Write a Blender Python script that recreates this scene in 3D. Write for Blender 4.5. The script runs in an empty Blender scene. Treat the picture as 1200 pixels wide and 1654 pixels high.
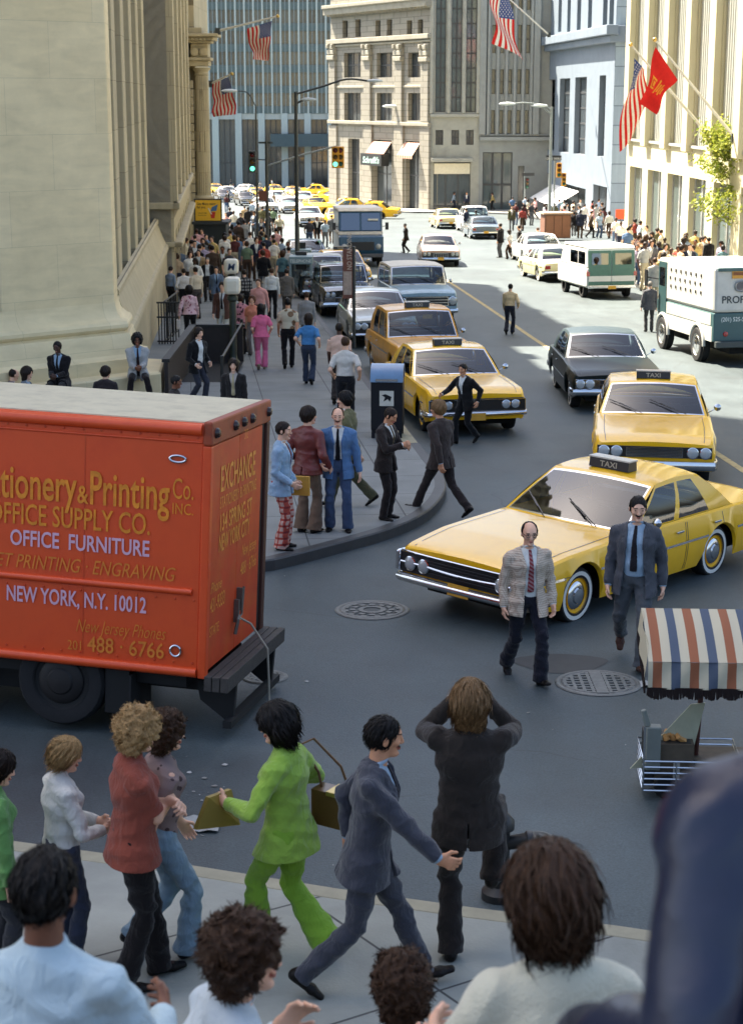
import bpy, bmesh, math, random, time
import numpy as np
from mathutils import Vector, Matrix
T0 = time.time()
random.seed(7)
RAD = math.radians
scene = bpy.context.scene
COL = scene.collection

# ------------------------------------------------------------------ camera
FPX, CX, CY, YH = 2800.0, 600.0, 827.0, 155.0
PITCH = math.atan((CY - YH) / FPX)
CAMZ, SLOPE = 5.25, 0.033
cam = bpy.data.cameras.new("camera")
cam.sensor_fit = 'VERTICAL'
cam.sensor_height = 36.0
cam.lens = FPX / 1654.0 * 36.0
cam.clip_start = 0.1
cam.clip_end = 3000
cam_ob = bpy.data.objects.new("camera", cam)
COL.objects.link(cam_ob)
cam_ob.location = (0, 0, CAMZ)
cam_ob.rotation_euler = (math.pi / 2 - PITCH, 0, 0)
scene.camera = cam_ob
cam.dof.use_dof = True
cam.dof.focus_distance = 21.0
cam.dof.aperture_fstop = 5.0

# ------------------------------------------------------------------ light
SUN_EL, SUN_AZ = 57.0, -48.0          # azimuth of the sun seen from above: degrees from +Y, negative = to the left
sx, sy, sz = (math.sin(RAD(SUN_AZ)) * math.cos(RAD(SUN_EL)), math.cos(RAD(SUN_AZ)) * math.cos(RAD(SUN_EL)), math.sin(RAD(SUN_EL)))
world = bpy.data.worlds.new("World")
scene.world = world
world.use_nodes = True
wn = world.node_tree
sky = wn.nodes.new("ShaderNodeTexSky")
sky.sky_type = 'NISHITA'
sky.sun_disc = False
sky.sun_elevation = RAD(SUN_EL)
sky.sun_rotation = RAD(SUN_AZ)
sky.air_density = 1.0
sky.dust_density = 3.5
sky.ozone_density = 0.4
bg = wn.nodes["Background"]
bg.inputs[1].default_value = 0.07
wn.links.new(sky.outputs[0], bg.inputs[0])
sun = bpy.data.lights.new("sun", 'SUN')
sun.energy = 5.0
sun.angle = RAD(0.55)
sun.color = (1.0, 0.90, 0.74)
sun_ob = bpy.data.objects.new("sun", sun)
COL.objects.link(sun_ob)
sun_ob.rotation_euler = Vector((sx, sy, sz)).to_track_quat('Z', 'Y').to_euler()
scene.view_settings.view_transform = 'Standard'
scene.view_settings.look = 'None'
scene.view_settings.exposure = 2.4
scene.view_settings.gamma = 1.0
try:
    scene.cycles.max_bounces = 6
    scene.cycles.diffuse_bounces = 3
    scene.cycles.transparent_max_bounces = 12
    scene.cycles.caustics_reflective = False
    scene.cycles.caustics_refractive = False
    scene.cycles.use_denoising = True
except Exception:
    pass

# ------------------------------------------------------------------ pixel -> place helpers (ground is a real sloping sheet)
_c, _s = math.cos(PITCH), math.sin(PITCH)
def ray(px, py):
    d = ((px - CX) / FPX, 1.0, -(py - CY) / FPX)
    return Vector((d[0], _c * d[1] + _s * d[2], -_s * d[1] + _c * d[2]))
def gp(px, py, up=0.0):
    """ground point seen at a pixel of the photograph (up = kerb height)"""
    w = ray(px, py)
    t = (up - CAMZ) / (w.z + SLOPE * w.y)
    return Vector((w.x * t, w.y * t, CAMZ + w.z * t))
def atd(px, py, dist):
    """point seen at a pixel at world distance y = dist"""
    w = ray(px, py)
    t = dist / w.y
    return Vector((w.x * t, dist, CAMZ + w.z * t))
def proj(P):
    x, y, z = P[0], P[1], P[2] - CAMZ
    yc = _c * y - _s * z
    zc = _s * y + _c * z
    return CX + FPX * x / yc, CY - FPX * zc / yc
def gz(y, up=0.0):
    return -SLOPE * y + up

# ------------------------------------------------------------------ scene helpers
def link(o):
    COL.objects.link(o)
    return o
def tag(o, label=None, cat=None, group=None, kind=None):
    if label: o["label"] = label
    if cat: o["category"] = cat
    if group: o["group"] = group
    if kind: o["kind"] = kind
    return o
def empty(name, loc, rz=0.0, label=None, cat=None, group=None, kind=None):
    o = link(bpy.data.objects.new(name, None))
    o.empty_display_size = 0.2
    o.location = loc
    o.rotation_euler = (0, 0, rz)
    return tag(o, label, cat, group, kind)

class MB:
    """collects shapes, then links them as ONE mesh object"""
    def __init__(s):
        s.v = []; s.f = []; s.mi = []; s.cur = 0
    def add(s, vs, fs, mi=None):
        b = len(s.v)
        s.v.extend([tuple(x) for x in vs])
        s.f.extend([tuple(i + b for i in f) for f in fs])
        s.mi.extend([s.cur if mi is None else mi] * len(fs))
        return s
    def box(s, x0, x1, y0, y1, z0, z1, mi=None, M=None):
        vs = [(x, y, z) for z in (z0, z1) for y in (y0, y1) for x in (x0, x1)]
        if M is not None: vs = [M @ Vector(v) for v in vs]
        return s.add(vs, [(0, 2, 3, 1), (4, 5, 7, 6), (0, 1, 5, 4), (1, 3, 7, 5), (3, 2, 6, 7), (2, 0, 4, 6)], mi)
    def tube(s, pts, r, n=8, mi=None, cap=True):
        pts = [Vector(p) for p in pts]
        rs = r if isinstance(r, (list, tuple)) else [r] * len(pts)
        vs = []; fs = []
        t = (pts[1] - pts[0]).normalized()
        u = t.cross(Vector((0, 0, 1)))
        if u.length < 1e-3: u = t.cross(Vector((1, 0, 0)))
        u.normalize()
        for i, p in enumerate(pts):
            t = (pts[min(i + 1, len(pts) - 1)] - pts[max(i - 1, 0)]).normalized()
            u = (u - t * u.dot(t)).normalized()
            w = t.cross(u)
            for k in range(n):
                a = 2 * math.pi * k / n
                vs.append(p + (u * math.cos(a) + w * math.sin(a)) * rs[i])
        for i in range(len(pts) - 1):
            for k in range(n):
                k2 = (k + 1) % n
                fs.append((i * n + k, i * n + k2, (i + 1) * n + k2, (i + 1) * n + k))
        if cap:
            fs.append(tuple(range(n - 1, -1, -1)))
            fs.append(tuple((len(pts) - 1) * n + k for k in range(n)))
        return s.add(vs, fs, mi)
    def lathe(s, prof, n=16, M=None, mi=None):
        """prof: (r, z) list about z"""
        vs = []; fs = []
        for r, z in prof:
            for k in range(n):
                a = 2 * math.pi * k / n
                v = Vector((r * math.cos(a), r * math.sin(a), z))
                vs.append(M @ v if M is not None else v)
        for i in range(len(prof) - 1):
            for k in range(n):
                k2 = (k + 1) % n
                fs.append((i * n + k, i * n + k2, (i + 1) * n + k2, (i + 1) * n + k))
        return s.add(vs, fs, mi)
    def grid(s, rows, mi=None, flip=False, closed=False):
        n = len(rows[0]); vs = [p for r in rows for p in r]; fs = []
        for i in range(len(rows) - 1):
            for k in range(n if closed else n - 1):
                k2 = (k + 1) % n
                q = (i * n + k, i * n + k2, (i + 1) * n + k2, (i + 1) * n + k)
                fs.append(q[::-1] if flip else q)
        return s.add(vs, fs, mi)
    def quad(s, a, b, c, d, mi=None):
        return s.add([a, b, c, d], [(0, 1, 2, 3)], mi)
    def prism(s, poly, z0, z1, mi=None, M=None):
        n = len(poly)
        vs = [(x, y, z0) for x, y in poly] + [(x, y, z1) for x, y in poly]
        if M is not None: vs = [M @ Vector(v) for v in vs]
        fs = [(k, (k + 1) % n, n + (k + 1) % n, n + k) for k in range(n)]
        fs += [tuple(range(n - 1, -1, -1)), tuple(range(n, 2 * n))]
        return s.add(vs, fs, mi)
    def build(s, name, mats, parent=None, smooth=None, bevel=0, loc=None, rot=None):
        me = bpy.data.meshes.new(name)
        me.from_pydata(s.v, [], s.f)
        if not isinstance(mats, (list, tuple)): mats = [mats]
        for m in mats: me.materials.append(m)
        if len(mats) > 1: me.polygons.foreach_set("material_index", s.mi)
        if smooth is not None:
            me.shade_smooth()
            if smooth < 180: me.set_sharp_from_angle(angle=RAD(smooth))
        me.update()
        o = link(bpy.data.objects.new(name, me))
        if parent is not None: o.parent = parent
        if loc is not None: o.location = loc
        if rot is not None: o.rotation_euler = rot
        if bevel:
            b = o.modifiers.new("bevel", 'BEVEL'); b.width = bevel; b.segments = 2; b.limit_method = 'ANGLE'; b.angle_limit = RAD(40)
        return o

def copy_tree(o, parent=None):
    c = o.copy(); link(c); c.parent = parent
    for ch in o.children: copy_tree(ch, c)
    return c

# ------------------------------------------------------------------ materials
_mats = {}
def srgb(h):
    """sRGB 0-255 triple -> linear"""
    return tuple(((c / 255) / 12.92 if c / 255 <= 0.04045 else ((c / 255 + 0.055) / 1.055) ** 2.4) for c in h)
def mat(name, col, rough=0.6, metal=0.0, var=0.12, scale=6.0, bump=0.0, bscale=None, spec=0.5, coat=0.0, grime=None, sheen=0.0):
    """procedural Principled material: base colour broken up by two noise scales, optional bump and grime patches"""
    if name in _mats: return _mats[name]
    m = bpy.data.materials.new(name); m.use_nodes = True
    nt = m.node_tree; b = nt.nodes["Principled BSDF"]; L = nt.links.new
    tc = nt.nodes.new("ShaderNodeTexCoord")
    n1 = nt.nodes.new("ShaderNodeTexNoise"); n1.inputs["Scale"].default_value = scale; n1.inputs["Detail"].default_value = 6; n1.inputs["Roughness"].default_value = 0.65
    L(tc.outputs["Object"], n1.inputs["Vector"])
    mr = nt.nodes.new("ShaderNodeMapRange"); mr.inputs["From Min"].default_value = 0.25; mr.inputs["From Max"].default_value = 0.75
    mr.inputs["To Min"].default_value = 1 - var; mr.inputs["To Max"].default_value = 1 + var
    L(n1.outputs["Fac"], mr.inputs["Value"])
    mx = nt.nodes.new("ShaderNodeMix"); mx.data_type = 'RGBA'; mx.blend_type = 'MULTIPLY'; mx.inputs["Factor"].default_value = 1
    mx.inputs["A"].default_value = (*col, 1)
    L(mr.outputs["Result"], mx.inputs["B"])
    out = mx.outputs["Result"]
    if grime:
        gcol, gscale, gamt = grime
        n3 = nt.nodes.new("ShaderNodeTexNoise"); n3.inputs["Scale"].default_value = gscale; n3.inputs["Detail"].default_value = 8; n3.inputs["Roughness"].default_value = 0.7
        L(tc.outputs["Object"], n3.inputs["Vector"])
        r3 = nt.nodes.new("ShaderNodeMapRange"); r3.inputs["From Min"].default_value = 0.48; r3.inputs["From Max"].default_value = 0.72; r3.inputs["To Max"].default_value = gamt
        L(n3.outputs["Fac"], r3.inputs["Value"])
        m3 = nt.nodes.new("ShaderNodeMix"); m3.data_type = 'RGBA'; m3.inputs["B"].default_value = (*gcol, 1)
        L(r3.outputs["Result"], m3.inputs["Factor"]); L(out, m3.inputs["A"])
        out = m3.outputs["Result"]
    L(out, b.inputs["Base Color"])
    b.inputs["Roughness"].default_value = rough
    b.inputs["Metallic"].default_value = metal
    b.inputs["Specular IOR Level"].default_value = spec
    b.inputs["Coat Weight"].default_value = coat
    b.inputs["Coat Roughness"].default_value = 0.06
    if sheen:
        b.inputs["Sheen Weight"].default_value = sheen; b.inputs["Sheen Roughness"].default_value = 0.5
    if bump:
        n2 = nt.nodes.new("ShaderNodeTexNoise"); n2.inputs["Scale"].default_value = bscale or scale * 5; n2.inputs["Detail"].default_value = 4
        L(tc.outputs["Object"], n2.inputs["Vector"])
        bp = nt.nodes.new("ShaderNodeBump"); bp.inputs["Strength"].default_value = bump; bp.inputs["Distance"].default_value = 0.02
        L(n2.outputs["Fac"], bp.inputs["Height"]); L(bp.outputs["Normal"], b.inputs["Normal"])
    m["out"] = 1
    _mats[name] = m
    return m
def mat_nodes(name):
    m = bpy.data.materials.new(name); m.use_nodes = True
    _mats[name] = m
    return m, m.node_tree, m.node_tree.nodes["Principled BSDF"], m.node_tree.links.new
def stripes_mat(name, cols, axis, period, rough=0.85, coord="Object", rot=(0, 0, 0)):
    """hard colour bands repeating along one axis: cols = [(fraction, colour)...]"""
    if name in _mats: return _mats[name]
    m, nt, b, L = mat_nodes(name)
    tc = nt.nodes.new("ShaderNodeTexCoord"); mp = nt.nodes.new("ShaderNodeMapping"); mp.inputs["Rotation"].default_value = rot
    L(tc.outputs[coord], mp.inputs["Vector"])
    sp = nt.nodes.new("ShaderNodeSeparateXYZ"); L(mp.outputs["Vector"], sp.inputs[0])
    d = nt.nodes.new("ShaderNodeMath"); d.operation = 'DIVIDE'; d.inputs[1].default_value = period; L(sp.outputs[axis], d.inputs[0])
    fr = nt.nodes.new("ShaderNodeMath"); fr.operation = 'FRACT'; L(d.outputs[0], fr.inputs[0])
    cr = nt.nodes.new("ShaderNodeValToRGB"); cr.color_ramp.interpolation = 'CONSTANT'
    els = cr.color_ramp.elements
    els[0].position = 0; els[0].color = (*cols[0][1], 1)
    acc = cols[0][0]; els[1].position = acc; els[1].color = (*cols[1][1], 1)
    for fct, c in cols[2:]:
        acc += cols[[k for k, q in enumerate(cols) if q[1] is c][0] - 1][0]
        e = els.new(acc); e.color = (*c, 1)
    L(fr.outputs[0], cr.inputs["Fac"]); L(cr.outputs["Color"], b.inputs["Base Color"])
    b.inputs["Roughness"].default_value = rough
    return m
def check_mat(name, base, line, line2, period, w=0.28, rough=0.9):
    """woven check: two sets of bands crossing, over object coordinates"""
    if name in _mats: return _mats[name]
    m, nt, b, L = mat_nodes(name)
    tc = nt.nodes.new("ShaderNodeTexCoord"); sp = nt.nodes.new("ShaderNodeSeparateXYZ"); L(tc.outputs["Object"], sp.inputs[0])
    s = nt.nodes.new("ShaderNodeMath"); L(sp.outputs["X"], s.inputs[0]); L(sp.outputs["Y"], s.inputs[1])
    last = None
    for src, off in ((s.outputs[0], 0.0), (sp.outputs["Z"], 0.3)):
        d = nt.nodes.new("ShaderNodeMath"); d.operation = 'DIVIDE'; d.inputs[1].default_value = period; L(src, d.inputs[0])
        fr = nt.nodes.new("ShaderNodeMath"); fr.operation = 'FRACT'; L(d.outputs[0], fr.inputs[0])
        lt = nt.nodes.new("ShaderNodeMath"); lt.operation = 'LESS_THAN'; lt.inputs[1].default_value = w; L(fr.outputs[0], lt.inputs[0])
        h = nt.nodes.new("ShaderNodeMath"); h.operation = 'MULTIPLY'; h.inputs[1].default_value = 0.5; L(lt.outputs[0], h.inputs[0])
        if last is None: last = h
        else:
            a = nt.nodes.new("ShaderNodeMath"); L(last.outputs[0], a.inputs[0]); L(h.outputs[0], a.inputs[1]); last = a
    cr = nt.nodes.new("ShaderNodeValToRGB"); cr.color_ramp.interpolation = 'CONSTANT'
    e = cr.color_ramp.elements
    e[0].color = (*base, 1); e[1].position = 0.4; e[1].color = (*line, 1)
    x = e.new(0.9); x.color = (*line2, 1)
    L(last.outputs[0], cr.inputs["Fac"]); L(cr.outputs["Color"], b.inputs["Base Color"]); b.inputs["Roughness"].default_value = rough
    return m
def spots_mat(name, base, spot, scale, thr=0.35, rough=0.9, spot2=None):
    if name in _mats: return _mats[name]
    m, nt, b, L = mat_nodes(name)
    tc = nt.nodes.new("ShaderNodeTexCoord"); v = nt.nodes.new("ShaderNodeTexVoronoi"); v.inputs["Scale"].default_value = scale
    L(tc.outputs["Object"], v.inputs["Vector"])
    cr = nt.nodes.new("ShaderNodeValToRGB"); cr.color_ramp.interpolation = 'CONSTANT'; e = cr.color_ramp.elements
    e[0].color = (*spot, 1); e[1].position = thr; e[1].color = (*base, 1)
    if spot2: x = e.new(thr * .5); x.color = (*spot2, 1)
    L(v.outputs["Distance"], cr.inputs["Fac"]); L(cr.outputs["Color"], b.inputs["Base Color"]); b.inputs["Roughness"].default_value = rough
    return m
def cloth(rgb, name=None, sheen=0.15, rough=0.9):
    """plain woven cloth of an sRGB colour"""
    nm = name or "cloth_%d_%d_%d" % tuple(int(c) for c in rgb)
    if nm in _mats: return _mats[nm]
    l = srgb(rgb); q = .55 if max(l) < .05 else .8 if max(l) < .12 else 1.0
    m = mat(nm, tuple(c * q for c in l), rough=rough, var=0.12, scale=7, spec=0.2, sheen=sheen)
    nt = m.node_tree; b = nt.nodes["Principled BSDF"]; L = nt.links.new; tc = nt.nodes.new("ShaderNodeTexCoord")
    mp = nt.nodes.new("ShaderNodeMapping"); mp.inputs["Scale"].default_value = (1, 1, .55); mp.inputs["Rotation"].default_value = (.5, .4, 0); L(tc.outputs["Object"], mp.inputs["Vector"])
    n = nt.nodes.new("ShaderNodeTexNoise"); n.inputs["Scale"].default_value = 11; n.inputs["Detail"].default_value = 3; n.inputs["Distortion"].default_value = 1.6; L(mp.outputs[0], n.inputs["Vector"])
    f = nt.nodes.new("ShaderNodeTexNoise"); f.inputs["Scale"].default_value = 420; L(tc.outputs["Object"], f.inputs["Vector"])
    b1 = nt.nodes.new("ShaderNodeBump"); b1.inputs["Strength"].default_value = .55; b1.inputs["Distance"].default_value = .035; L(n.outputs["Fac"], b1.inputs["Height"])
    b2 = nt.nodes.new("ShaderNodeBump"); b2.inputs["Strength"].default_value = .25; b2.inputs["Distance"].default_value = .01; L(f.outputs["Fac"], b2.inputs["Height"]); L(b1.outputs[0], b2.inputs["Normal"]); L(b2.outputs[0], b.inputs["Normal"])
    return m
def glass(name, tint, mixf=0.35, rough=0.03):
    """window glass: see-through body with a mirror-like coat by Fresnel"""
    if name in _mats: return _mats[name]
    m, nt, b, L = mat_nodes(name)
    nt.nodes.remove(b)
    out = nt.nodes["Material Output"]
    tr = nt.nodes.new("ShaderNodeBsdfTransparent"); tr.inputs[0].default_value = (*tint, 1)
    gl = nt.nodes.new("ShaderNodeBsdfGlossy"); gl.inputs["Roughness"].default_value = rough; gl.inputs["Color"].default_value = (.95, .97, 1, 1)
    lw = nt.nodes.new("ShaderNodeFresnel"); lw.inputs["IOR"].default_value = 1.5
    ad = nt.nodes.new("ShaderNodeMath"); ad.operation = 'ADD'; ad.use_clamp = True; ad.inputs[1].default_value = mixf; L(lw.outputs[0], ad.inputs[0])
    mx = nt.nodes.new("ShaderNodeMixShader"); L(ad.outputs[0], mx.inputs[0]); L(tr.outputs[0], mx.inputs[1]); L(gl.outputs[0], mx.inputs[2])
    L(mx.outputs[0], out.inputs["Surface"])
    return m
def text_mesh(txt, size, font_scale_x=1.0, shear=0.0, align='LEFT', extrude=0.0, spacing=1.0, bold=0.0):
    cu = bpy.data.curves.new("lettering", 'FONT'); cu.body = txt; cu.size = size; cu.shear = shear
    cu.align_x = align; cu.extrude = extrude; cu.space_character = spacing; cu.offset = bold; cu.resolution_u = 3
    ob = bpy.data.objects.new("lettering", cu); COL.objects.link(ob)
    dg = bpy.context.evaluated_depsgraph_get()
    me = bpy.data.meshes.new_from_object(ob.evaluated_get(dg))
    bpy.data.objects.remove(ob); bpy.data.curves.remove(cu)
    vs = [(v.co.x * font_scale_x, v.co.y, v.co.z) for v in me.vertices]
    fs = [tuple(p.vertices) for p in me.polygons]
    bpy.data.meshes.remove(me)
    return vs, fs
def letters(parent, rows, m, M, name="lettering"):
    """rows of writing joined into one mesh: (text, x, y, size, xscale, shear, align, bold) laid in the x-y plane of M"""
    mb = MB()
    for r in rows:
        txt, x, y, size = r[:4]; sxx = r[4] if len(r) > 4 else 1; sh = r[5] if len(r) > 5 else 0; al = r[6] if len(r) > 6 else 'LEFT'; bo = r[7] if len(r) > 7 else 0; mi = r[8] if len(r) > 8 else 0
        vs, fs = text_mesh(txt, size, 1 if sxx < 0 else sxx, sh, al, bold=bo)
        if sxx < 0:                                    # negative: fit to that width
            w = max(v[0] for v in vs) - min(v[0] for v in vs); vs = [(v[0] * -sxx / w, v[1], 0) for v in vs]
        mb.add([M @ Vector((v[0] + x, v[1] + y, 0)) for v in vs], fs, mi)
    return mb.build(name, m, parent)
# ================================================================== ground, pavements, buildings
def brick_stone(name, col, col2, mortar, bw, bh, scale=1.0, rough=.8, mort=.006, axes="YZ", var=.12, bump=.25, rotz=0.0, streak=True):
    """coursed stone in object space: u along the wall, v up; faint veining and rain streaks"""
    if name in _mats: return _mats[name]
    m, nt, b, L = mat_nodes(name)
    tc = nt.nodes.new("ShaderNodeTexCoord"); mp = nt.nodes.new("ShaderNodeMapping"); mp.inputs["Rotation"].default_value = (0, 0, rotz); L(tc.outputs["Object"], mp.inputs["Vector"])
    sp = nt.nodes.new("ShaderNodeSeparateXYZ"); L(mp.outputs[0], sp.inputs[0]); cb = nt.nodes.new("ShaderNodeCombineXYZ")
    L(sp.outputs[axes[0]], cb.inputs[0]); L(sp.outputs[axes[1]], cb.inputs[1])
    br = nt.nodes.new("ShaderNodeTexBrick"); br.inputs["Scale"].default_value = 1; br.offset = 0.0 if not streak and axes == "XY" else 0.5; br.inputs["Brick Width"].default_value = bw; br.inputs["Row Height"].default_value = bh; br.inputs["Mortar Size"].default_value = mort; br.inputs["Mortar Smooth"].default_value = .3
    br.inputs["Color1"].default_value = (*col, 1); br.inputs["Color2"].default_value = (*col2, 1); br.inputs["Mortar"].default_value = (*mortar, 1); L(cb.outputs[0], br.inputs["Vector"])
    n = nt.nodes.new("ShaderNodeTexNoise"); n.inputs["Scale"].default_value = .9; n.inputs["Detail"].default_value = 9; n.inputs["Roughness"].default_value = .7; L(mp.outputs[0], n.inputs["Vector"])
    mp2 = nt.nodes.new("ShaderNodeMapping"); mp2.inputs["Scale"].default_value = (3.2, 3.2, .22) if streak else (1, 1, 4); L(mp.outputs[0], mp2.inputs["Vector"])
    n2 = nt.nodes.new("ShaderNodeTexNoise"); n2.inputs["Scale"].default_value = 1.2; n2.inputs["Detail"].default_value = 5; n2.inputs["Distortion"].default_value = .6; L(mp2.outputs[0], n2.inputs["Vector"])
    ad = nt.nodes.new("ShaderNodeMath"); L(n.outputs["Fac"], ad.inputs[0]); L(n2.outputs["Fac"], ad.inputs[1])
    mr = nt.nodes.new("ShaderNodeMapRange"); mr.inputs["From Min"].default_value = .7; mr.inputs["From Max"].default_value = 1.3; mr.inputs["To Min"].default_value = 1 - var; mr.inputs["To Max"].default_value = 1 + var; L(ad.outputs[0], mr.inputs["Value"])
    mx = nt.nodes.new("ShaderNodeMix"); mx.data_type = 'RGBA'; mx.blend_type = 'MULTIPLY'; mx.inputs["Factor"].default_value = 1; L(br.outputs["Color"], mx.inputs["A"]); L(mr.outputs[0], mx.inputs["B"])
    L(mx.outputs["Result"], b.inputs["Base Color"]); b.inputs["Roughness"].default_value = rough
    bp = nt.nodes.new("ShaderNodeBump"); bp.inputs["Strength"].default_value = bump; bp.inputs["Distance"].default_value = .01
    nf = nt.nodes.new("ShaderNodeTexNoise"); nf.inputs["Scale"].default_value = 40; nf.inputs["Detail"].default_value = 3; L(mp.outputs[0], nf.inputs["Vector"])
    sb = nt.nodes.new("ShaderNodeMath"); sb.operation = 'SUBTRACT'; L(nf.outputs["Fac"], sb.inputs[0]); L(br.outputs["Fac"], sb.inputs[1]); L(sb.outputs[0], bp.inputs["Height"]); L(bp.outputs[0], b.inputs["Normal"])
    return m
def asphalt():
    m, nt, b, L = mat_nodes("asphalt")
    tc = nt.nodes.new("ShaderNodeTexCoord")
    def noise(sc, det, ro=.6, stretch=None):
        n = nt.nodes.new("ShaderNodeTexNoise"); n.inputs["Scale"].default_value = sc; n.inputs["Detail"].default_value = det; n.inputs["Roughness"].default_value = ro
        if stretch:
            mp = nt.nodes.new("ShaderNodeMapping"); mp.inputs["Scale"].default_value = stretch; L(tc.outputs["Object"], mp.inputs["Vector"]); L(mp.outputs[0], n.inputs["Vector"])
        else: L(tc.outputs["Object"], n.inputs["Vector"])
        return n
    big, mid, fine = noise(.22, 6, .65), noise(2.0, 6, .7, (1, .35, 1)), noise(55, 2)
    cr = nt.nodes.new("ShaderNodeValToRGB"); e = cr.color_ramp.elements; e[0].position = .36; e[0].color = (.040, .056, .061, 1); e[1].position = .72; e[1].color = (.072, .094, .100, 1); L(big.outputs["Fac"], cr.inputs["Fac"])
    mr = nt.nodes.new("ShaderNodeMapRange"); mr.inputs["From Min"].default_value = .3; mr.inputs["From Max"].default_value = .7; mr.inputs["To Min"].default_value = .80; mr.inputs["To Max"].default_value = 1.18; L(mid.outputs["Fac"], mr.inputs["Value"])
    mx = nt.nodes.new("ShaderNodeMix"); mx.data_type = 'RGBA'; mx.blend_type = 'MULTIPLY'; mx.inputs["Factor"].default_value = 1; L(cr.outputs["Color"], mx.inputs["A"]); L(mr.outputs[0], mx.inputs["B"])
    mr2 = nt.nodes.new("ShaderNodeMapRange"); mr2.inputs["From Min"].default_value = .3; mr2.inputs["From Max"].default_value = .7; mr2.inputs["To Min"].default_value = .75; mr2.inputs["To Max"].default_value = 1.25; L(fine.outputs["Fac"], mr2.inputs["Value"])
    mx2 = nt.nodes.new("ShaderNodeMix"); mx2.data_type = 'RGBA'; mx2.blend_type = 'MULTIPLY'; mx2.inputs["Factor"].default_value = 1; L(mx.outputs["Result"], mx2.inputs["A"]); L(mr2.outputs[0], mx2.inputs["B"])
    # tar seams
    vo = nt.nodes.new("ShaderNodeTexVoronoi"); vo.feature = 'DISTANCE_TO_EDGE'; vo.inputs["Scale"].default_value = .45
    dm = nt.nodes.new("ShaderNodeMix"); dm.data_type = 'VECTOR'; dm.inputs["Factor"].default_value = .22; L(tc.outputs["Object"], dm.inputs["A"]); L(noise(1.4, 4).outputs["Color"], dm.inputs["B"]); L(dm.outputs["Result"], vo.inputs["Vector"])
    lt = nt.nodes.new("ShaderNodeMath"); lt.operation = 'LESS_THAN'; lt.inputs[1].default_value = .0045; L(vo.outputs["Distance"], lt.inputs[0])
    ml = nt.nodes.new("ShaderNodeMath"); ml.operation = 'MULTIPLY'; ml.inputs[1].default_value = .5
    gate = nt.nodes.new("ShaderNodeMath"); gate.operation = 'GREATER_THAN'; gate.inputs[1].default_value = .56; L(noise(.35, 2).outputs["Fac"], gate.inputs[0]); gm = nt.nodes.new("ShaderNodeMath"); gm.operation = 'MULTIPLY'; L(lt.outputs[0], gm.inputs[0]); L(gate.outputs[0], gm.inputs[1])
    ov = nt.nodes.new("ShaderNodeTexVoronoi"); ov.inputs["Scale"].default_value = .55; L(dm.outputs["Result"], ov.inputs["Vector"]); om = nt.nodes.new("ShaderNodeMapRange"); om.inputs["From Min"].default_value = .05; om.inputs["From Max"].default_value = .24; om.inputs["To Min"].default_value = .8; om.inputs["To Max"].default_value = 0; L(ov.outputs["Distance"], om.inputs["Value"])
    wv = noise(.5, 5, .7, (1.1, .10, 1)); wr_ = nt.nodes.new("ShaderNodeMapRange"); wr_.inputs["From Min"].default_value = .52; wr_.inputs["From Max"].default_value = .75; wr_.inputs["To Max"].default_value = .7; L(wv.outputs["Fac"], wr_.inputs["Value"])
    mxx = nt.nodes.new("ShaderNodeMath"); mxx.operation = 'MAXIMUM'; L(gm.outputs[0], mxx.inputs[0]); mx_b = nt.nodes.new("ShaderNodeMath"); mx_b.operation = 'MAXIMUM'; L(om.outputs[0], mx_b.inputs[0]); L(wr_.outputs[0], mx_b.inputs[1]); L(mx_b.outputs[0], mxx.inputs[1]); L(mxx.outputs[0], ml.inputs[0])
    mx3 = nt.nodes.new("ShaderNodeMix"); mx3.data_type = 'RGBA'; mx3.inputs["B"].default_value = (.026, .030, .032, 1); L(ml.outputs[0], mx3.inputs["Factor"]); L(mx2.outputs["Result"], mx3.inputs["A"])
    L(mx3.outputs["Result"], b.inputs["Base Color"])
    rr = nt.nodes.new("ShaderNodeMapRange"); rr.inputs["To Min"].default_value = .50; rr.inputs["To Max"].default_value = .78; L(mid.outputs["Fac"], rr.inputs["Value"]); L(rr.outputs[0], b.inputs["Roughness"])
    bp = nt.nodes.new("ShaderNodeBump"); bp.inputs["Strength"].default_value = .35; bp.inputs["Distance"].default_value = .01; L(fine.outputs["Fac"], bp.inputs["Height"]); L(bp.outputs[0], b.inputs["Normal"])
    return m
ASPH = asphalt()
def sheet(mb, poly, up, skirt=0.0, mi=0):
    """flat sheet lying on the slope (poly counter-clockwise), optional kerb face below its rim"""
    vs = [(x, y, gz(y, up)) for x, y in poly]; n = len(vs)
    mb.add(vs, [tuple(range(n))], mi)
    if skirt:
        lo = [(x, y, gz(y, up - skirt)) for x, y in poly]
        mb.add(vs + lo, [(k, n + k, n + (k + 1) % n, (k + 1) % n) for k in range(n)], mi)
g = MB(); sheet(g, [(-260, -40), (260, -40), (260, 900), (-260, 900)], 0.0)
tag(g.build("road", ASPH), kind="structure")
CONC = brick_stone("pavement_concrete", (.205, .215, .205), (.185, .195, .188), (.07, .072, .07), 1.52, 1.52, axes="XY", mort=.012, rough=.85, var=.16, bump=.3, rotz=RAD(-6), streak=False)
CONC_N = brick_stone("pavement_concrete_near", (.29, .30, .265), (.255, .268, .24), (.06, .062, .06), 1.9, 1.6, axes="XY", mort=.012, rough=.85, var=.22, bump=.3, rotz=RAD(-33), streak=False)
KERB = mat("kerb_steel", (.05, .052, .052), rough=.6, var=.25, scale=3)
KERBY = mat("kerb_stone", (.30, .28, .20), rough=.8, var=.2, scale=4)
def w2(px, py): v = gp(px, py, .15); return (v.x, v.y)
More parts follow.
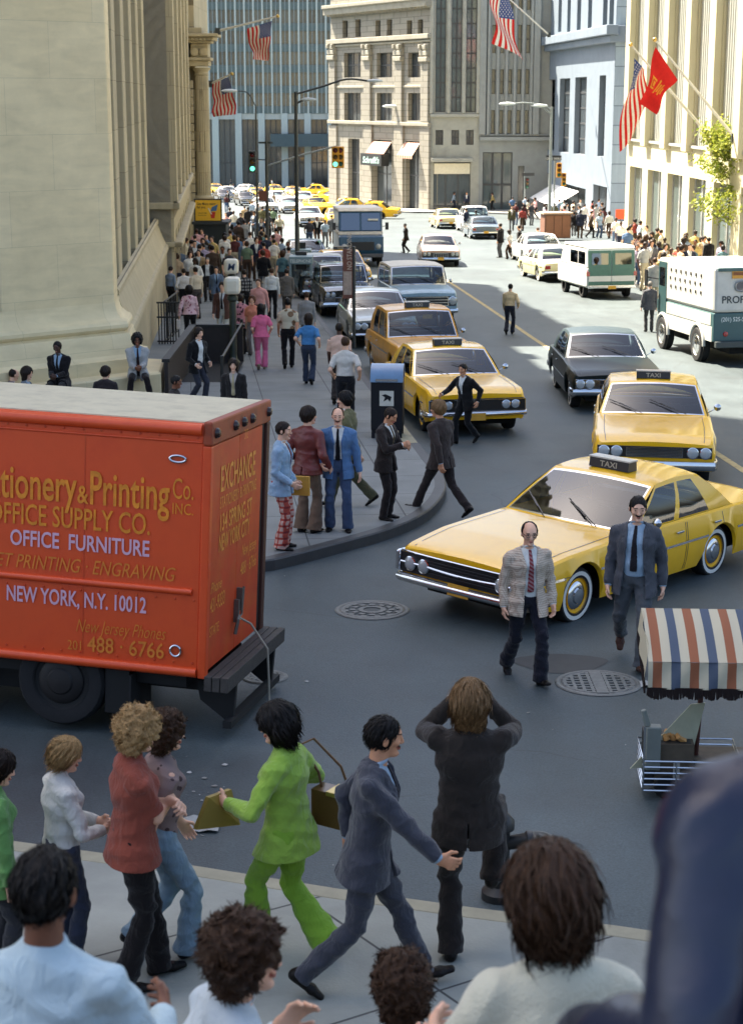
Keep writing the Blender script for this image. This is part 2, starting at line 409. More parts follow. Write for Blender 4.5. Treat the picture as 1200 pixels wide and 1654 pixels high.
def smooth_poly(pts, it=2):
    for _ in range(it):
        q = [pts[0]]
        for a, b in zip(pts, pts[1:]): q += [(a[0] * .75 + b[0] * .25, a[1] * .75 + b[1] * .25), (a[0] * .25 + b[0] * .75, a[1] * .25 + b[1] * .75)]
        pts = q + [pts[-1]]
    return pts
KERB_L = [(-9.2, 112), w2(440, 418), w2(510, 503), w2(560, 566), w2(620, 645), w2(690, 733), w2(722, 775), w2(712, 805), w2(680, 833), w2(620, 857), w2(540, 878), w2(480, 894), w2(420, 908), (-4.5, 20.4), (-40, 21)]
kl = smooth_poly(KERB_L)
def pavement(name, kerb, rest, m, inner=.16, kerb_m=KERB):
    """kerb = polyline with the road on its right-hand side walking along it ... rest closes the outline"""
    mb = MB(); sheet(mb, rest + kerb, .15)
    o = mb.build(name, m); tag(o, kind="structure")
    bm = bmesh.new(); bm.from_mesh(o.data); bmesh.ops.triangulate(bm, faces=bm.faces, quad_method='BEAUTY', ngon_method='EAR_CLIP'); bmesh.ops.recalc_face_normals(bm, faces=bm.faces)
    if sum(f.normal.z for f in bm.faces) < 0: bmesh.ops.reverse_faces(bm, faces=bm.faces)
    bm.to_mesh(o.data); bm.free()
    k = MB(); P = [Vector((x, y)) for x, y in kerb]
    rows = []
    for i, p in enumerate(P):
        t = (P[min(i + 1, len(P) - 1)] - P[max(i - 1, 0)]).normalized(); nn = Vector((-t.y, t.x))
        a, b = p + nn * .02, p - nn * inner
        rows.append([(a.x, a.y, gz(a.y, -.05)), (a.x, a.y, gz(a.y, .135)), (a.x - nn.x * .02, a.y - nn.y * .02, gz(a.y, .154)), (b.x, b.y, gz(b.y, .154)), (b.x, b.y, gz(b.y, .05))])
    k.grid(rows); ko = k.build(name.replace("pavement", "kerb"), kerb_m); tag(ko, kind="structure")
    bm = bmesh.new(); bm.from_mesh(ko.data); bmesh.ops.recalc_face_normals(bm, faces=bm.faces); bm.to_mesh(ko.data); bm.free()
    return o
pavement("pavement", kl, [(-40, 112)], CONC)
nk = [w2(-500, 1322), w2(0, 1371), w2(290, 1411), w2(530, 1450), w2(740, 1480), w2(990, 1512), w2(1500, 1590)]
pavement("near_pavement", nk[::-1], [(-16, 15), (-16, 6.5), (12, 6.5)], CONC_N, kerb_m=KERBY)
rk = [(12.6, 14), (11.9, 34), (11.6, 48), (11.0, 66), (10.2, 84), (9.7, 98), (10.3, 101), (14, 102.5), (60, 104)]
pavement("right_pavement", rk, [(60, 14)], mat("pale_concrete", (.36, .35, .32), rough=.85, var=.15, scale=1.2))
fk = [(60, 121), (20, 120), (16.2, 121), (15.2, 124), (13.8, 150), (12.6, 160), (10, 164), (4, 164.5), (-2, 172), (-9.5, 186), (-13, 200), (-12, 260)]
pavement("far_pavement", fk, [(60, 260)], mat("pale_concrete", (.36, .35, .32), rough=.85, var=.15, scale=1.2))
ky = [p for p in kl if gp(600, 745).y < p[1] < gp(600, 672).y and p[0] > -1]
mb = MB(); mb.grid([[(p[0] - .02, p[1], gz(p[1], .158)), (p[0] - .30, p[1] - .03, gz(p[1] - .03, .158))] for p in ky]); tag(mb.build("painted_kerb", mat("kerb_yellow", (.34, .30, .19), rough=.8, var=.3, scale=5)), kind="structure")
# centre line of the carriageway
cl = smooth_poly([tuple(gp(*p))[:2] for p in ((688, 432), (725, 455), (805, 508), (895, 570), (1020, 645), (1150, 728), (1215, 770), (1330, 850))])
mb = MB(); rows = []
for i, p in enumerate(cl):
    a, b = Vector(cl[max(i - 1, 0)]), Vector(cl[min(i + 1, len(cl) - 1)]); t = (b - a).normalized(); nn = Vector((-t.y, t.x)) * .07
    rows.append([(p[0] - nn.x, p[1] - nn.y, gz(p[1] - nn.y, .004)), (p[0] + nn.x, p[1] + nn.y, gz(p[1] + nn.y, .004))])
mb.grid(rows); tag(mb.build("centre_line", mat("line_yellow", (.42, .34, .16), rough=.8, var=.3, scale=7, grime=((.08, .085, .085), 9, .8))), kind="structure")
# granite steps the nearest people sit on, rising towards the camera
STEP = mat("step_granite", (.30, .29, .27), rough=.8, var=.15, scale=5, bump=.2)
mb = MB(); SZ0 = gz(8.4) + .15
for i in range(22):
    y = 8.4 - i * .30; z = SZ0 + (i + 1) * .18
    mb.box(-12, 12, y - .30 - .02, y, z - .18, z)
mb.box(-12, 12, -6, 8.4 - 22 * .30 + .02, SZ0 + 21 * .18, SZ0 + 22 * .18)
tag(mb.build("granite_steps", STEP), kind="structure")
# ------------------------------------------------------------------ buildings
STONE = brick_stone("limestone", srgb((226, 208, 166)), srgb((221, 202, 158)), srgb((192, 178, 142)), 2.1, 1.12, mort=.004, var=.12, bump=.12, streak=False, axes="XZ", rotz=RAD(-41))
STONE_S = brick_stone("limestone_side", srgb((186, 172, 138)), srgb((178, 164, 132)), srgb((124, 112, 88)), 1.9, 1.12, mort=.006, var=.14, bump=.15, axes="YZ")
DARKGLASS = glass("window_glass", (.05, .06, .065), .10)
_mats["pane_rand"] = None
def pane_mat(name, c0, c1, rough=.12, spec=.6):
    """window pane: tone differs from pane to pane (blinds, rooms behind)"""
    if name in _mats: return _mats[name]
    m, nt, b, L = mat_nodes(name)
    oi = nt.nodes.new("ShaderNodeObjectInfo"); tc = nt.nodes.new("ShaderNodeTexCoord"); n = nt.nodes.new("ShaderNodeTexNoise"); n.inputs["Scale"].default_value = .8; L(tc.outputs["Object"], n.inputs["Vector"])
    ad = nt.nodes.new("ShaderNodeMath"); L(oi.outputs["Random"], ad.inputs[0]); L(n.outputs["Fac"], ad.inputs[1])
    mr = nt.nodes.new("ShaderNodeMapRange"); mr.inputs["From Max"].default_value = 1.5; L(ad.outputs[0], mr.inputs["Value"])
    mx = nt.nodes.new("ShaderNodeMix"); mx.data_type = 'RGBA'; mx.inputs["A"].default_value = (*c0, 1); mx.inputs["B"].default_value = (*c1, 1); L(mr.outputs[0], mx.inputs["Factor"])
    L(mx.outputs["Result"], b.inputs["Base Color"]); b.inputs["Roughness"].default_value = rough; b.inputs["Specular IOR Level"].default_value = spec; b.inputs["Coat Weight"].default_value = .4
    return m
PANE = pane_mat("dark_pane", (.012, .016, .02), (.07, .085, .095))
PANE_B = pane_mat("blue_pane", (.035, .055, .06), (.11, .15, .16))
FRAME = mat("window_frame_dark", (.05, .055, .06), rough=.5)
def frame_mat(o, d):
    """matrix of a facade: x along it (d = left to right seen from outside), y into the building, z up"""
    d = Vector((d[0], d[1], 0)).normalized(); n = Vector((-d.y, d.x, 0))
    return Matrix(((d.x, n.x, 0, o[0]), (d.y, n.y, 0, o[1]), (0, 0, 1, o[2]), (0, 0, 0, 1)))
def wall_openings(mb, W, z0, z1, ops, depth=.35, mi=0, x0=0.0):
    """front sheet with real holes and reveals"""
    us = sorted(set([x0, W] + [v for o in ops for v in (o[0], o[1])])); zs = sorted(set([z0, z1] + [v for o in ops for v in (o[2], o[3])]))
    for i in range(len(us) - 1):
        run = None
        for j in range(len(zs) - 1):
            um, zm = (us[i] + us[i + 1]) / 2, (zs[j] + zs[j + 1]) / 2
            if any(o[0] < um < o[1] and o[2] < zm < o[3] for o in ops):
                continue
            mb.quad((us[i], 0, zs[j]), (us[i + 1], 0, zs[j]), (us[i + 1], 0, zs[j + 1]), (us[i], 0, zs[j + 1]), mi)
    for a, b, c, d in [o[:4] for o in ops]:
        mb.quad((a, 0, c), (a, depth, c), (a, depth, d), (a, 0, d), mi); mb.quad((b, 0, d), (b, depth, d), (b, depth, c), (b, 0, c), mi)
        mb.quad((a, 0, c), (b, 0, c), (b, depth, c), (a, depth, c), mi); mb.quad((a, 0, d), (a, depth, d), (b, depth, d), (b, 0, d), mi)
def window(parent, M, o, pane, frame, nx=1, ny=2, depth=.30, bar=.05, cache={}):
    key = (round(o[1] - o[0], 3), round(o[3] - o[2], 3), nx, ny, pane.name, frame.name, bar)
    w, h = o[1] - o[0], o[3] - o[2]
    if key not in cache:
        mb = MB(); mb.quad((0, 0, 0), (w, 0, 0), (w, 0, h), (0, 0, h), 0)
        for k in range(nx + 1): x = w * k / nx; mb.box(max(0, x - bar), min(w, x + bar), -.05, -.004, 0, h, 1)
        for k in range(ny + 1): z = h * k / ny; mb.box(0, w, -.045, -.006, max(0, z - bar), min(h, z + bar), 1)
        ob = mb.build("window", [pane, frame], parent); cache[key] = ob.data
    else:
        ob = link(bpy.data.objects.new("window", cache[key])); ob.parent = parent
    ob.matrix_basis = M @ Matrix.Translation((o[0], depth, o[2]))
    return ob
def zat(py, d): return atd(600, py, d).z
def part(name, m, parent, boxes, M=None, bevel=0, smooth=None):
    mb = MB()
    for b in boxes: mb.box(*b)
    o = mb.build(name, m, parent, bevel=bevel, smooth=smooth)
    if M is not None: o.matrix_basis = M
    return o
def bld(name, label, cat="building", group=None):
    return empty(name, (0, 0, 0), 0, label, cat, group)

# ---- corner bank, left
def corner_bank():
    r = bld("corner_bank", "massive limestone bank building with a chamfered corner and tall recessed windows along the left pavement")
    P0 = Vector((-5.5, 37.2)); c = Vector((-.757, -.653)); e = Vector((-.0797, .9968))
    nc, ne = Vector((.653, -.757)), Vector((.9968, .0797))
    # chamfer pilaster: face from P0 back 3.0 m
    L3 = P0 + c * 2.72
    poly = [P0, P0 + e * 1.1, P0 + e * 1.1 - ne * 1.5, L3 - nc * 1.6, L3]
    mb = MB(); mb.prism([tuple(p) for p in poly[::-1]], -.4, 26, 0); mb.build("corner_pilaster", STONE, r, bevel=.04)
    # moulded base swept round the corner
    prof = [(.0, .95), (.015, .86), (.05, .74), (.11, .64), (.17, .585), (.24, .56), (.285, .50), (.29, .43), (.25, .37), (.21, .35), (.22, .32), (.30, .30), (.345, .20), (.37, .02), (.42, -.12), (.50, -.19), (.60, -.20), (.60, -.48), (.92, -.50), (.96, -.54), (.96, -1.9)]
    path = [(L3 + c * 6, nc), (L3 + c * .0, nc), (P0, None), (P0 + e * 1.4, ne)]
    nm = (nc + ne); nm = nm / (1 + nc.dot(ne)) 
    rows = []
    for o, z in prof:
        rows.append([(*(p + (n if n is not None else nm) * o), z) for p, n in path])
    mb = MB(); mb.grid(rows); mb.add([(*(P0 + e * 1.4 + ne * o), z) for o, z in prof] + [(*(P0 + e * 1.4 - ne * .3), -1.9), (*(P0 + e * 1.4 - ne * .3), .95)], [tuple(range(len(prof) + 2))])
    b = mb.build("plinth", STONE, r, smooth=28)
    bm = bmesh.new(); bm.from_mesh(b.data); bmesh.ops.recalc_face_normals(bm, faces=bm.faces); bm.to_mesh(b.data); bm.free(); b.data.set_sharp_from_angle(angle=RAD(28))
    # chamfer wall left of the pilaster (recessed) and next pilaster
    L4 = L3 + c * 9
    poly = [L3 - nc * .9 + c * -.2, L3 - nc * 1.6, L4 - nc * 1.6, L4 - nc * .9]
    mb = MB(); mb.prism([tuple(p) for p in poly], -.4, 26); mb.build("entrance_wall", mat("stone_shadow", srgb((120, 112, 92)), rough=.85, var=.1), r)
    # first wing along the street: wall with tall windows
    zs0 = 2.30
    M = frame_mat((*(P0 + e * 1.1 - ne * .42), 0), -e) @ Matrix.Diagonal((-1, 1, 1, 1))
    d = e; M = Matrix(((d.x, -ne.x, 0, (P0 + e * 1.1 - ne * .42).x), (d.y, -ne.y, 0, (P0 + e * 1.1 - ne * .42).y), (0, 0, 1, 0), (0, 0, 0, 1)))   # x along street away, y inward, z up
    ops = [(.5 + k * 3.7, 2.6 + k * 3.7, zs0, 14.0) for k in range(6)]
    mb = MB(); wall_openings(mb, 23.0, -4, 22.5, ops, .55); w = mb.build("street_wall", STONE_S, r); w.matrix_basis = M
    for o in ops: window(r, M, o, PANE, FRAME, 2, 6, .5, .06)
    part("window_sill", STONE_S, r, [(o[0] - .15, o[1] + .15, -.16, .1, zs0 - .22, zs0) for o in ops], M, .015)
    part("street_pilaster", STONE_S, r, [(2.75 + k * 3.7, 3.95 + k * 3.7, -.30, .05, .9, 22.5) for k in range(5)], M, .03)
    # battered base of the wing
    prof = [(-.30, 1.14), (-.40, 1.12), (-.44, 1.06), (-.44, .97), (-.40, .94), (-.44, .86), (-.50, .7), (-.60, .45), (-.68, .28), (-.74, .26), (-.77, .2), (-.77, .1), (-.70, .06), (-.70, -4)]
    mb = MB(); mb.grid([[(x, y, z) for x in (.15, 23.0)] for y, z in prof], flip=True); mb.add([(.15, y, z) for y, z in prof] + [(.15, .2, -4), (.15, .2, 1.14)], [tuple(range(len(prof) + 2))])
    o = mb.build("battered_base", STONE_S, r, smooth=30); o.matrix_basis = M
    # basement windows in it
    # second wing: projects, belt course at z = 1.58
    q = P0 + e * 23.5 + ne * .55
    M2 = Matrix(((d.x, -ne.x, 0, q.x), (d.y, -ne.y, 0, q.y), (0, 0, 1, 0), (0, 0, 0, 1)))
    ops = [(1.6 + k * 2.7, 3.2 + k * 2.7, 1.9, 16) for k in range(8)] + [(1.6 + k * 2.7, 3.2 + k * 2.7, -1.9, .6) for k in range(8)]
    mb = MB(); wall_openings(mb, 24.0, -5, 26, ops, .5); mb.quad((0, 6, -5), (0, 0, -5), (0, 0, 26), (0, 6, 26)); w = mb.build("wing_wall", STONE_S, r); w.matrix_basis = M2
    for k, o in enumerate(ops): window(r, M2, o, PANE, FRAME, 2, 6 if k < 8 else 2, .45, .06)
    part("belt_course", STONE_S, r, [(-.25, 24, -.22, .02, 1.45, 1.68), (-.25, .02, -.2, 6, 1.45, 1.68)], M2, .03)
    part("lower_moulding", STONE_S, r, [(-.16, 24, -.30, .02, .15, .32), (-.16, .02, -.28, 6, .15, .32), (-.22, 24, -.36, .02, -5, -2.6), (-.22, .02, -.34, 6, -5, -2.6)], M2, .04)
    part("wing_pilaster", STONE_S, r, [(.0 + k * 5.4, 1.2 + k * 5.4, -.14, .02, 1.70, 26) for k in range(5)], M2, .02)
    # roofs / mass behind, heights set and an unseen tower added to shade the street
    dk = mat("roof_stone", srgb((150, 142, 124)), rough=.9)
    mb = MB()
    a = P0 - ne * 2.0
    mb.prism([tuple(v) for v in (P0 + e * 1.0 - ne * .6, P0 + e * 23.4 - ne * .45, P0 + e * 23.4 - ne * 20, L4 - nc * 20, L4 - nc * 1.5, L3 - nc * 1.5)][::-1], -3, 22.5)
    mb.prism([tuple(v) for v in (P0 + e * 23.5 - ne * .05 + ne * .5, P0 + e * 47.4 + ne * .45, P0 + e * 47.4 - ne * 20, P0 + e * 23.5 - ne * 20)][::-1], -5, 25.9)
    mb.build("building_mass", dk, r)
    mb = MB(); mb.box(-90, -16, 37, 56, -3, 150); t = mb.build("tower", dk, r)  # unseen block, added and raised to keep the foreground in shade
    return r
corner_bank()

def portico():
    r = bld("portico_building", "stone building with a fluted column and heavy cornice ending the left pavement")
    d0 = 98.0; PM = 2800 / d0
    X = lambda px: (px - 600) / 2800 * d0
    z = lambda py: zat(py, d0)
    S = STONE_S
    part("wall", S, r, [(-34, X(322), d0 + .8, d0 + 9, -6, 24), (-34, X(314), d0 - 8, d0 + .8, -6, 24)], None)
    # column
    mb = MB(); cx_, cy_ = X(333.5), d0 + .2; R = .40; zb, zt = z(316), z(122)
    rows = []
    for k in range(13):
        f = k / 12; rr = R * (1 - .14 * f ** 1.6); ring = []
        for a in range(80):
            t = 2 * math.pi * a / 80; fl = 1 - .07 * max(0, math.cos(t * 20)); ring.append((cx_ + rr * fl * math.cos(t), cy_ + rr * fl * math.sin(t), zb + (zt - zb) * f))
        rows.append(ring)
    mb.grid(rows, closed=True); mb.build("column", S, r, smooth=30)
    mb = MB(); T = Matrix.Translation((cx_, cy_, zb)); mb.lathe([(.56, -.32), (.56, -.2), (.52, -.18), (.55, -.10), (.5, -.04), (.44, 0), (.42, .03)], 32, T); T = Matrix.Translation((cx_, cy_, zt)); mb.lathe([(.34, 0), (.40, .06), (.36, .1), (.36, .2), (.50, .36), (.52, .42)], 32, T)
    mb.build("column_base", S, r, smooth=35)
    b = [(X(308), X(346), d0 - .5, d0 + 1.0, -6, zb - .3), (X(306), X(350), d0 - .65, d0 + 1.0, zb - .45, zb - .3), (X(310), X(347), d0 - .45, d0 + 1, z(107), z(98)), (X(308), X(351), d0 - .65, d0 + 1, z(98), z(93)),
         (X(319), X(346), d0 - .35, d0 + 1, z(93), z(70)), (X(310), X(352), d0 - .6, d0 + 1, z(70), z(66)), (X(309), X(358), d0 - .9, d0 + 1, z(66), z(60)), (X(308), X(364), d0 - 1.2, d0 + 1, z(60), z(55)), (X(310), X(338), d0 - .7, d0 + 1, z(55), z(45))]
    part("entablature", S, r, b, None, .04)
    mb = MB()
    for k in range(7): x = X(318 + k * 6.2); mb.box(x - .05, x + .05, d0 - 1.05, d0 - .85, z(66) + .02, z(62))
    for sgx in (325, 339): mb.lathe([(.22, -.1), (.22, .1), (.12, .12), (.001, .12)], 16, Matrix.Translation((X(sgx), d0 - .42, z(84))) @ Matrix.Rotation(math.pi / 2, 4, 'X'))
    mb.build("scroll_ornament", S, r)
    for k in range(14):
        y0 = 130 + k * 14
    part("quoin", S, r, [(X(309), X(320.5), d0 - .12, d0 + .2, z(130 + k * 14 + 12.6), z(130 + k * 14)) for k in range(14)], None, .03)
    return r
portico()

# ---- far curtain-wall tower
def glass_tower():
    r = bld("office_tower", "grey green office tower with thin pale fins closing the far left of the street")
    d = 300.0; X = lambda px: (px - 600) / 2800 * d; z = lambda py: zat(py, d)
    x0, x1 = X(318), X(543); zt, zp = z(-160), z(183)
    fin = mat("tower_fin_hazed", srgb((176, 188, 186)), rough=.5); span = mat("tower_spandrel", srgb((88, 110, 114)), rough=.35)  # tower colours lightened to paint in the haze of distance
    part("core", mat("tower_core", (.02, .025, .03)), r, [(x0, x1, d + 1.3, d + 30, -15, zt)])
    n = 16; w = (x1 - x0) / n; fh = (z(15) - z(183)) / 5
    part("fin", fin, r, [(x0 + k * w - .14, x0 + k * w + .14, d - .35, d + .3, zp, zt) for k in range(n + 1)])
    part("thin_fin", mat("tower_thin_fin", srgb((140, 156, 162)), rough=.5), r, [(x0 + (k + .5) * w - .05, x0 + (k + .5) * w + .05, d - .1, d + .2, zp, zt) for k in range(n)])
    part("spandrel", span, r, [(x0, x1, d + .02, d + .9, zp + k * fh - .05, zp + k * fh + 1.15) for k in range(0, 11)])
    M = Matrix.Translation((0, d, 0))
    cnt = 0
    for k in range(n):
        for f in range(6):
            window(r, M, (x0 + k * w + .14, x0 + (k + 1) * w - .14, zp + f * fh + 1.15, zp + (f + 1) * fh - .05), PANE_B, span, 2, 1, .35, .04); cnt += 1
    mb = MB()
    for k in range(n): 
        mb.quad((x0 + k * w, d + .35, zp + 6 * fh), (x0 + (k + 1) * w, d + .35, zp + 6 * fh), (x0 + (k + 1) * w, d + .35, zt), (x0 + k * w, d + .35, zt))
    mb.build("upper_glazing", PANE_B, r)
    # podium: pale piers, dark shopfronts
    wp = (x1 - x0) / 6.2
    part("pier", fin, r, [(x0 + k * wp - .55, x0 + k * wp + .55, d - .3, d + 1.2, -14, zp) for k in range(7)])
    part("podium_band", mat("podium_band", srgb((180, 186, 182)), rough=.6), r, [(x0, x1, d + .1, d + 1.2, zp - 1.0, zp - .06)])
    for k in range(6):
        window(r, M, (x0 + k * wp + .55, x0 + (k + 1) * wp - .55, -13, zp - 1.0), PANE, FRAME, 3, 2, .8, .08)
    part("canopy", mat("canopy_dark", srgb((62, 84, 92)), rough=.5), r, [(X(442), X(537), d - 3.2, d - .4, z(236), z(216))])
    return r
glass_tower()

# ---- classical corner building with the shop sign
def classical():
    r = bld("classical_building", "beige classical stone building with ornate pilasters above a corner restaurant with a dark sign")
    o = Vector((-4.3, 189.5)); q = Vector((5.55, 170.0)); W = (q - o).length; dv = (q - o) / W
    M = frame_mat((o.x, o.y, 0), dv)
    def U(px): # facade coordinate seen at a pixel column
        k = (px - 600) / 2800; return (k * o.y - o.x) / (dv.x - k * dv.y)
    def Z(py, px): u = U(px); return zat(py, o.y + dv.y * u)
    st = brick_stone("beige_stone", srgb((146, 142, 130)), srgb((136, 132, 122)), srgb((104, 100, 88)), 1.3, .55, axes="XZ", mort=.03, var=.1, rotz=RAD(63)); tr = mat("beige_trim", srgb((154, 150, 136)), rough=.8, var=.12, scale=2, grime=(srgb((112, 106, 92)), 1.1, .5))
    cols = [(557, 583), (608, 632), (657, 680)]
    ops = []; spec = []
    for a, b in cols:
        for y1, y0, nx, ny in ((85, 125, 3, 2), (150, 195, 4, 1)):
            op = (U(a), U(b), Z(y0, (a + b) / 2), Z(y1, (a + b) / 2)); ops.append(op); spec.append((nx, ny))
        m = (a + b) / 2; w = (b - a)
        for c0, c1 in ((a - 2, a + 6), (b - 8, b)):
            op = (U(c0), U(c1), Z(60, m), Z(32, m)); ops.append(op); spec.append((1, 2))
    gr = [(U(563), U(581), -9.5, Z(224, 571)), (U(603), U(632), -9.2, Z(226, 618)), (U(654), U(677), -9, Z(228, 665))]
    mb = MB(); wall_openings(mb, W, -12, 15, ops + gr, .55); w_ = mb.build("wall", st, r); w_.matrix_basis = M
    part("mass", tr, r, [(.05, W - .05, .9, 18, -12, 14.9)], M)
    for op, (nx, ny) in zip(ops, spec): window(r, M, op, PANE, FRAME, nx, ny, .5, .06)
    for op in gr: window(r, M, op, PANE, FRAME, 2, 3, .52, .07)
    bx = []
    for py, h, out in ((10, .9, .75), (4, .35, .95), (17, .25, .4), (63, .45, .45), (70, .2, .25), (140, .25, .12), (199, .35, .35)):
        zz = Z(py, 616); bx.append((-.3, W + .3, -out, .05, zz - h / 2, zz + h / 2))
    part("cornice", tr, r, bx, M, .05)
    bx = []
    for k in range(34): u = .3 + k * (W - .6) / 33; bx.append((u - .12, u + .12, -.60, .02, Z(14, 616) - .35, Z(14, 616) + .0))
    part("dentil", tr, r, bx, M)
    bx = []; cp = []
    for px in (541, 596, 645, 686):
        u = U(px); z0, z1 = Z(197, px), Z(70, px)
        bx.append((u - .75, u + .75, -.28, .05, z0, z1)); bx.append((u - .95, u + .95, -.22, .05, -12, Z(202, px)))
        for j in range(3): cp.append((u - .85 + j * .08, u + .85 - j * .08, -.50 + .06 * j, .02, z1 - 1.7 + j * .55, z1 - 1.25 + j * .55))
        for j in (-1, 1): cp.append((u + j * .55 - .2, u + j * .55 + .2, -.6, .0, z1 - .5, z1 - .1))
    part("pilaster", st, r, bx, M, .04); part("capital", tr, r, cp, M, .06)
    sg = MB(); sg.box(U(599), U(632), -1.2, -.3, Z(267, 616), Z(248, 616)); s_ = sg.build("shop_sign", mat("sign_black", (.012, .014, .016), rough=.4), r); s_.matrix_basis = M
    u0, u1 = U(599), U(632); hh = Z(248, 616) - Z(267, 616)
    letters(s_, [("Schrafft's", (u0 + u1) / 2, 0, hh * .74, (u1 - u0) / (hh * .74) / 4.6, .25, 'CENTER', .02)], mat("sign_mint", (.55, .78, .72), rough=.5), Matrix(((1, 0, 0, 0), (0, 0, -1, -1.215), (0, 1, 0, Z(267, 616) + hh * .22), (0, 0, 0, 1))))
    aw = stripes_mat("awning_pink", [(.5, srgb((176, 120, 104))), (.5, srgb((190, 160, 140)))], "X", .5)
    for a, b, y0, y1 in ((603, 632, 246, 228), (653, 677, 250, 230)):
        mb = MB(); mb.quad((U(a), -.9, Z(y0, a)), (U(b), -.9, Z(y0, a)), (U(b), -.05, Z(y1, a)), (U(a), -.05, Z(y1, a))); mb.box(U(a), U(b), -.92, -.88, Z(y0, a) - .3, Z(y0, a)); x = mb.build("awning", aw, r); x.matrix_basis = M
    return r
classical()

def deco():
    r = bld("pale_stone_building", "pale stone building with three dark vertical window strips above small square windows")
    d = 170.0; x0, x1 = 5.6, (770 - 600) / 2800 * d; M = Matrix.Translation((0, d, 0)); X = lambda px: (px - 600) / 2800 * d; z = lambda py: zat(py, d)
    st = mat("pale_stone", srgb((166, 166, 156)), rough=.8, var=.1, scale=1.5, grime=(srgb((122, 120, 110)), .8, .5)); ops = []; sp = []
    for a, b in ((700, 716), (725, 741), (748, 764)):
        ops.append((X(a), X(b), z(181), 16.0)); sp.append((2, 9)); ops.append((X(a + 1), X(b - 3), z(234), z(210))); sp.append((2, 2))
    shop = (X(698), X(757), -9.3, z(262))
    mb = MB(); wall_openings(mb, x1, -11, 16, ops + [shop], .5, x0=x0); w = mb.build("wall", st, r); w.matrix_basis = M
    for o, s_ in zip(ops, sp): window(r, M, o, PANE_B if s_[1] == 9 else PANE, FRAME, s_[0], s_[1], .42, .07)
    window(r, M, shop, PANE, FRAME, 3, 2, .48, .08)
    part("ledge", st, r, [(x0, x1, -.35, .02, z(189), z(184)), (X(694), X(760), -.7, .02, z(261), z(255))], M, .04)
    part("rib", st, r, [(X(p) - .16, X(p) + .16, -.28, .02, z(183), 16) for p in (694, 720.5, 744.5, 767)], M, .03)
    part("shop_fascia", mat("fascia_cream", srgb((222, 214, 190)), rough=.6), r, [(X(699), X(756), .08, .2, z(281), z(264))], M)
    part("mass", st, r, [(x0 + .02, x1 - .02, .9, 20, -11, 15.9)], M)
    r2 = bld("grey_office_building", "grey stone office building with narrow paired windows above a large gridded shop window")
    x0, x1 = (770 - 600) / 2800 * d + .02, 17.2
    st2 = mat("grey_stone", srgb((150, 154, 152)), rough=.8, var=.1, scale=1.5, grime=(srgb((130, 132, 128)), .8, .4)); ops = []
    for a in (788, 801, 814, 828, 841):
        for y0, y1 in ((216, 178), (152, 112), (86, 40), (16, -30)): ops.append((X(a), X(a + 6), z(y0), z(y1)))
    shop = (X(776), X(823), -9.2, z(246)); door = (X(832), X(842), -9.6, z(268))
    mb = MB(); wall_openings(mb, x1, -11, 16, ops + [shop, door], .45, x0=x0); w = mb.build("wall", st2, r2); w.matrix_basis = M
    for o in ops: window(r2, M, o, PANE, FRAME, 1, 2, .4, .05)
    window(r2, M, shop, PANE_B, FRAME, 3, 3, .4, .10); window(r2, M, door, PANE, FRAME, 1, 2, .4, .06)
    part("ledge", st2, r2, [(x0, x1, -.5, .02, z(227), z(221)), (x0, x1, -.3, .02, z(219), z(217))], M, .04)
    part("rib", st2, r2, [(X(p) - .12, X(p) + .12, -.35, .02, z(217), 16) for p in (783, 797.5, 811, 824, 837, 850)] + [(X(p) - .3, X(p) + .3, -.4, .02, z(217), 16) for p in (774, 858)], M, .03)
    part("mass", st2, r2, [(x0 + .02, x1 - .02, .9, 20, -11, 15.9)], M)
deco()

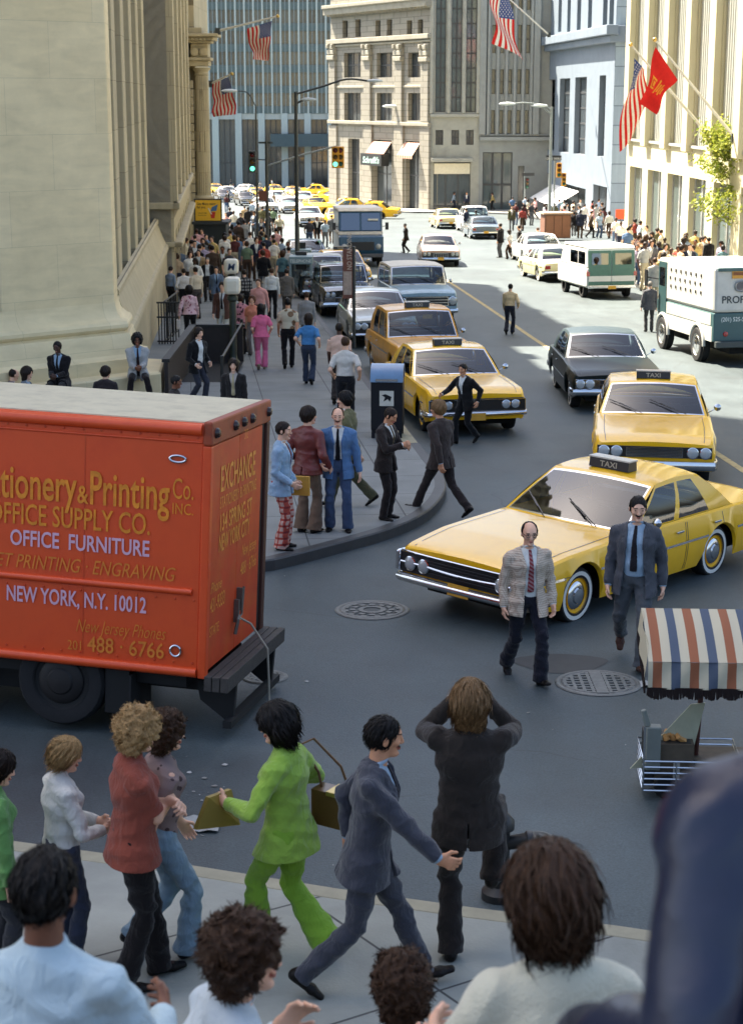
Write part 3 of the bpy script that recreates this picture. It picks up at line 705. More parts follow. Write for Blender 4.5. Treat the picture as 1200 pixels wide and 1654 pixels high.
def far_bank():
    r = bld("pale_bank_building", "pale bank building with four tall windows, heavy cornice and shaded side wall")
    o = Vector((16.75, 172)); q = Vector((19.0, 140)); W = (q - o).length; dv = (q - o) / W; M = frame_mat((o.x, o.y, 0), dv)
    def U(px): k = (px - 600) / 2800; return (k * o.y - o.x) / (dv.x - k * dv.y)
    def Z(py, px): return zat(py, o.y + dv.y * U(px))
    st = mat("blueish_stone", srgb((112, 124, 136)), rough=.7, var=.08, scale=.9, grime=(srgb((92, 104, 116)), .6, .5)); ops = []; sp = []
    for a, b, y1, y0 in ((872, 888, 129, 241), (895, 911, 127, 245), (919, 937, 125, 248), (957, 967, 122, 252)): ops.append((U(a), U(b), Z(y0, a), Z(y1, a))); sp.append((2, 5))
    for a, b in ((874, 879), (890, 895), (904, 909), (919, 925), (936, 942), (959, 966), (969, 976)): ops.append((U(a), U(b), Z(52, a), 20)); sp.append((1, 5))
    low = [(U(876), U(884), -10, Z(280, 880)), (U(900), U(940), -9.6, Z(300, 920)), (U(952), U(974), -9.2, Z(300, 963))]
    mb = MB(); wall_openings(mb, W, -12, 20, ops + low, .6); w = mb.build("wall", st, r); w.matrix_basis = M
    for op, s_ in zip(ops, sp): window(r, M, op, PANE, FRAME, *s_, .5, .08)
    for op in low: window(r, M, op, PANE, FRAME, 2, 2, .5, .08)
    zc = Z(62, 925)
    part("cornice", st, r, [(-.2, W + .9, -.9, .05, zc - .2, zc + .55), (-.2, W + .6, -.55, .05, zc - .75, zc - .2)], M, .06)
    sd = mat("side_stone", srgb((112, 134, 152)), rough=.75, var=.12, scale=.7)
    mb = MB(); mb.box(0, 16, 0, .5, -12, 20); s_ = mb.build("side_wall", brick_stone("blue_grey_stone", srgb((150, 164, 174)), srgb((140, 154, 166)), srgb((96, 108, 120)), 2.6, 1.5, axes="XZ", mort=.04, var=.1), r); s_.matrix_basis = Matrix.Translation((19.0, 140.0, 0))
    part("side_cornice", st, r, [(-.1, 16, -.6, .02, zc - .75, zc + .5)], Matrix.Translation((19.0, 140.0, 0)), .06)
    part("mass", st, r, [(.1, W - .6, .9, 20, -12, 19.9)], M)
    mb = MB(); u0, u1 = U(888), U(930); mb.quad((u0, -2.2, Z(325, 905)), (u1, -2.2, Z(325, 905)), (u1, -.02, Z(302, 905)), (u0, -.02, Z(302, 905))); a = mb.build("awning", mat("awning_white", (.7, .7, .68), rough=.8), r); a.matrix_basis = M
    return r
far_bank()

def right_store():
    r = bld("cream_store_building", "sunlit cream building on the right with ribbed metal panels above tall shop windows")
    o = Vector((14.06, 97.0)); dv = Vector((.06, -1)).normalized(); W = 52.0; M = frame_mat((o.x, o.y, 0), dv)
    def U(px): k = (px - 600) / 2800; return (k * o.y - o.x) / (dv.x - k * dv.y)
    def Z(py, px): return zat(py, o.y + dv.y * U(px))
    st = mat("cream_stone", srgb((190, 184, 154)), rough=.75, var=.06, scale=1.2); zb = Z(226, 1030); zs = Z(268, 1010)
    pitch = 4.55; shops = [(.55 + k * pitch, 3.75 + k * pitch, -4.2 + k * .15, zs) for k in range(11)]
    pan = [(1.0 + k * pitch, 4.3 + k * pitch, zb, 24) for k in range(11)]
    mb = MB(); wall_openings(mb, W, -6, 24, shops + pan, .35); w = mb.build("wall", st, r); w.matrix_basis = M
    for s_ in shops: window(r, M, s_, PANE_B, mat("bright_frame", (.5, .5, .48), rough=.35, metal=.5), 2, 1, .3, .05)
    pm = mat("ribbed_metal", srgb((176, 178, 172)), rough=.45, metal=.2, var=.08)
    bx = []
    for a, b, c, d_ in pan:
        bx.append((a, b, .30, .36, c, d_))
        for j in range(9): u = a + .18 + j * (b - a - .36) / 8; bx.append((u - .07, u + .07, .12, .30, c + .02, d_))
        bx.append((a - .1, b + .1, -.12, .1, c - .12, c + .0))
    part("ribbed_panel", pm, r, bx, M)
    part("pier", st, r, [(4.42 + k * pitch, 5.45 + k * pitch, -.32, .02, zb - .3, 24) for k in range(-1, 10)], M, .03)
    part("mass", st, r, [(.02, W, .7, 20, -6, 23.9)], M)
    M2 = Matrix.Translation((14.06, 97.0, 0)); part("end_wall", st, r, [(.0, 20, -.02, .6, -6, 24)], M2)
    return r
right_store()
# ================================================================== people: distance fields -> one continuous surface each
A3 = lambda *p: np.array(p, float)
def nrm(v):
    n = np.linalg.norm(v)
    return v / n if n > 1e-9 else v
def rotm(yaw=0, pitch=0, roll=0):
    """yaw about z, pitch forward about x, roll about y (degrees)"""
    y, p, r = RAD(yaw), RAD(pitch), RAD(roll)
    Z = np.array([[math.cos(y), -math.sin(y), 0], [math.sin(y), math.cos(y), 0], [0, 0, 1]])
    X = np.array([[1, 0, 0], [0, math.cos(-p), -math.sin(-p)], [0, math.sin(-p), math.cos(-p)]])
    Y = np.array([[math.cos(r), 0, math.sin(r)], [0, 1, 0], [-math.sin(r), 0, math.cos(r)]])
    return Z @ X @ Y

class Cone:
    """tapered segment of elliptic section with rounded ends"""
    def __init__(s, a, b, ra, rb, right=(1, 0, 0), k=0.02, cap=1.0, rev=False):
        s.a = np.asarray(a, float); s.b = np.asarray(b, float)
        s.ra = ra if isinstance(ra, tuple) else (ra, ra); s.rb = rb if isinstance(rb, tuple) else (rb, rb)
        s.k = k; s.cap = cap
        ax = s.b - s.a; s.L = max(np.linalg.norm(ax), 1e-6); s.w = ax / s.L
        r = np.asarray(right, float); u = r - s.w * r.dot(s.w)
        if np.linalg.norm(u) < 1e-3: r = A3(0, 1, 0); u = r - s.w * r.dot(s.w)
        s.u = nrm(u); s.v = np.cross(s.w, s.u)
        R = max(s.ra + s.rb)
        s.lo = np.minimum(s.a, s.b) - R; s.hi = np.maximum(s.a, s.b) + R
    def __call__(s, P):
        q = P - s.a; t = q @ s.w; tc = np.clip(t, 0, s.L); f = tc / s.L
        rx = s.ra[0] + (s.rb[0] - s.ra[0]) * f; ry = s.ra[1] + (s.rb[1] - s.ra[1]) * f
        rz = np.minimum(rx, ry) * s.cap
        du = (q @ s.u) / rx; dv = (q @ s.v) / ry; dw = (t - tc) / rz
        k0 = np.sqrt(du * du + dv * dv + dw * dw)
        k1 = np.sqrt((du / rx) ** 2 + (dv / ry) ** 2 + (dw / rz) ** 2)
        return np.where(k1 > 1e-6, k0 * (k0 - 1) / np.maximum(k1, 1e-6), -np.minimum(rx, ry))
class Ell:
    def __init__(s, c, r, R=None, k=0.02):
        s.c = np.asarray(c, float); s.r = np.asarray(r, float); s.R = np.eye(3) if R is None else R; s.k = k
        m = s.r.max(); s.lo = s.c - m; s.hi = s.c + m
    def __call__(s, P):
        q = ((P - s.c) @ s.R) / s.r
        k0 = np.sqrt((q * q).sum(1)); k1 = np.sqrt(((q / s.r) ** 2).sum(1))
        return np.where(k1 > 1e-6, k0 * (k0 - 1) / np.maximum(k1, 1e-6), -s.r.min())
class Torus:
    def __init__(s, c, R, r, n, k=0.01, sq=1.0, right=(1, 0, 0)):
        s.c = np.asarray(c, float); s.R = R; s.r = r; s.n = nrm(np.asarray(n, float)); s.k = k; s.sq = sq
        rr = np.asarray(right, float); s.u = nrm(rr - s.n * rr.dot(s.n)); s.v = np.cross(s.n, s.u)
        s.lo = s.c - R - r; s.hi = s.c + R + r
    def __call__(s, P):
        q = P - s.c; h = q @ s.n; x = q @ s.u; y = q @ s.v / s.sq
        return np.sqrt((np.sqrt(x * x + y * y) - s.R) ** 2 + h * h) - s.r

def smin(a, b, k):
    h = np.maximum(k - np.abs(a - b), 0) / k
    return np.minimum(a, b) - h * h * k * 0.25
def fold(P, amp, ph=0.0, fx=26.0, fz=34.0):
    x, y, z = P[:, 0], P[:, 1], P[:, 2]
    a = 1 - 2 * np.abs(np.sin(.5 * (fz * z + 14 * x * np.sin(ph) + 3.0 * np.sin(9 * x + ph) + 3.0 * np.sin(8 * y + ph * 1.7) + 2 * np.sin(5 * z + ph))))
    b = np.sin(fx * x + 3.0 * np.sin(11 * z + ph) + ph) * np.sin(fx * y + 2.5 * np.sin(13 * z))
    c = 1 - 2 * np.abs(np.sin(.5 * (fz * .8 * z - 30 * x + 18 * y + 2.0 * np.sin(7 * z + 2 * ph))))
    return amp * (a * .75 + b * .6 + c * .55)

def sdf_mesh(prims, res, post=None):
    """surface nets over blocks near the surface; post(P, d) edits the field"""
    lo = np.min([p.lo for p in prims], 0) - 3 * res; hi = np.max([p.hi for p in prims], 0) + 3 * res
    B = 8
    nb = np.ceil((hi - lo) / (res * B)).astype(int)
    n = nb * B
    bi = np.stack(np.meshgrid(*[np.arange(k) for k in nb], indexing='ij'), -1).reshape(-1, 3)
    bc = lo + (bi * B + (B - 1) / 2) * res
    hd = res * B * 0.87 + 0.012
    dc = np.full(len(bc), 9.0); per = []
    for p in prims:
        d = p(bc); per.append(d); dc = np.minimum(dc, d)
    act = np.abs(dc) < hd * 1.6 + 0.03
    V = np.where(dc < 0, -1.0, 1.0).astype(np.float32)
    full = np.repeat(V[:, None], B ** 3, 1)
    off = np.stack(np.meshgrid(*[np.arange(B)] * 3, indexing='ij'), -1).reshape(-1, 3) * res
    ai = np.nonzero(act)[0]
    base = lo + bi[ai] * B * res
    P = (base[:, None, :] + off[None]).reshape(len(ai), B ** 3, 3)
    D = np.full((len(ai), B ** 3), 1.0)
    for p, d in zip(prims, per):
        sel = np.nonzero(d[ai] < hd * 1.6 + 0.04 + p.k)[0]
        if len(sel) == 0: continue
        pp = P[sel].reshape(-1, 3)
        dd = p(pp).reshape(len(sel), -1)
        D[sel] = smin(D[sel], dd, p.k)
    if post is not None:
        D = post(P.reshape(-1, 3), D.reshape(-1)).reshape(D.shape)
    full[ai] = D
    G = full.reshape(*nb, B, B, B).transpose(0, 3, 1, 4, 2, 5).reshape(*n)
    if post is not None:                       # inside blocks far from the un-cut surface still need the cuts
        ina = np.nonzero(~act & (dc < 0))[0]
        if len(ina):
            q = post(bc[ina], dc[ina])
            for j, i in enumerate(ina):
                if q[j] > 0:
                    a = bi[i] * B; G[a[0]:a[0] + B, a[1]:a[1] + B, a[2]:a[2] + B] = 1.0
                elif abs(q[j]) < hd * 2:
                    a = bi[i] * B
                    pp = (lo + bi[i] * B * res) + off
                    dd = np.full(len(pp), 1.0)
                    for p in prims: dd = smin(dd, p(pp), p.k)
                    G[a[0]:a[0] + B, a[1]:a[1] + B, a[2]:a[2] + B] = post(pp, dd).reshape(B, B, B)
    return surf_nets(G, lo, res)
def surf_nets(G, lo, res):
    S = G < 0
    c = [(i, j, k) for i in (0, 1) for j in (0, 1) for k in (0, 1)]
    nx, ny, nz = (s - 1 for s in G.shape)
    cnt = sum(S[i:i + nx, j:j + ny, k:k + nz].astype(np.int8) for i, j, k in c)
    cell = (cnt > 0) & (cnt < 8)
    idx = np.full(cell.shape, -1, np.int64); ci = np.argwhere(cell); idx[cell] = np.arange(len(ci))
    acc = np.zeros((len(ci), 3)); num = np.zeros(len(ci))
    vals = {o: G[ci[:, 0] + o[0], ci[:, 1] + o[1], ci[:, 2] + o[2]].astype(float) for o in c}
    for a in c:
        for ax in range(3):
            if a[ax]: continue
            b = list(a); b[ax] = 1; b = tuple(b)
            va, vb = vals[a], vals[b]
            m = (va < 0) != (vb < 0)
            t = np.where(m, va / np.where(m, va - vb, 1), 0)
            p = np.array(a, float)[None] + 0 * acc; p[:, ax] = t
            acc[m] += p[m]; num[m] += 1
    V = lo + (ci + acc / np.maximum(num, 1)[:, None]) * res
    F = []
    for ax in range(3):
        u, v = [(1, 2), (2, 0), (0, 1)][ax]
        sl = [slice(None)] * 3; sl2 = [slice(None)] * 3
        sl[ax] = slice(0, -1); sl2[ax] = slice(1, None)
        ch = S[tuple(sl)] != S[tuple(sl2)]
        e = np.argwhere(ch)
        e = e[(e[:, u] > 0) & (e[:, v] > 0) & (e[:, u] < G.shape[u] - 1) & (e[:, v] < G.shape[v] - 1)]
        if not len(e): continue
        def at(du, dv):
            q = e.copy(); q[:, u] -= du; q[:, v] -= dv
            return idx[q[:, 0], q[:, 1], q[:, 2]]
        q = np.stack([at(1, 1), at(0, 1), at(0, 0), at(1, 0)], 1)
        ins = S[e[:, 0], e[:, 1], e[:, 2]]
        q[~ins] = q[~ins][:, ::-1]
        F.append(q)
    F = np.concatenate(F) if F else np.zeros((0, 4), int)
    F = F[(F >= 0).all(1)]
    return V, F
def np_mesh(name, V, F, mats, mi=None):
    me = bpy.data.meshes.new(name)
    me.vertices.add(len(V)); me.vertices.foreach_set("co", np.ascontiguousarray(V, np.float32).ravel())
    me.loops.add(len(F) * 4); me.loops.foreach_set("vertex_index", np.ascontiguousarray(F, np.int32).ravel())
    me.polygons.add(len(F)); me.polygons.foreach_set("loop_start", np.arange(0, len(F) * 4, 4, dtype=np.int32))
    for m in mats: me.materials.append(m)
    if mi is not None: me.polygons.foreach_set("material_index", np.ascontiguousarray(mi, np.int32))
    me.update(calc_edges=True); me.shade_smooth()
    return me

# ---- skeleton
def ik(root, target, l1, l2, pole):
    d = target - root; L = np.linalg.norm(d); m = (l1 + l2) * 0.999
    if L > m: target = root + d / L * m; L = m
    u = d / np.linalg.norm(d)
    a = (l1 * l1 - l2 * l2 + L * L) / (2 * L); h = math.sqrt(max(l1 * l1 - a * a, 0))
    p = pole - u * pole.dot(u); p = nrm(p)
    return root + u * a + p * h, target
def pose_stand(**k):
    d = dict(hip=(0, 0, .93), lean=2, twist=0, side=0, head=(0, 4, 0), aL=(-.10, .0, .085), aR=(.10, .02, .085), fL=(0, 8), fR=(0, -8),
             hL=(-.245, .05, .81), hR=(.245, .05, .81))
    d.update(k); return d
def pose_walk(front='R', stride=.30, **k):
    f = dict(hip=(0, 0, .905), lean=5, twist=0, side=0, head=(0, 5, 0))
    sg = 1 if front == 'R' else -1
    fr = (.075 * sg, stride, .095); bk = (-.075 * sg, -stride * 1.05, .16)
    if front == 'R': f.update(aR=fr, aL=bk, fR=(-14, -5), fL=(38, 5), hL=(-.24, .20, .85), hR=(.24, -.16, .83), twist=8)
    else: f.update(aL=fr, aR=bk, fL=(-14, 5), fR=(38, -5), hR=(.24, .20, .85), hL=(-.24, -.16, .83), twist=-8)
    f.update(k); return f
def pose_sit(**k):
    """seated on a ledge: origin on the seat's ground line, seat height .52"""
    d = dict(hip=(0, 0, .60), lean=8, twist=0, side=0, head=(0, 10, 0), aL=(-.14, .42, .085), aR=(.14, .46, .085), fL=(0, 10), fR=(0, -10),
             hL=(-.07, .30, .72), hR=(.07, .31, .70), sit=True)
    d.update(k); return d

def skel(p, female=False):
    s = {}
    hip = A3(*p['hip']); Rt = rotm(0, p['lean'], p.get('side', 0)); Rp = rotm(p.get('hipyaw', 0))
    Rc = rotm(p.get('twist', 0)) @ Rt
    sw = .165 if female else .188
    s['hip'] = hip; s['Rt'] = Rt; s['Rc'] = Rc
    s['neck'] = hip + Rt @ A3(0, -.005, .535); s['chest'] = hip + Rt @ A3(0, 0.005, .36); s['waist'] = hip + Rt @ A3(0, .01, .16)
    sh = p.get('shrug', 0)
    for sd, sg in (('L', -1), ('R', 1)):
        S = s['neck'] + Rc @ A3(sg * sw, 0, -.088 + sh)
        w = A3(*p['h' + sd]); pole = A3(*p.get('p' + sd, (sg * .32, -.95, -.2)))
        el, w = ik(S, w, .295, .255, Rc @ nrm(pole))
        s['S' + sd], s['E' + sd], s['W' + sd] = S, el, w
        H = hip + Rp @ A3(sg * .088, 0, -.02)
        a = A3(*p['a' + sd]); kp = A3(*p.get('k' + sd, (sg * .12, 1, 0.1)))
        kn, a = ik(H, a, .425, .42, kp)
        s['H' + sd], s['K' + sd], s['A' + sd] = H, kn, a
        pitch, yaw = p['f' + sd]
        s['F' + sd] = rotm(yaw, pitch, 0)
    y, pt, r = p['head']
    s['Rh'] = rotm(y + p.get('twist', 0) * .5, pt, r)
    s['head'] = s['neck'] + Rt @ A3(0, .012, .050) + s['Rh'] @ A3(0, .018, .103)
    return s
def head_prims(s, fine, k=.012, female=False):
    R, c = s['Rh'], s['head']
    P = lambda x, y, z: c + R @ A3(x, y, z)
    right = R @ A3(1, 0, 0)
    pr = [Ell(P(0, -.014, .028), (.073, .094, .088), R, .02), Cone(P(0, .022, -.02), P(0, .05, -.09), (.060, .055), (.026, .026), right, .03),
          Cone(s['neck'] + A3(0, 0, -.03), P(0, -.022, -.05), .056 if not female else .047, .050 if not female else .043, (1, 0, 0), .03),
          Ell(P(0, .04, .02), (.058, .048, .062), R, .02)]
    if fine:
        pr += [Cone(P(0, .084, .022), P(0, .103, -.022), .0085, .0115, right, .012), Ell(P(.011, .092, -.026), (.009, .010, .007), R, .008), Ell(P(-.011, .092, -.026), (.009, .010, .007), R, .008),
               Cone(P(-.036, .077, .036), P(.036, .077, .036), .010, .010, right, .014),
               Ell(P(0, .086, -.052), (.021, .011, .0055), R, .006), Ell(P(0, .085, -.063), (.018, .011, .0065), R, .006), Ell(P(0, .072, -.093), (.021, .018, .014), R, .02),
               Ell(P(.040, .06, -.016), (.02, .02, .018), R, .02), Ell(P(-.040, .06, -.016), (.02, .02, .018), R, .02)]
        for sg in (-1, 1):
            pr += [Ell(P(sg * .033, .074, .014), (.0135, .012, .009), R, .004), Ell(P(sg * .078, -.012, .0), (.010, .019, .032), R @ rotm(sg * -18), .008)]
    return pr
def hand_prims(s, sd, p, res):
    W, E = s['W' + sd], s['E' + sd]; sg = -1 if sd == 'L' else 1
    d = nrm(W - E)
    hd = p.get('hd' + sd)
    if hd is not None: d = nrm(A3(*hd))
    pn = A3(*p.get('pn' + sd, (-sg, 0.1, 0)))           # palm faces the body by default
    pn = nrm(pn - d * pn.dot(d)); side = np.cross(d, pn) * sg      # side: towards the thumb
    if side[1] < 0 and ('pn' + sd) not in p: side = -side
    curl = p.get('curl' + sd, 30)
    out = [Cone(W - d * .05, W + d * .02, (.030, .022), (.030, .019), side, .02), Cone(W + d * .018, W + d * .082, (.034, .017), (.041, .015), side, .02)]
    fr = .0098 if res < .007 else .0115
    for i, (o, L) in enumerate(((.031, .068), (.0105, .078), (-.0105, .072), (-.031, .056))):
        b = W + d * (.088 - abs(o) * .15) + side * o
        sp = side * o * 1.2
        c1 = RAD(curl * (.7 + .12 * i)); c2 = c1 + RAD(curl * (1.1 + .1 * i))
        d1 = nrm(d * math.cos(c1) + pn * math.sin(c1) + sp); d2 = nrm(d * math.cos(c2) + pn * math.sin(c2) + sp * .3)
        m = b + d1 * L * .52; e = m + d2 * L * .48
        out += [Cone(b - d1 * .012, m, fr, fr * .95, side, .005), Cone(m, e, fr * .95, fr * .78, side, .004)]
    b = W + d * .028 + side * .030
    m = b + nrm(d * .7 + side * .75 + pn * .35) * .042; e = m + nrm(d * .95 + side * .15 + pn * .4) * .034
    out += [Cone(b, m, .0135, .0115, side, .012), Cone(m, e, .0112, .009, side, .005)]
    return out
def limbs(s, which, r, infl=0.0, k=.02):
    a, b, c = {'arm': 'SEW', 'leg': 'HKA'}[which]
    out = []
    for sd in 'LR':
        A, B_, C_ = s[a + sd], s[b + sd], s[c + sd]
        out += [Cone(A, B_, r[0] + infl, r[1] + infl, (1, 0, 0), k), Cone(B_, C_, r[1] + infl, r[2] + infl, (1, 0, 0), .006)]
    return out
def body_prims(s, p, res, fine, female, hands=True):
    Rc, Rt = s['Rc'], s['Rt']; r = Rc @ A3(1, 0, 0)
    pr = [Cone(s['hip'], s['waist'], (.125, .085), (.105, .075), Rt @ A3(1, 0, 0), .04), Cone(s['waist'], s['chest'], (.105, .075), (.130, .085), r, .04),
          Cone(s['chest'], s['neck'] - A3(0, 0, .05), (.130, .085), (.085, .045), r, .03)]
    pr += limbs(s, 'leg', (.070, .036, .032), 0, .02)
    pr += [Cone(s['S' + a], s['E' + a], .038, .035, r, .02) for a in 'LR'] + [Cone(s['E' + a], s['W' + a], .040, .026, r, .02) for a in 'LR']
    pr += head_prims(s, fine, female=female)
    if hands:
        for a in 'LR': pr += hand_prims(s, a, p, res)
    return pr

HAIR_DEF = dict(short=(.011, -.055, .0045, 60, 0), medium=(.026, -.085, .007, 46, 0), shaggy=(.036, -.15, .006, 40, 0), long=(.028, -.16, .006, 34, .30), bob=(.046, -.125, .006, 40, .05), afro=(.058, -.10, .012, 75, 0), curly=(.046, -.12, .015, 62, 0), bald=(.012, -.06, .003, 60, 0))
def hair_mesh(s, style, res, m, seed=0):
    R, c = s['Rh'], s['head']; th, low, amp, fr, lg = HAIR_DEF[style]
    P = lambda x, y, z: c + R @ A3(x, y, z)
    vol = th * 1.0
    pr = [Ell(P(0, -.016, .030), (.073 + th, .094 + th, .088 + th * 1.15), R, .02)]
    if low < -.07: pr.append(Cone(P(0, -.045, .01), P(0, -.055, low + .035), (.070 + th, .055 + th * .6), (.055 + th * .8, .034 + th * .5), R @ A3(1, 0, 0), .03))
    if lg:
        for x in (-.055, 0, .055): pr.append(Cone(P(x, -.06, 0), s['head'] + s['Rt'] @ A3(x * 1.3, -.075, -lg * .8), (.045, .04), (.04, .022), (1, 0, 0), .03))
    if style == 'bob' or style == 'shaggy':
        for sg in (-1, 1): pr.append(Cone(P(sg * .072, -.012, .03), P(sg * .074, -.008, low + .045), (.022, .045), (.018, .035), R @ A3(1, 0, 0), .02))
    face = Ell(P(0, .118, -.022 + .014 * (style in ('short', 'medium', 'curly', 'afro'))), (.080 if style in ('short', 'bald') else .066, .088, .102 if style != 'bald' else .13), R)
    face2 = Ell(P(0, .07, -.06), (.13, .062 if style in ('short', 'bald', 'medium') else .05, .075), R)
    top = Ell(P(0, .055, .105), (.070, .125, .09), R) if style == 'bald' else None
    ph = seed * 1.3
    def post(Q, d):
        q = (Q - c) @ R; x, y, z = q[:, 0], q[:, 1], q[:, 2]
        if style in ('afro', 'curly'):
            n = np.sin(fr * x + 2 * np.sin(fr * .6 * z + ph)) * np.sin(fr * y + 2 * np.sin(fr * .5 * x)) * np.sin(fr * z + 1.5 * np.sin(fr * .5 * y + ph)) * 1.3 + .5 * np.sin(fr * 1.9 * x + ph) * np.sin(fr * 1.8 * z) * np.sin(fr * 1.7 * y + 1)
        else:                                       # locks: ridges that fall from the crown
            ang = np.arctan2(x, -y + 1e-6); up = z
            n = np.sin(ang * 17 + 4 * np.sin(up * 22 + ph) + 1.5 * np.sin(ang * 5 + ph)) * .6 + .5 * np.sin(ang * 41 + 3 * np.sin(up * 31 + ph)) + .4 * np.sin(fr * x + fr * z + ph) * np.sin(fr * y)
        d = d - amp * n
        d = np.maximum(d, -face(Q)); d = np.maximum(d, -face2(Q))
        if style in ('short', 'bald'): d = np.maximum(d, (low - z) * .8); d = np.maximum(d, np.where(z < .035 if style == 'short' else z < 9, y - (.03 if style == 'short' else .005), d))
        elif not lg: d = np.maximum(d, low - z)
        if top is not None: d = np.maximum(d, -top(Q))
        return d
    V, F = sdf_mesh(pr, res, post)
    if res < .0062 and len(F):                      # loose locks over the scalp, swept down (or coiled)
        rs = np.random.RandomState(int(seed * 97) + 5); curly = style in ('afro', 'curly')
        a, b, c2 = V[F[:, 0]], V[F[:, 1]], V[F[:, 2]]; nn = np.cross(b - a, c2 - a); nn /= np.linalg.norm(nn, axis=1)[:, None] + 1e-9; ce = V[F].mean(1)
        loc = (ce - c) @ R; ok = np.nonzero(~((loc[:, 1] > .05) & (loc[:, 2] < .06)) & (((ce - c) * nn).sum(1) > 0))[0]
        pk = rs.choice(ok, 1700 if not curly else 1500); N_, P_ = nn[pk], ce[pk]; up = R[:, 2]
        t = -up[None] + N_ * (N_ @ up)[:, None] + (R @ A3(0, -.5, 0))[None] + rs.normal(0, .16 if not curly else 1.2, N_.shape); t -= N_ * (t * N_).sum(1)[:, None]; t /= np.linalg.norm(t, axis=1)[:, None] + 1e-9
        sd = np.cross(N_, t); L_ = rs.uniform(.6, 1.2, len(pk)) * (.045 if style in ('short', 'bald') else .020 if curly else .075); k = len(V); vs, fs = [], []
        prev = P_ - N_ * .002
        for j, (f, lift, w) in enumerate(((0, 0, .0035), (.45, .006, .0032), (1, .004 if not curly else .016, .0008))):
            q = P_ + t * (L_ * f)[:, None] + N_ * (lift * rs.uniform(.4, 1.3, len(pk)))[:, None] - N_ * ((L_ * f) ** 2 * (4.5 if not curly else 2))[:, None] + (sd * (rs.normal(0, .012 * f, len(pk)))[:, None] if curly else 0) - N_ * .002
            vs += [q - sd * w, q + sd * w]
        vs = np.stack(vs, 1).reshape(-1, 3); b0 = k + np.arange(len(pk)) * 6
        for j in (0, 2): fs.append(np.stack([b0 + j, b0 + j + 1, b0 + j + 3, b0 + j + 2], 1))
        V = np.concatenate([V, vs]); F = np.concatenate([F] + fs)
    return np_mesh("hair", V, F, [m])

M_SKIN = {}
def skin(tone):
    c = {'fair': (226, 176, 146), 'tan': (204, 146, 110), 'brown': (120, 74, 50), 'dark': (72, 44, 31)}[tone]
    return mat("skin_" + tone, srgb(c), rough=.52, var=.10, scale=22, bump=.08, bscale=160)
def hair_m(name):
    c = {'black': (22, 18, 16), 'dark': (38, 27, 20), 'brown': (66, 44, 28), 'auburn': (86, 48, 26), 'blonde': (176, 140, 92), 'grey': (120, 116, 110), 'sandy': (128, 98, 64)}[name]
    k = "hair_" + name
    if k in _mats: return _mats[k]
    m, nt, b, L = mat_nodes(k)
    tc = nt.nodes.new("ShaderNodeTexCoord"); mp = nt.nodes.new("ShaderNodeMapping"); mp.inputs["Scale"].default_value = (260, 260, 26); L(tc.outputs["Object"], mp.inputs["Vector"])
    n = nt.nodes.new("ShaderNodeTexNoise"); n.inputs["Scale"].default_value = 1; n.inputs["Detail"].default_value = 3; L(mp.outputs[0], n.inputs["Vector"])
    cr = nt.nodes.new("ShaderNodeValToRGB"); e = cr.color_ramp.elements; l = srgb(c)
    e[0].position = .3; e[0].color = (*[q * .45 for q in l], 1); e[1].position = .75; e[1].color = (*[min(q * 1.25, .8) for q in l], 1)
    L(n.outputs["Fac"], cr.inputs["Fac"]); L(cr.outputs["Color"], b.inputs["Base Color"])
    bp = nt.nodes.new("ShaderNodeBump"); bp.inputs["Strength"].default_value = .7; bp.inputs["Distance"].default_value = .006; L(n.outputs["Fac"], bp.inputs["Height"]); L(bp.outputs["Normal"], b.inputs["Normal"])
    b.inputs["Roughness"].default_value = .5; b.inputs["Specular IOR Level"].default_value = .22
    return m

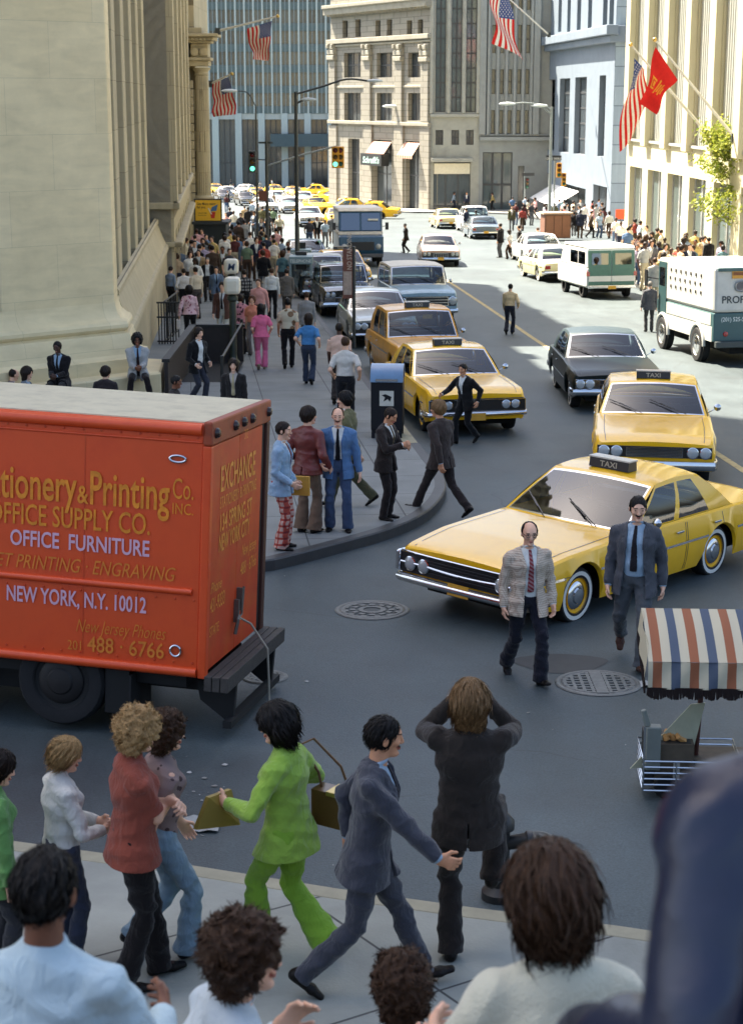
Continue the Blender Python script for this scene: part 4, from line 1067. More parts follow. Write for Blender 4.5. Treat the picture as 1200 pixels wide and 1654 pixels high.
def person(label, loc, heading, pose, top='suit', tc=None, bc=None, sc=None, tie=None, hair='short', hc='dark', tone='fair', female=False, res=.006, scale=1.0,
           flare=.0, glasses=False, moustache=False, sleeves='long', hem=None, shoe=(26, 22, 20), open_=0.0, group=None, collar=None, seed=None, kids=True, tuck=True, belly=0.0, waistband=None, far=False, fat=1.06):
    """heading: degrees, 0 faces away from the camera (+Y), 180 faces the camera. tc/bc/sc: materials of top, trousers, shirt"""
    seed = random.random() * 9 if seed is None else seed
    fine = res < .0125; big = 1.35 if res < .0075 else 1.0
    p = dict(pose); s = skel(p, female)
    Rc, Rt, rr = s['Rc'], s['Rt'], s['Rc'] @ A3(1, 0, 0)
    fwd = Rc @ A3(0, 1, 0)
    sk, hm = skin(tone), hair_m(hc)
    out = []                                             # (name, V, F, mat)
    # --- body
    V, F = sdf_mesh(body_prims(s, p, res, fine, female), res)
    mi = None; mats = [sk]
    if fine:
        ctr = (V[F].mean(1) - s['head']) @ s['Rh']; mi = np.zeros(len(F), int)
        x, y, z = np.abs(ctr[:, 0]), ctr[:, 1], ctr[:, 2]
        eye = (((x - .033) / .0100) ** 2 + ((z - .014) / .0048) ** 2 < 1) & (y > .06)
        brow = (np.abs(x - .034) < .019) & (np.abs(z - .038 + (x - .034) * .12) < .0032) & (y > .055)
        lip = ((x / .022) ** 2 + ((z + .0575) / .010) ** 2 < 1) & (y > .07)
        mi[brow] = 2; mi[lip] = 3; mi[eye] = 1
        if moustache: mi[(x < .032) & (np.abs(z + .041 - x * -.12) < .0085) & (y > .065)] = 2
        mats = [sk, mat("eye_dark", (.09, .065, .055), rough=.25), hm, mat("lips", srgb((176, 108, 92)), rough=.5)]
    body = link(bpy.data.objects.new("person", np_mesh("person", V, F, mats, mi)))
    # --- trousers
    wz = A3(0, 0, .10)
    r3 = (.062 + flare) if flare else .066
    legs = []
    kk = .02
    for sd in 'LR':
        H, K, A = s['H' + sd], s['K' + sd], s['A' + sd]
        dn = nrm(A - K)
        legs += [Cone(H, K, (.098 if female else .095) * fat, .068, (1, 0, 0), kk), Cone(K, A + dn * .065, .067, r3, (1, 0, 0), .008, cap=.3)]
    wr = (.148 if female else .150) * fat
    legs += [Cone(s['hip'] + Rt @ A3(0, -.008, -.03), s['hip'] + Rt @ A3(0, 0, .12), (wr + .018 * female, .118 + belly * .4), (wr - .012, .112 + belly * .7), Rt @ A3(1, 0, 0), .05, cap=.4)]
    kneep = [s['KL'], s['KR'], s['AL'], s['AR']]
    def post_t(Q, d):
        kn = sum(np.exp(-((Q - k) ** 2).sum(1) / .02) for k in kneep)
        d = d - fold(Q, .0055 * big, seed, 20, 34) * (.35 + .9 * np.minimum(kn, 1)) - fold(Q, .0022 * big, seed + 3, 48, 62)
        up = (Q - (s['hip'] + Rt @ A3(0, 0, .125))) @ (Rt @ A3(0, 0, 1))
        d = np.maximum(d, up)
        for sd in 'LR':
            A, K = s['A' + sd], s['K' + sd]; dn = nrm(A - K)
            t = (Q - A) @ dn; near = ((Q - A) ** 2).sum(1) < .045
            d = np.where(near, np.maximum(d, t - .040), d)
        return d
    V, F = sdf_mesh(legs, res if fine else res, post_t)
    out.append(("trousers", V, F, bc))
    # --- shoes
    for sd in 'LR':
        A, Fm = s['A' + sd], s['F' + sd]
        T = lambda x, y, z: A + Fm @ A3(x, y, z)
        rt = Fm @ A3(1, 0, 0)
        pr = [Cone(T(0, -.045, -.052), T(0, .09, -.058), (.036, .034), (.044, .026), rt, .02), Cone(T(0, .09, -.058), T(0, .165, -.064), (.044, .026), (.032, .018), rt, .02), Cone(T(0, -.03, -.03), T(0, 0.0, .06), .036, .04, rt, .03)]
        def post_s(Q, d, A=A, Fm=Fm):
            z = (Q - A) @ Fm[:, 2]
            return np.maximum(np.maximum(d, -.085 - z), z - .05)
        V, F = sdf_mesh(pr, max(res, .006), post_s)
        out.append(("shoe", V, F, cloth(shoe, "shoe_%d_%d_%d" % tuple(shoe), sheen=0, rough=.35)))
    # --- top
    T = lambda x, y, z: s['hip'] + Rt @ A3(x, y, z)
    N = s['neck']
    jacket = top in ('suit', 'coat')
    longs = sleeves == 'long'
    hemz = hem if hem is not None else {'suit': -.17, 'coat': -.45, 'shirt': .07 if tuck else -.06, 'tunic': -.16, 'sweater': .0}[top]
    g = .018 if jacket else {'sweater': .014, 'tunic': .017}.get(top, .011)
    def torso(g, hemz, flr=0.0):
        bust = .0
        q = [Cone(T(0, .008, .17), s['chest'], ((.128 if female else .142) * fat + g, .098 + g * .8 + belly), ((.150 if female else .168) * fat + g, .112 + g + belly * .4), rr, .05),
             Cone(s['chest'], s['chest'] + Rc @ A3(0, -.01, .10), ((.150 if female else .168) * fat + g, .112 + g + belly * .4), ((.135 if female else .150) + g, .085 + g * .7), rr, .05),
             Cone(N + Rc @ A3(0, -.012, -.058), N + Rc @ A3(-.135, -.008, -.088), (.054 + g, .054 + g), (.050 + g, .050 + g), fwd, .04),
             Cone(N + Rc @ A3(0, -.012, -.058), N + Rc @ A3(.135, -.008, -.088), (.054 + g, .054 + g), (.050 + g, .050 + g), fwd, .04),
             Cone(N + A3(0, 0, -.06), N + Rt @ A3(0, -.004, -.02), (.085, .066), (.056, .054), rr, .04)]
        if hemz < .10: q.append(Cone(T(0, .008, .17), T(0, 0, hemz), ((.128 if female else .142) * fat + g, .098 + g * .8 + belly), (.160 * fat + g + flr, .120 + g + flr + belly * .6), Rt @ A3(1, 0, 0), .05, cap=.3))
        if female: q += [Ell(s['chest'] + Rc @ A3(x, .085 + g * .5, .01), (.058, .05, .058), Rc, .04) for x in (-.065, .065)]
        return q
    def sleeve(g, longs):
        q = []
        for sd in 'LR':
            S, E, W = s['S' + sd], s['E' + sd], s['W' + sd]
            rs = .058 if female else .058
            q.append(Cone(S + Rc @ A3(0, 0, -.005), E if longs else S + (E - S) * .80, rs + g * .7, (.050 + g * .6) if longs else rs + g * .7 - .004, rr, .03, cap=1 if longs else .3))
            if longs: q.append(Cone(E, W - nrm(W - E) * .012, .050 + g * .6, .036 + g * .6, rr, .008, cap=.3))
        return q
    def vopen(Q):
        """signed: <0 inside the open front of the jacket"""
        q = (Q - N) @ Rc; x, y, z = q[:, 0], q[:, 1], q[:, 2]
        btn = -.36 if not open_ else -.30
        w = np.where(z > btn, .012 + (.075) * np.clip((z - btn) / (-btn), 0, 1) ** .9, 0.0) 
        if open_: w = np.maximum(w, np.where(z < btn + .08, open_ * (1 + 1.2 * np.clip((btn - z), 0, .5)), w)); w = np.maximum(w, open_ * .9)
        else: w = np.maximum(w, np.clip((btn - .07 - z) * .28, -.01, .05))
        return np.where(y > 0.0, np.abs(x) - w, 1.0), w, x, y, z
    def post_top(Q, d, jk=jacket, hz=hemz):
        el = sum(np.exp(-((Q - s[k + sd]) ** 2).sum(1) / .012) for k in 'ES' for sd in 'LR')
        d = d - fold(Q, .0058 * big, seed, 22, 30) * (.32 + .85 * np.minimum(el, 1)) - fold(Q, .0022 * big, seed + 5, 50, 58)
        dz = (Q - T(0, 0, hz)) @ Rt[:, 2]
        q = (Q - s['hip']) @ Rt
        tor = (np.abs(q[:, 0]) < .24 + g) & (np.abs(q[:, 1]) < .26 + belly)
        # sleeves hanging beside the hem must not be cut
        arm = np.full(len(Q), 9.0)
        for sd in 'LR':
            A, B_ = s['E' + sd], s['W' + sd]; ab = B_ - A; t = np.clip(((Q - A) @ ab) / ab.dot(ab), 0, 1)
            arm = np.minimum(arm, np.linalg.norm(Q - A - t[:, None] * ab, axis=1))
            if not longs: continue
        inarm = arm < .075
        d = np.where(inarm, d, np.maximum(d, -dz))
        if jk:
            v, w, x, y, z = vopen(Q)
            lw = .052 * np.clip((z + .42) / .3, .15, 1)
            lap = np.clip((lw - v) / .008, 0, 1) * np.clip((z + .37) / .02, 0, 1) * np.clip((-.02 - z) / .02, 0, 1) * (y > 0)
            lap = lap * np.where((np.abs(z + .115) < .008) & (v > lw * .45), .2, 1)
            d = d - lap * .007
            d = np.where(y > 0.02, np.where(inarm & (np.abs(x) > w + .03), d, np.maximum(d, -v)), d)
            # vent at the back
            d = np.where((y < 0) & (q[:, 2] < .0), np.maximum(d, .006 - np.abs(q[:, 0]) - 0.02 * np.clip(q[:, 2], -1, 0) * 0), d)
        return d
    tp = torso(g, hemz, .026 if jacket else (.034 if top == 'tunic' else 0)) + sleeve(g, longs)
    if jacket or top == 'tunic':
        for sd in 'LR':
            H, K = s['H' + sd], s['K' + sd]
            tp.append(Cone(H, H + (K - H) * (.55 if top == 'suit' else .8), .098 + g, .088 + g, (1, 0, 0), .06, cap=.3))
    if jacket: tp.append(Torus(N + Rt @ A3(0, -.008, -.006), .066, .012, Rt @ A3(0, -.45, 1), .02))
    elif collar is not False and top in ('shirt', 'tunic'): tp.append(Torus(N + Rt @ A3(0, .004, .010), .058 if not female else .052, .010, Rt @ A3(0, -.3, 1), .015))
    if top == 'sweater': tp.append(Cone(N + A3(0, 0, -.01), N + Rt @ A3(0, .01, .05), .058, .054, rr, .02, cap=.2))
    V, F = sdf_mesh(tp, res, post_top)
    out.append(("jacket" if jacket else ("tunic" if top == 'tunic' else "shirt"), V, F, tc))
    if jacket:
        sp = torso(.004, .06)[:4] + [Cone(T(0, .008, .17), T(0, 0, .05), (.145, .100 + belly), (.150, .108 + belly * .8), rr, .04, cap=.3), Torus(N + Rt @ A3(0, .002, .010), .056, .011, Rt @ A3(0, -.4, 1), .012)]
        for sd in 'LR':
            E, W = s['E' + sd], s['W' + sd]; d0 = nrm(W - E); sp.append(Cone(W - d0 * .06, W + d0 * .006, .040, .036, rr, .005, cap=.2))
        V, F = sdf_mesh(sp, res, lambda Q, d: d - fold(Q, .0015, seed))
        out.append(("shirt", V, F, sc))
    if tie is not None:
        pts = []
        for z in np.linspace(-.012, -.44, 10):
            q = N + Rt @ A3(0, 0, z)
            ys = np.linspace(.03, .24, 43); Q = q[None] + ys[:, None] * fwd[None]
            dd = np.full(len(Q), 1.0)
            for pp in (sp if jacket else tp): dd = smin(dd, pp(Q), pp.k)
            dep = ys[np.nonzero(dd < 0)[0].max()] if (dd < 0).any() else .06
            pts.append((q + fwd * (dep + .006), .017 if z > -.03 else .016 + .022 * min(1, -z / .38)))
        tp = [Cone(a[0], b[0], (a[1], .007), (b[1], .007), rr, .004) for a, b in zip(pts, pts[1:])]
        V, F = sdf_mesh(tp, min(res, .008))
        out.append(("tie", V, F, tie))
    if waistband is not None:
        V, F = sdf_mesh([Cone(T(0, 0, .085), T(0, 0, .115), (wr - .004, .118 + belly * .6), (wr - .008, .116 + belly * .6), Rt @ A3(1, 0, 0), .01, cap=.2)], res)
        out.append(("belt", V, F, waistband))
    if hair:
        hme = hair_mesh(s, hair, min(max(res, .0045), .012) if fine else res, hm, seed)
        out.append(("hair", hme, None, hm))
    for nm, V, F, m in out:
        me = V if F is None else np_mesh(nm, V, F, [m])
        o = link(bpy.data.objects.new(nm, me)); o.parent = body
    if glasses:
        mb = MB(); R, c = s['Rh'], s['head']
        for sg in (-1, 1):
            pts = [c + R @ A3(sg * .034 + .022 * math.cos(t), .092 - .006 * abs(math.cos(t) * 1), .012 + .018 * math.sin(t)) for t in np.linspace(0, 2 * math.pi, 13)]
            mb.tube(pts, .0032, 6); mb.tube([c + R @ A3(sg * .056, .088, .016), c + R @ A3(sg * .083, .0, .016)], .003, 5)
        mb.tube([c + R @ A3(-.012, .093, .016), c + R @ A3(.012, .093, .016)], .003, 5)
        mb.build("glasses", mat("black_plastic", (.02, .018, .016), rough=.3), body)
    body.location = loc; body.rotation_euler = (0, 0, RAD(heading)); body.scale = (scale,) * 3
    tag(body, label, "person", group)
    body["sk"] = 0
    del body["sk"]
    return body, s
# ================================================================== vehicles (front towards +Y, wheels on z = 0)
CHROME = mat("chrome", (.62, .63, .65), rough=.15, metal=1.0, var=.05, scale=9)
RUBBER = mat("tyre_rubber", (.009, .009, .010), rough=.85, var=.2, scale=20)
UNDER = mat("underbody_black", (.004, .004, .004), rough=.95)
BLACKP = mat("black_trim", (.014, .014, .015), rough=.35)
SEATM = mat("seat_vinyl", (.03, .028, .028), rough=.55)
CARGLASS = glass("car_glass", (.42, .52, .56), .02)
LENS = mat("lamp_lens", (.40, .42, .42), rough=.08, spec=.8, coat=.6)
REDLENS = mat("tail_lens", (.32, .012, .01), rough=.15, coat=.6)
AMBER = mat("amber_lens", (.55, .22, .03), rough=.2, coat=.5)
WHITEP = mat("white_paint", (.74, .73, .69), rough=.4, var=.06)
PLATE = mat("licence_plate", srgb((222, 168, 60)), rough=.5)
TAXI_Y = mat("taxi_yellow", srgb((246, 188, 18)), rough=.26, var=.05, scale=3, coat=.45, grime=(srgb((176, 128, 34)), 3.0, .25))
TAXI_O = mat("taxi_dull_yellow", srgb((214, 150, 30)), rough=.38, var=.08, scale=4, coat=.3, grime=(srgb((120, 92, 40)), 6.0, .55))

def wheel(root, x, y, r=.34, wd=.19, white=True, hub=None, n=28, name="wheel", detail=True, cap=None):
    sg = 1 if x > 0 else -1
    M = Matrix.Translation((x, y, r)) @ Matrix.Rotation(sg * math.pi / 2, 4, 'Y')
    h = wd / 2
    mb = MB()
    prof = [(r * .60, -h), (r * .9, -h), (r * .985, -h * .75), (r, -h * .4), (r, h * .4), (r * .985, h * .75), (r * .93, h)]
    mb.lathe(prof, n, M, 0)
    if white:
        mb.lathe([(r * .93, h), (r * .86, h + .004)], n, M, 0); mb.lathe([(r * .86, h + .004), (r * .72, h + .004)], n, M, 1); mb.lathe([(r * .72, h + .004), (r * .62, h - .01)], n, M, 0)
    else: mb.lathe([(r * .93, h), (r * .80, h + .004), (r * .62, h - .01)], n, M, 0)
    w = mb.build(name, [RUBBER, WHITEP], root, smooth=40)
    if detail:
        c = MB()
        c.lathe([(r * .64, h - .005), (r * .60, h - .03), (r * .52, h - .035), (r * .50, h - .02)], n, M, 1)
        c.lathe([(r * .50, h - .02), (r * .42, h + .0), (r * .30, h + .004), (r * .26, h + .02), (r * .12, h + .028), (0.001, h + .03)], n, M, 0)
        c.build("hubcap", [cap or CHROME, hub or CHROME], w, smooth=35)
    return w

def interp(pts, y):
    return float(np.interp(y, [p[0] for p in pts], [p[1] for p in pts]))

def sedan(name, label, loc, heading, paint, spec, taxi=False, roof_paint=None, group=None, detail=True, cat="car", pitch=True):
    S = dict(L=5.2, W=1.96, wb=3.02, track=1.58, foh=.90, zs=.24, crease=.62, zb=.92, zr=1.38, yc=.72, ywt=.02, yrt=-1.20, ybb=-1.75, wheel=.335,
             top=None, front='grille4', rear='std', bpil=(.42, .47), cpil=.78, doors=((.62, -.38), (-.42, -1.25)), white=True, inset=.10, rinset=.27, wsbulge=.16, glass=None)
    S.update(spec)
    L, W = S['L'], S['W']; yF, yR = L / 2, -L / 2
    ywf = yF - S['foh']; ywr = ywf - S['wb']
    zb, zr = S['zb'], S['zr']
    top = S['top'] or [(yR, .80), (yR + .12, .86), (S['ybb'], zb), (S['yc'], zb), (yF - .25, .84), (yF, .76)]
    root = empty(name, loc, RAD(heading), label, cat, group)
    if pitch:     # stand on the slope
        h = RAD(heading); dy = math.cos(h); root.rotation_euler = (-math.atan(SLOPE * dy), -math.atan(SLOPE * math.sin(h)), h)
    rp = roof_paint or paint
    arcR = S['wheel'] + .055
    ft, rt = S.get('ftaper', .05), S.get('rtaper', .08)
    def hw(y):
        w = W / 2
        if y > yF - 1.2: w -= ft * ((y - yF + 1.2) / 1.2) ** 2
        if y < yR + 1.3: w -= rt * ((yR + 1.3 - y) / 1.3) ** 2
        for e, d in ((yF, yF - y), (yR, y - yR)):
            if d < .10: w -= .06 * (1 - math.sqrt(max(0, 1 - (1 - d / .10) ** 2)))
        return w
    def bot(y):
        b = S['zs'] + (.10 * max(0, (y - (yF - .5)) / .5) + .12 * max(0, (yR + .6 - y) / .6))
        for yw, fac in ((ywf, 1.0), (ywr, S.get('rarch', .94))):
            d = abs(y - yw); R = arcR * (1 if fac == 1 else 1)
            if d < R: b = max(b, S['wheel'] + math.sqrt(R * R - d * d) * fac)
        return b
    cr = S.get('crown', .035)
    def sect(y):
        w, B, Tz = hw(y), bot(y), interp(top, y)
        zc = max(S['crease'], B + .03); zc = min(zc, Tz - .06)
        z1 = B + (zc - B) * .35
        return [(w - .055, B), (w - .018, z1), (w, zc), (w - .028, zc + (Tz - .03 - zc) * .62), (w - .05, Tz - .022), (w - .085, Tz), (w * .72, Tz + cr * .35), (w * .36, Tz + cr * .8), (0, Tz + cr)]
    ys = sorted(set([round(v, 3) for v in list(np.linspace(yR, yF, 40)) + [yR + .01, yR + .03, yR + .06, yF - .01, yF - .03, yF - .06, S['yc'], S['ybb'], S['yc'] + .10, S['ybb'] - .08]
                     + [yw + arcR * math.cos(a) for yw in (ywf, ywr) for a in np.linspace(0, math.pi, 17)] + [d for pr in S['doors'] for d in pr]]))
    secs = [sect(y) for y in ys]
    ns = len(secs[0])
    body, hood, trunk = MB(), MB(), MB(); doors = [[MB(), MB()] for _ in S['doors']]
    for i in range(len(ys) - 1):
        ya, yb_ = ys[i], ys[i + 1]; ym = (ya + yb_) / 2
        for k in range(ns - 1):
            for sd, sg in enumerate((-1, 1)):
                a, b, c, d = secs[i][k], secs[i][k + 1], secs[i + 1][k + 1], secs[i + 1][k]
                q = [(sg * a[0], ya, a[1]), (sg * b[0], ya, b[1]), (sg * c[0], yb_, c[1]), (sg * d[0], yb_, d[1])]
                if sg > 0: q = q[::-1]
                tgt = body
                if k >= 4 and S['ybb'] < ym < S['yc'] and k >= 5: continue
                if k >= 5 and ym > S['yc'] + .10: tgt = hood
                elif k >= 5 and ym < S['ybb'] - .08 and not S.get('wagon'): tgt = trunk
                elif 0 <= k <= 3:
                    for di, (d0, d1) in enumerate(S['doors']):
                        if d1 < ym < d0: tgt = doors[di][sd]
                tgt.quad(*q)
    for e, y in ((0, ys[0]), (-1, ys[-1])):
        sc = secs[e]; poly = [(-p[0], y, p[1]) for p in sc] + [(p[0], y, p[1]) for p in sc[::-1][1:]]
        if e == 0: poly = poly[::-1]
        body.add(poly, [tuple(range(len(poly)))])
    def weld(o):
        bm = bmesh.new(); bm.from_mesh(o.data); bmesh.ops.remove_doubles(bm, verts=bm.verts, dist=.0008); bmesh.ops.recalc_face_normals(bm, faces=bm.faces); bm.to_mesh(o.data); bm.free()
        o.data.shade_smooth(); o.data.set_sharp_from_angle(angle=RAD(34)); return o
    # greenhouse patches
    wb_, wr_ = W / 2 - S['inset'], W / 2 - S['rinset']
    rc = .045; lc = .03
    def zbelt(y): return interp(top, y) - .004
    def roofp(u, s): return Vector((u * wr_, S['ywt'] + (S['yrt'] - S['ywt']) * s, zr + rc * (1 - u * u) + lc * math.sin(math.pi * min(max(s, 0), 1))))
    GL = S['glass'] or CARGLASS
    panes = []
    def patch(fn, us, ts, cls, flip, pane, two=False):
        g, ch = MB(), MB()
        for i in range(len(us) - 1):
            for j in range(len(ts) - 1):
                q = [fn(us[i], ts[j]), fn(us[i + 1], ts[j]), fn(us[i + 1], ts[j + 1]), fn(us[i], ts[j + 1])]
                if flip: q = q[::-1]
                c = cls((us[i] + us[i + 1]) / 2, (ts[j] + ts[j + 1]) / 2)
                (roofm if c == 'p' else ch if c == 'c' else g).quad(*q)
        if g.f: panes.append((pane, g))
        if ch.f: chr_.append(ch)
    roofm = MB(); chr_ = []
    ubr = [-1, -.955, -.93] + list(np.linspace(-.93, .93, 9))[1:-1] + [.93, .955, 1]
    tbr = [0, .03, .06, .35, .65, .91, .945, 1]
    def cl(u, t):
        if abs(u) > .955 or t > .945 or t < .03: return 'p'
        if abs(u) > .93 or t > .91 or t < .06: return 'c'
        return 'g'
    bl = S['wsbulge']
    def fw(u, t):
        lo = Vector((u * wb_, S['yc'] + bl * (1 - u * u), zbelt(S['yc']) + cr * (1 - u * u) * 1.0)); hi = roofp(u, 0) + Vector((0, bl * .35 * (1 - u * u), 0))
        p = lo.lerp(hi, t); p.y += .03 * math.sin(math.pi * t); return p
    def rw(u, t):
        lo = Vector((u * wb_, S['ybb'] - bl * .8 * (1 - u * u), zbelt(S['ybb']) + cr * (1 - u * u))); hi = roofp(u, 1) - Vector((0, bl * .3 * (1 - u * u), 0))
        p = lo.lerp(hi, t); p.y -= .04 * math.sin(math.pi * t); return p
    patch(fw, ubr, tbr, cl, True, "windshield")
    patch(rw, ubr, tbr, cl, False, "rear_window")
    b0, b1 = S['bpil']
    sbr = [0, .03, .045, b0 / 2, b0, b1, (b1 + S['cpil']) / 2, S['cpil'], S['cpil'] + .1, 1]
    for sg in (-1, 1):
        def sd_(s, t, sg=sg):
            yb = S['yc'] + (S['ybb'] - S['yc']) * s
            lo = Vector((sg * wb_, yb, zbelt(yb))); p = lo.lerp(roofp(sg, s), t); p.x += sg * .035 * math.sin(math.pi * t) ; return p
        def cs(s, t, part):
            if s < .045 or s > S['cpil'] or b0 < s < b1 or t < .03 or t > .90: return 'p'
            return 'g' if (s < b0) == (part == 0) else 'x'
        for part in (0, 1):
            g = MB()
            tb = [0, .03, .3, .6, .90, 1]
            for i in range(len(sbr) - 1):
                for j in range(len(tb) - 1):
                    c = cs((sbr[i] + sbr[i + 1]) / 2, (tb[j] + tb[j + 1]) / 2, part)
                    if c == 'x' or (c == 'p' and part): continue
                    q = [sd_(sbr[i], tb[j]), sd_(sbr[i + 1], tb[j]), sd_(sbr[i + 1], tb[j + 1]), sd_(sbr[i], tb[j + 1])]
                    (roofm if c == 'p' else g).quad(*q)
            if g.f: panes.append(("side_window", g))
    ru = list(np.linspace(-1, 1, 9)); rs = list(np.linspace(0, 1, 7))
    def rf(u, s):
        p = roofp(u, s)
        k = (1 - s) * bl * .35 - s * bl * .3
        p.y += k * (1 - u * u); return p
    roofm.grid([[rf(u, s) for u in ru] for s in rs])
    bo = weld(body.build("body", paint, root))
    weld(hood.build("hood", paint, root))
    if trunk.f: weld(trunk.build("trunk_lid", paint, root))
    ro = weld(roofm.build("roof", rp, root))
    ch = MB()
    for c in chr_: ch.add(c.v, c.f)
    weld(ch.build("window_trim", CHROME, root))
    for nm, g in panes: weld(g.build(nm, GL, root))
    def spt(y, z, off=.004):
        sc = sect(y)[:6]
        return np.interp(z, [p[1] for p in sc], [p[0] for p in sc]) + off
    # doors, handles, seams, side moulding
    for di, (d0, d1) in enumerate(S['doors']):
        for sd, sg in enumerate((-1, 1)):
            dm = doors[di][sd]
            if not dm.f: continue
            do = weld(dm.build("door", paint, root))
            if detail:
                h = MB(); y = d1 + .16; z = zb - .13
                x = spt(y, z); h.box(min(sg * x, sg * (x + .025)), max(sg * x, sg * (x + .025)), y - .08, y + .08, z - .012, z + .012)
                h.build("handle", CHROME, do, bevel=.004)
    seam, mold = MB(), MB()
    for sg in (-1, 1):
        yl = sorted(set(d for pr in S['doors'] for d in pr))
        for y in yl:
            zz = np.linspace(bot(y) + .03, interp(top, y) - .04, 8)
            for a, b in zip(zz, zz[1:]):
                seam.quad((sg * spt(y - .006, a, .002), y - .006, a), (sg * spt(y + .006, a, .002), y + .006, a), (sg * spt(y + .006, b, .002), y + .006, b), (sg * spt(y - .006, b, .002), y - .006, b))
        z0 = S.get('moldz', S['crease'] + .02)
        yy = np.arange(yR + .25, yF - .25, .12)
        for a, b in zip(yy, yy[1:]):
            if bot(a) > z0 - .02 or bot(b) > z0 - .02: continue
            mold.add([(sg * spt(a, z0 - .014, .006), a, z0 - .014), (sg * spt(b, z0 - .014, .006), b, z0 - .014), (sg * spt(b, z0 + .014, .006), b, z0 + .014), (sg * spt(a, z0 + .014, .006), a, z0 + .014)], [(0, 1, 2, 3)])
    # hood shut lines
    for sg in (-1, 1):
        for a, b in zip(np.linspace(S['yc'] + .12, yF - .06, 9), np.linspace(S['yc'] + .12, yF - .06, 9)[1:]):
            xa, xb = hw(a) * .80, hw(b) * .80; za, zb2 = interp(top, a) + cr * .24, interp(top, b) + cr * .24
            seam.quad((sg * xa, a, za + .003), (sg * (xa + .010), a, za + .003), (sg * (xb + .010), b, zb2 + .003), (sg * xb, b, zb2 + .003))
    seam.build("panel_seam", BLACKP, root)
    if detail: mold.build("side_moulding", CHROME, root)
    # underside, seats
    u = MB(); u.box(-W / 2 + .34, W / 2 - .34, yR + .2, yF - .2, S['zs'] - .02, .5)
    u.box(-W / 2 + .12, W / 2 - .12, ywr + .45, ywf - .45, S['zs'] - .03, .45); u.box(-W / 2 + .15, W / 2 - .15, ywf + .42, yF - .10, S['zs'] + .12, .5); u.box(-W / 2 + .15, W / 2 - .15, yR + .1, ywr - .42, S['zs'] + .12, .5)
    u.build("underbody", UNDER, root)
    se = MB()
    for y in (S['yc'] - .95, S['yc'] - 1.85):
        if y > S['ybb'] + .05: se.box(-wb_ + .1, wb_ - .1, y - .10, y + .08, .45, zb + .06); se.box(-wb_ + .1, wb_ - .1, y, y + .5, .4, .58)
    se.box(-wb_ + .05, wb_ - .05, S['yc'] - .25, S['yc'] + .1, .6, zb - .02)
    se.tube([Vector((-.36 + .18 * math.cos(t), S['yc'] - .38 + .05 * math.sin(t), zb + .02 + .17 * math.sin(t))) for t in np.linspace(0, 2 * math.pi, 15)], .012, 6)
    se.build("seat", SEATM, root, bevel=.03)
    # bumpers
    def bumper(y0, s, z0, z1, wide, wrap=.30, m=CHROME, name="bumper"):
        mb = MB(); rows = []
        zm = (z0 + z1) / 2
        pts = []
        for uu in np.linspace(-1, 1, 25):
            au = abs(uu); sx_ = 1 if uu >= 0 else -1
            if au < .80: x = uu / .80 * (wide - .09); pts.append((x, y0 + s * (.055 - .03 * (au / .8) ** 2)))
            elif au < .90: t = (au - .8) / .1 * math.pi / 2; pts.append((sx_ * (wide - .09 + .09 * math.sin(t)), y0 + s * (.025 - .09 * (1 - math.cos(t)))))
            else: t = (au - .9) / .1; pts.append((sx_ * (wide - .004 * t), y0 + s * (-.065 - wrap * t)))
        for (dz, dy) in ((z0, -.04), (z0 + .01, .0), (zm - .015, .03), (zm + .015, .03), (z1 - .01, .012), (z1, -.04)):
            rows.append([(x * (1 + dy * .4 / wide * (abs(x) > wide - .1)), y + s * dy * (1 if abs(x) < wide - .02 else 0), dz) for x, y in pts])
        mb.grid(rows, flip=s < 0)
        return mb.build(name, m, root, smooth=50)
    zl = S.get('lampz', .62); ff = S['front']
    wF = hw(yF - .03)
    def lamp(x, z, r=.088, y=yF, m=LENS, nm="headlight"):
        M = Matrix.Translation((x, y, z)) @ Matrix.Rotation(-math.pi / 2, 4, 'X')
        mb = MB(); mb.lathe([(r * 1.18, 0.0), (r * 1.16, .025), (r * 1.0, .03)], 20, M, 1); mb.lathe([(r, .028), (r * .8, .036), (r * .4, .043), (.001, .045)], 20, M, 0)
        return mb.build(nm, [m, CHROME], root, smooth=40)
    gz0, gz1 = S.get('gr', (.50, .70))
    if ff == 'fury':            # full-width black mouth inside a chrome loop
        g = MB(); g.box(-wF + .03, wF - .03, yF - .05, yF + .015, .45, .685, 0)
        for z in np.linspace(.50, .64, 5): g.box(-.50, .50, yF + .01, yF + .03, z - .006, z + .006, 1)
        g.build("grille", [BLACKP, mat("grille_grey", (.06, .06, .065), rough=.35, metal=.6)], root)
        t = MB(); t.tube([(x, yF + .03 - .05 * abs(x / wF) ** 4, .70) for x in np.linspace(-wF + .02, wF - .02, 21)], .011, 6)
        t.tube([(x, yF + .035, .575 - .02 * (1 - min(1, abs(x) / .5) ** 2)) for x in np.linspace(-.95 * wF, .95 * wF, 21)], .012, 6); t.build("grille_trim", CHROME, root)
        for x in (-.76, -.56, .56, .76): lamp(x, .565, .075, yF + .012)
        b = bumper(yF + .02, 1, .33, .44, wF + .035, .30)
        for sg in (-1, 1):
            cb = MB(); xs = [wF + .02, wF + .03, wF + .02]
            cb.box(sg * (wF + .0) - .03, sg * (wF + .0) + .03, yF - .26, yF + .045, .46, .70); cb.build("bumper_end", CHROME, root, bevel=.02)
    else:
        ch = MB(); ch.box(-wF + .04, wF - .04, yF - .04, yF + .006, gz0 - .02, gz1 + .02, 0)
        ch.build("grille_surround", CHROME if S.get('chromeface') else BLACKP, root, bevel=.006)
        gx = S.get('gx', .46)
        g = MB(); g.box(-gx, gx, yF, yF + .014, gz0, gz1, 0)
        nsl = S.get('slats', 5)
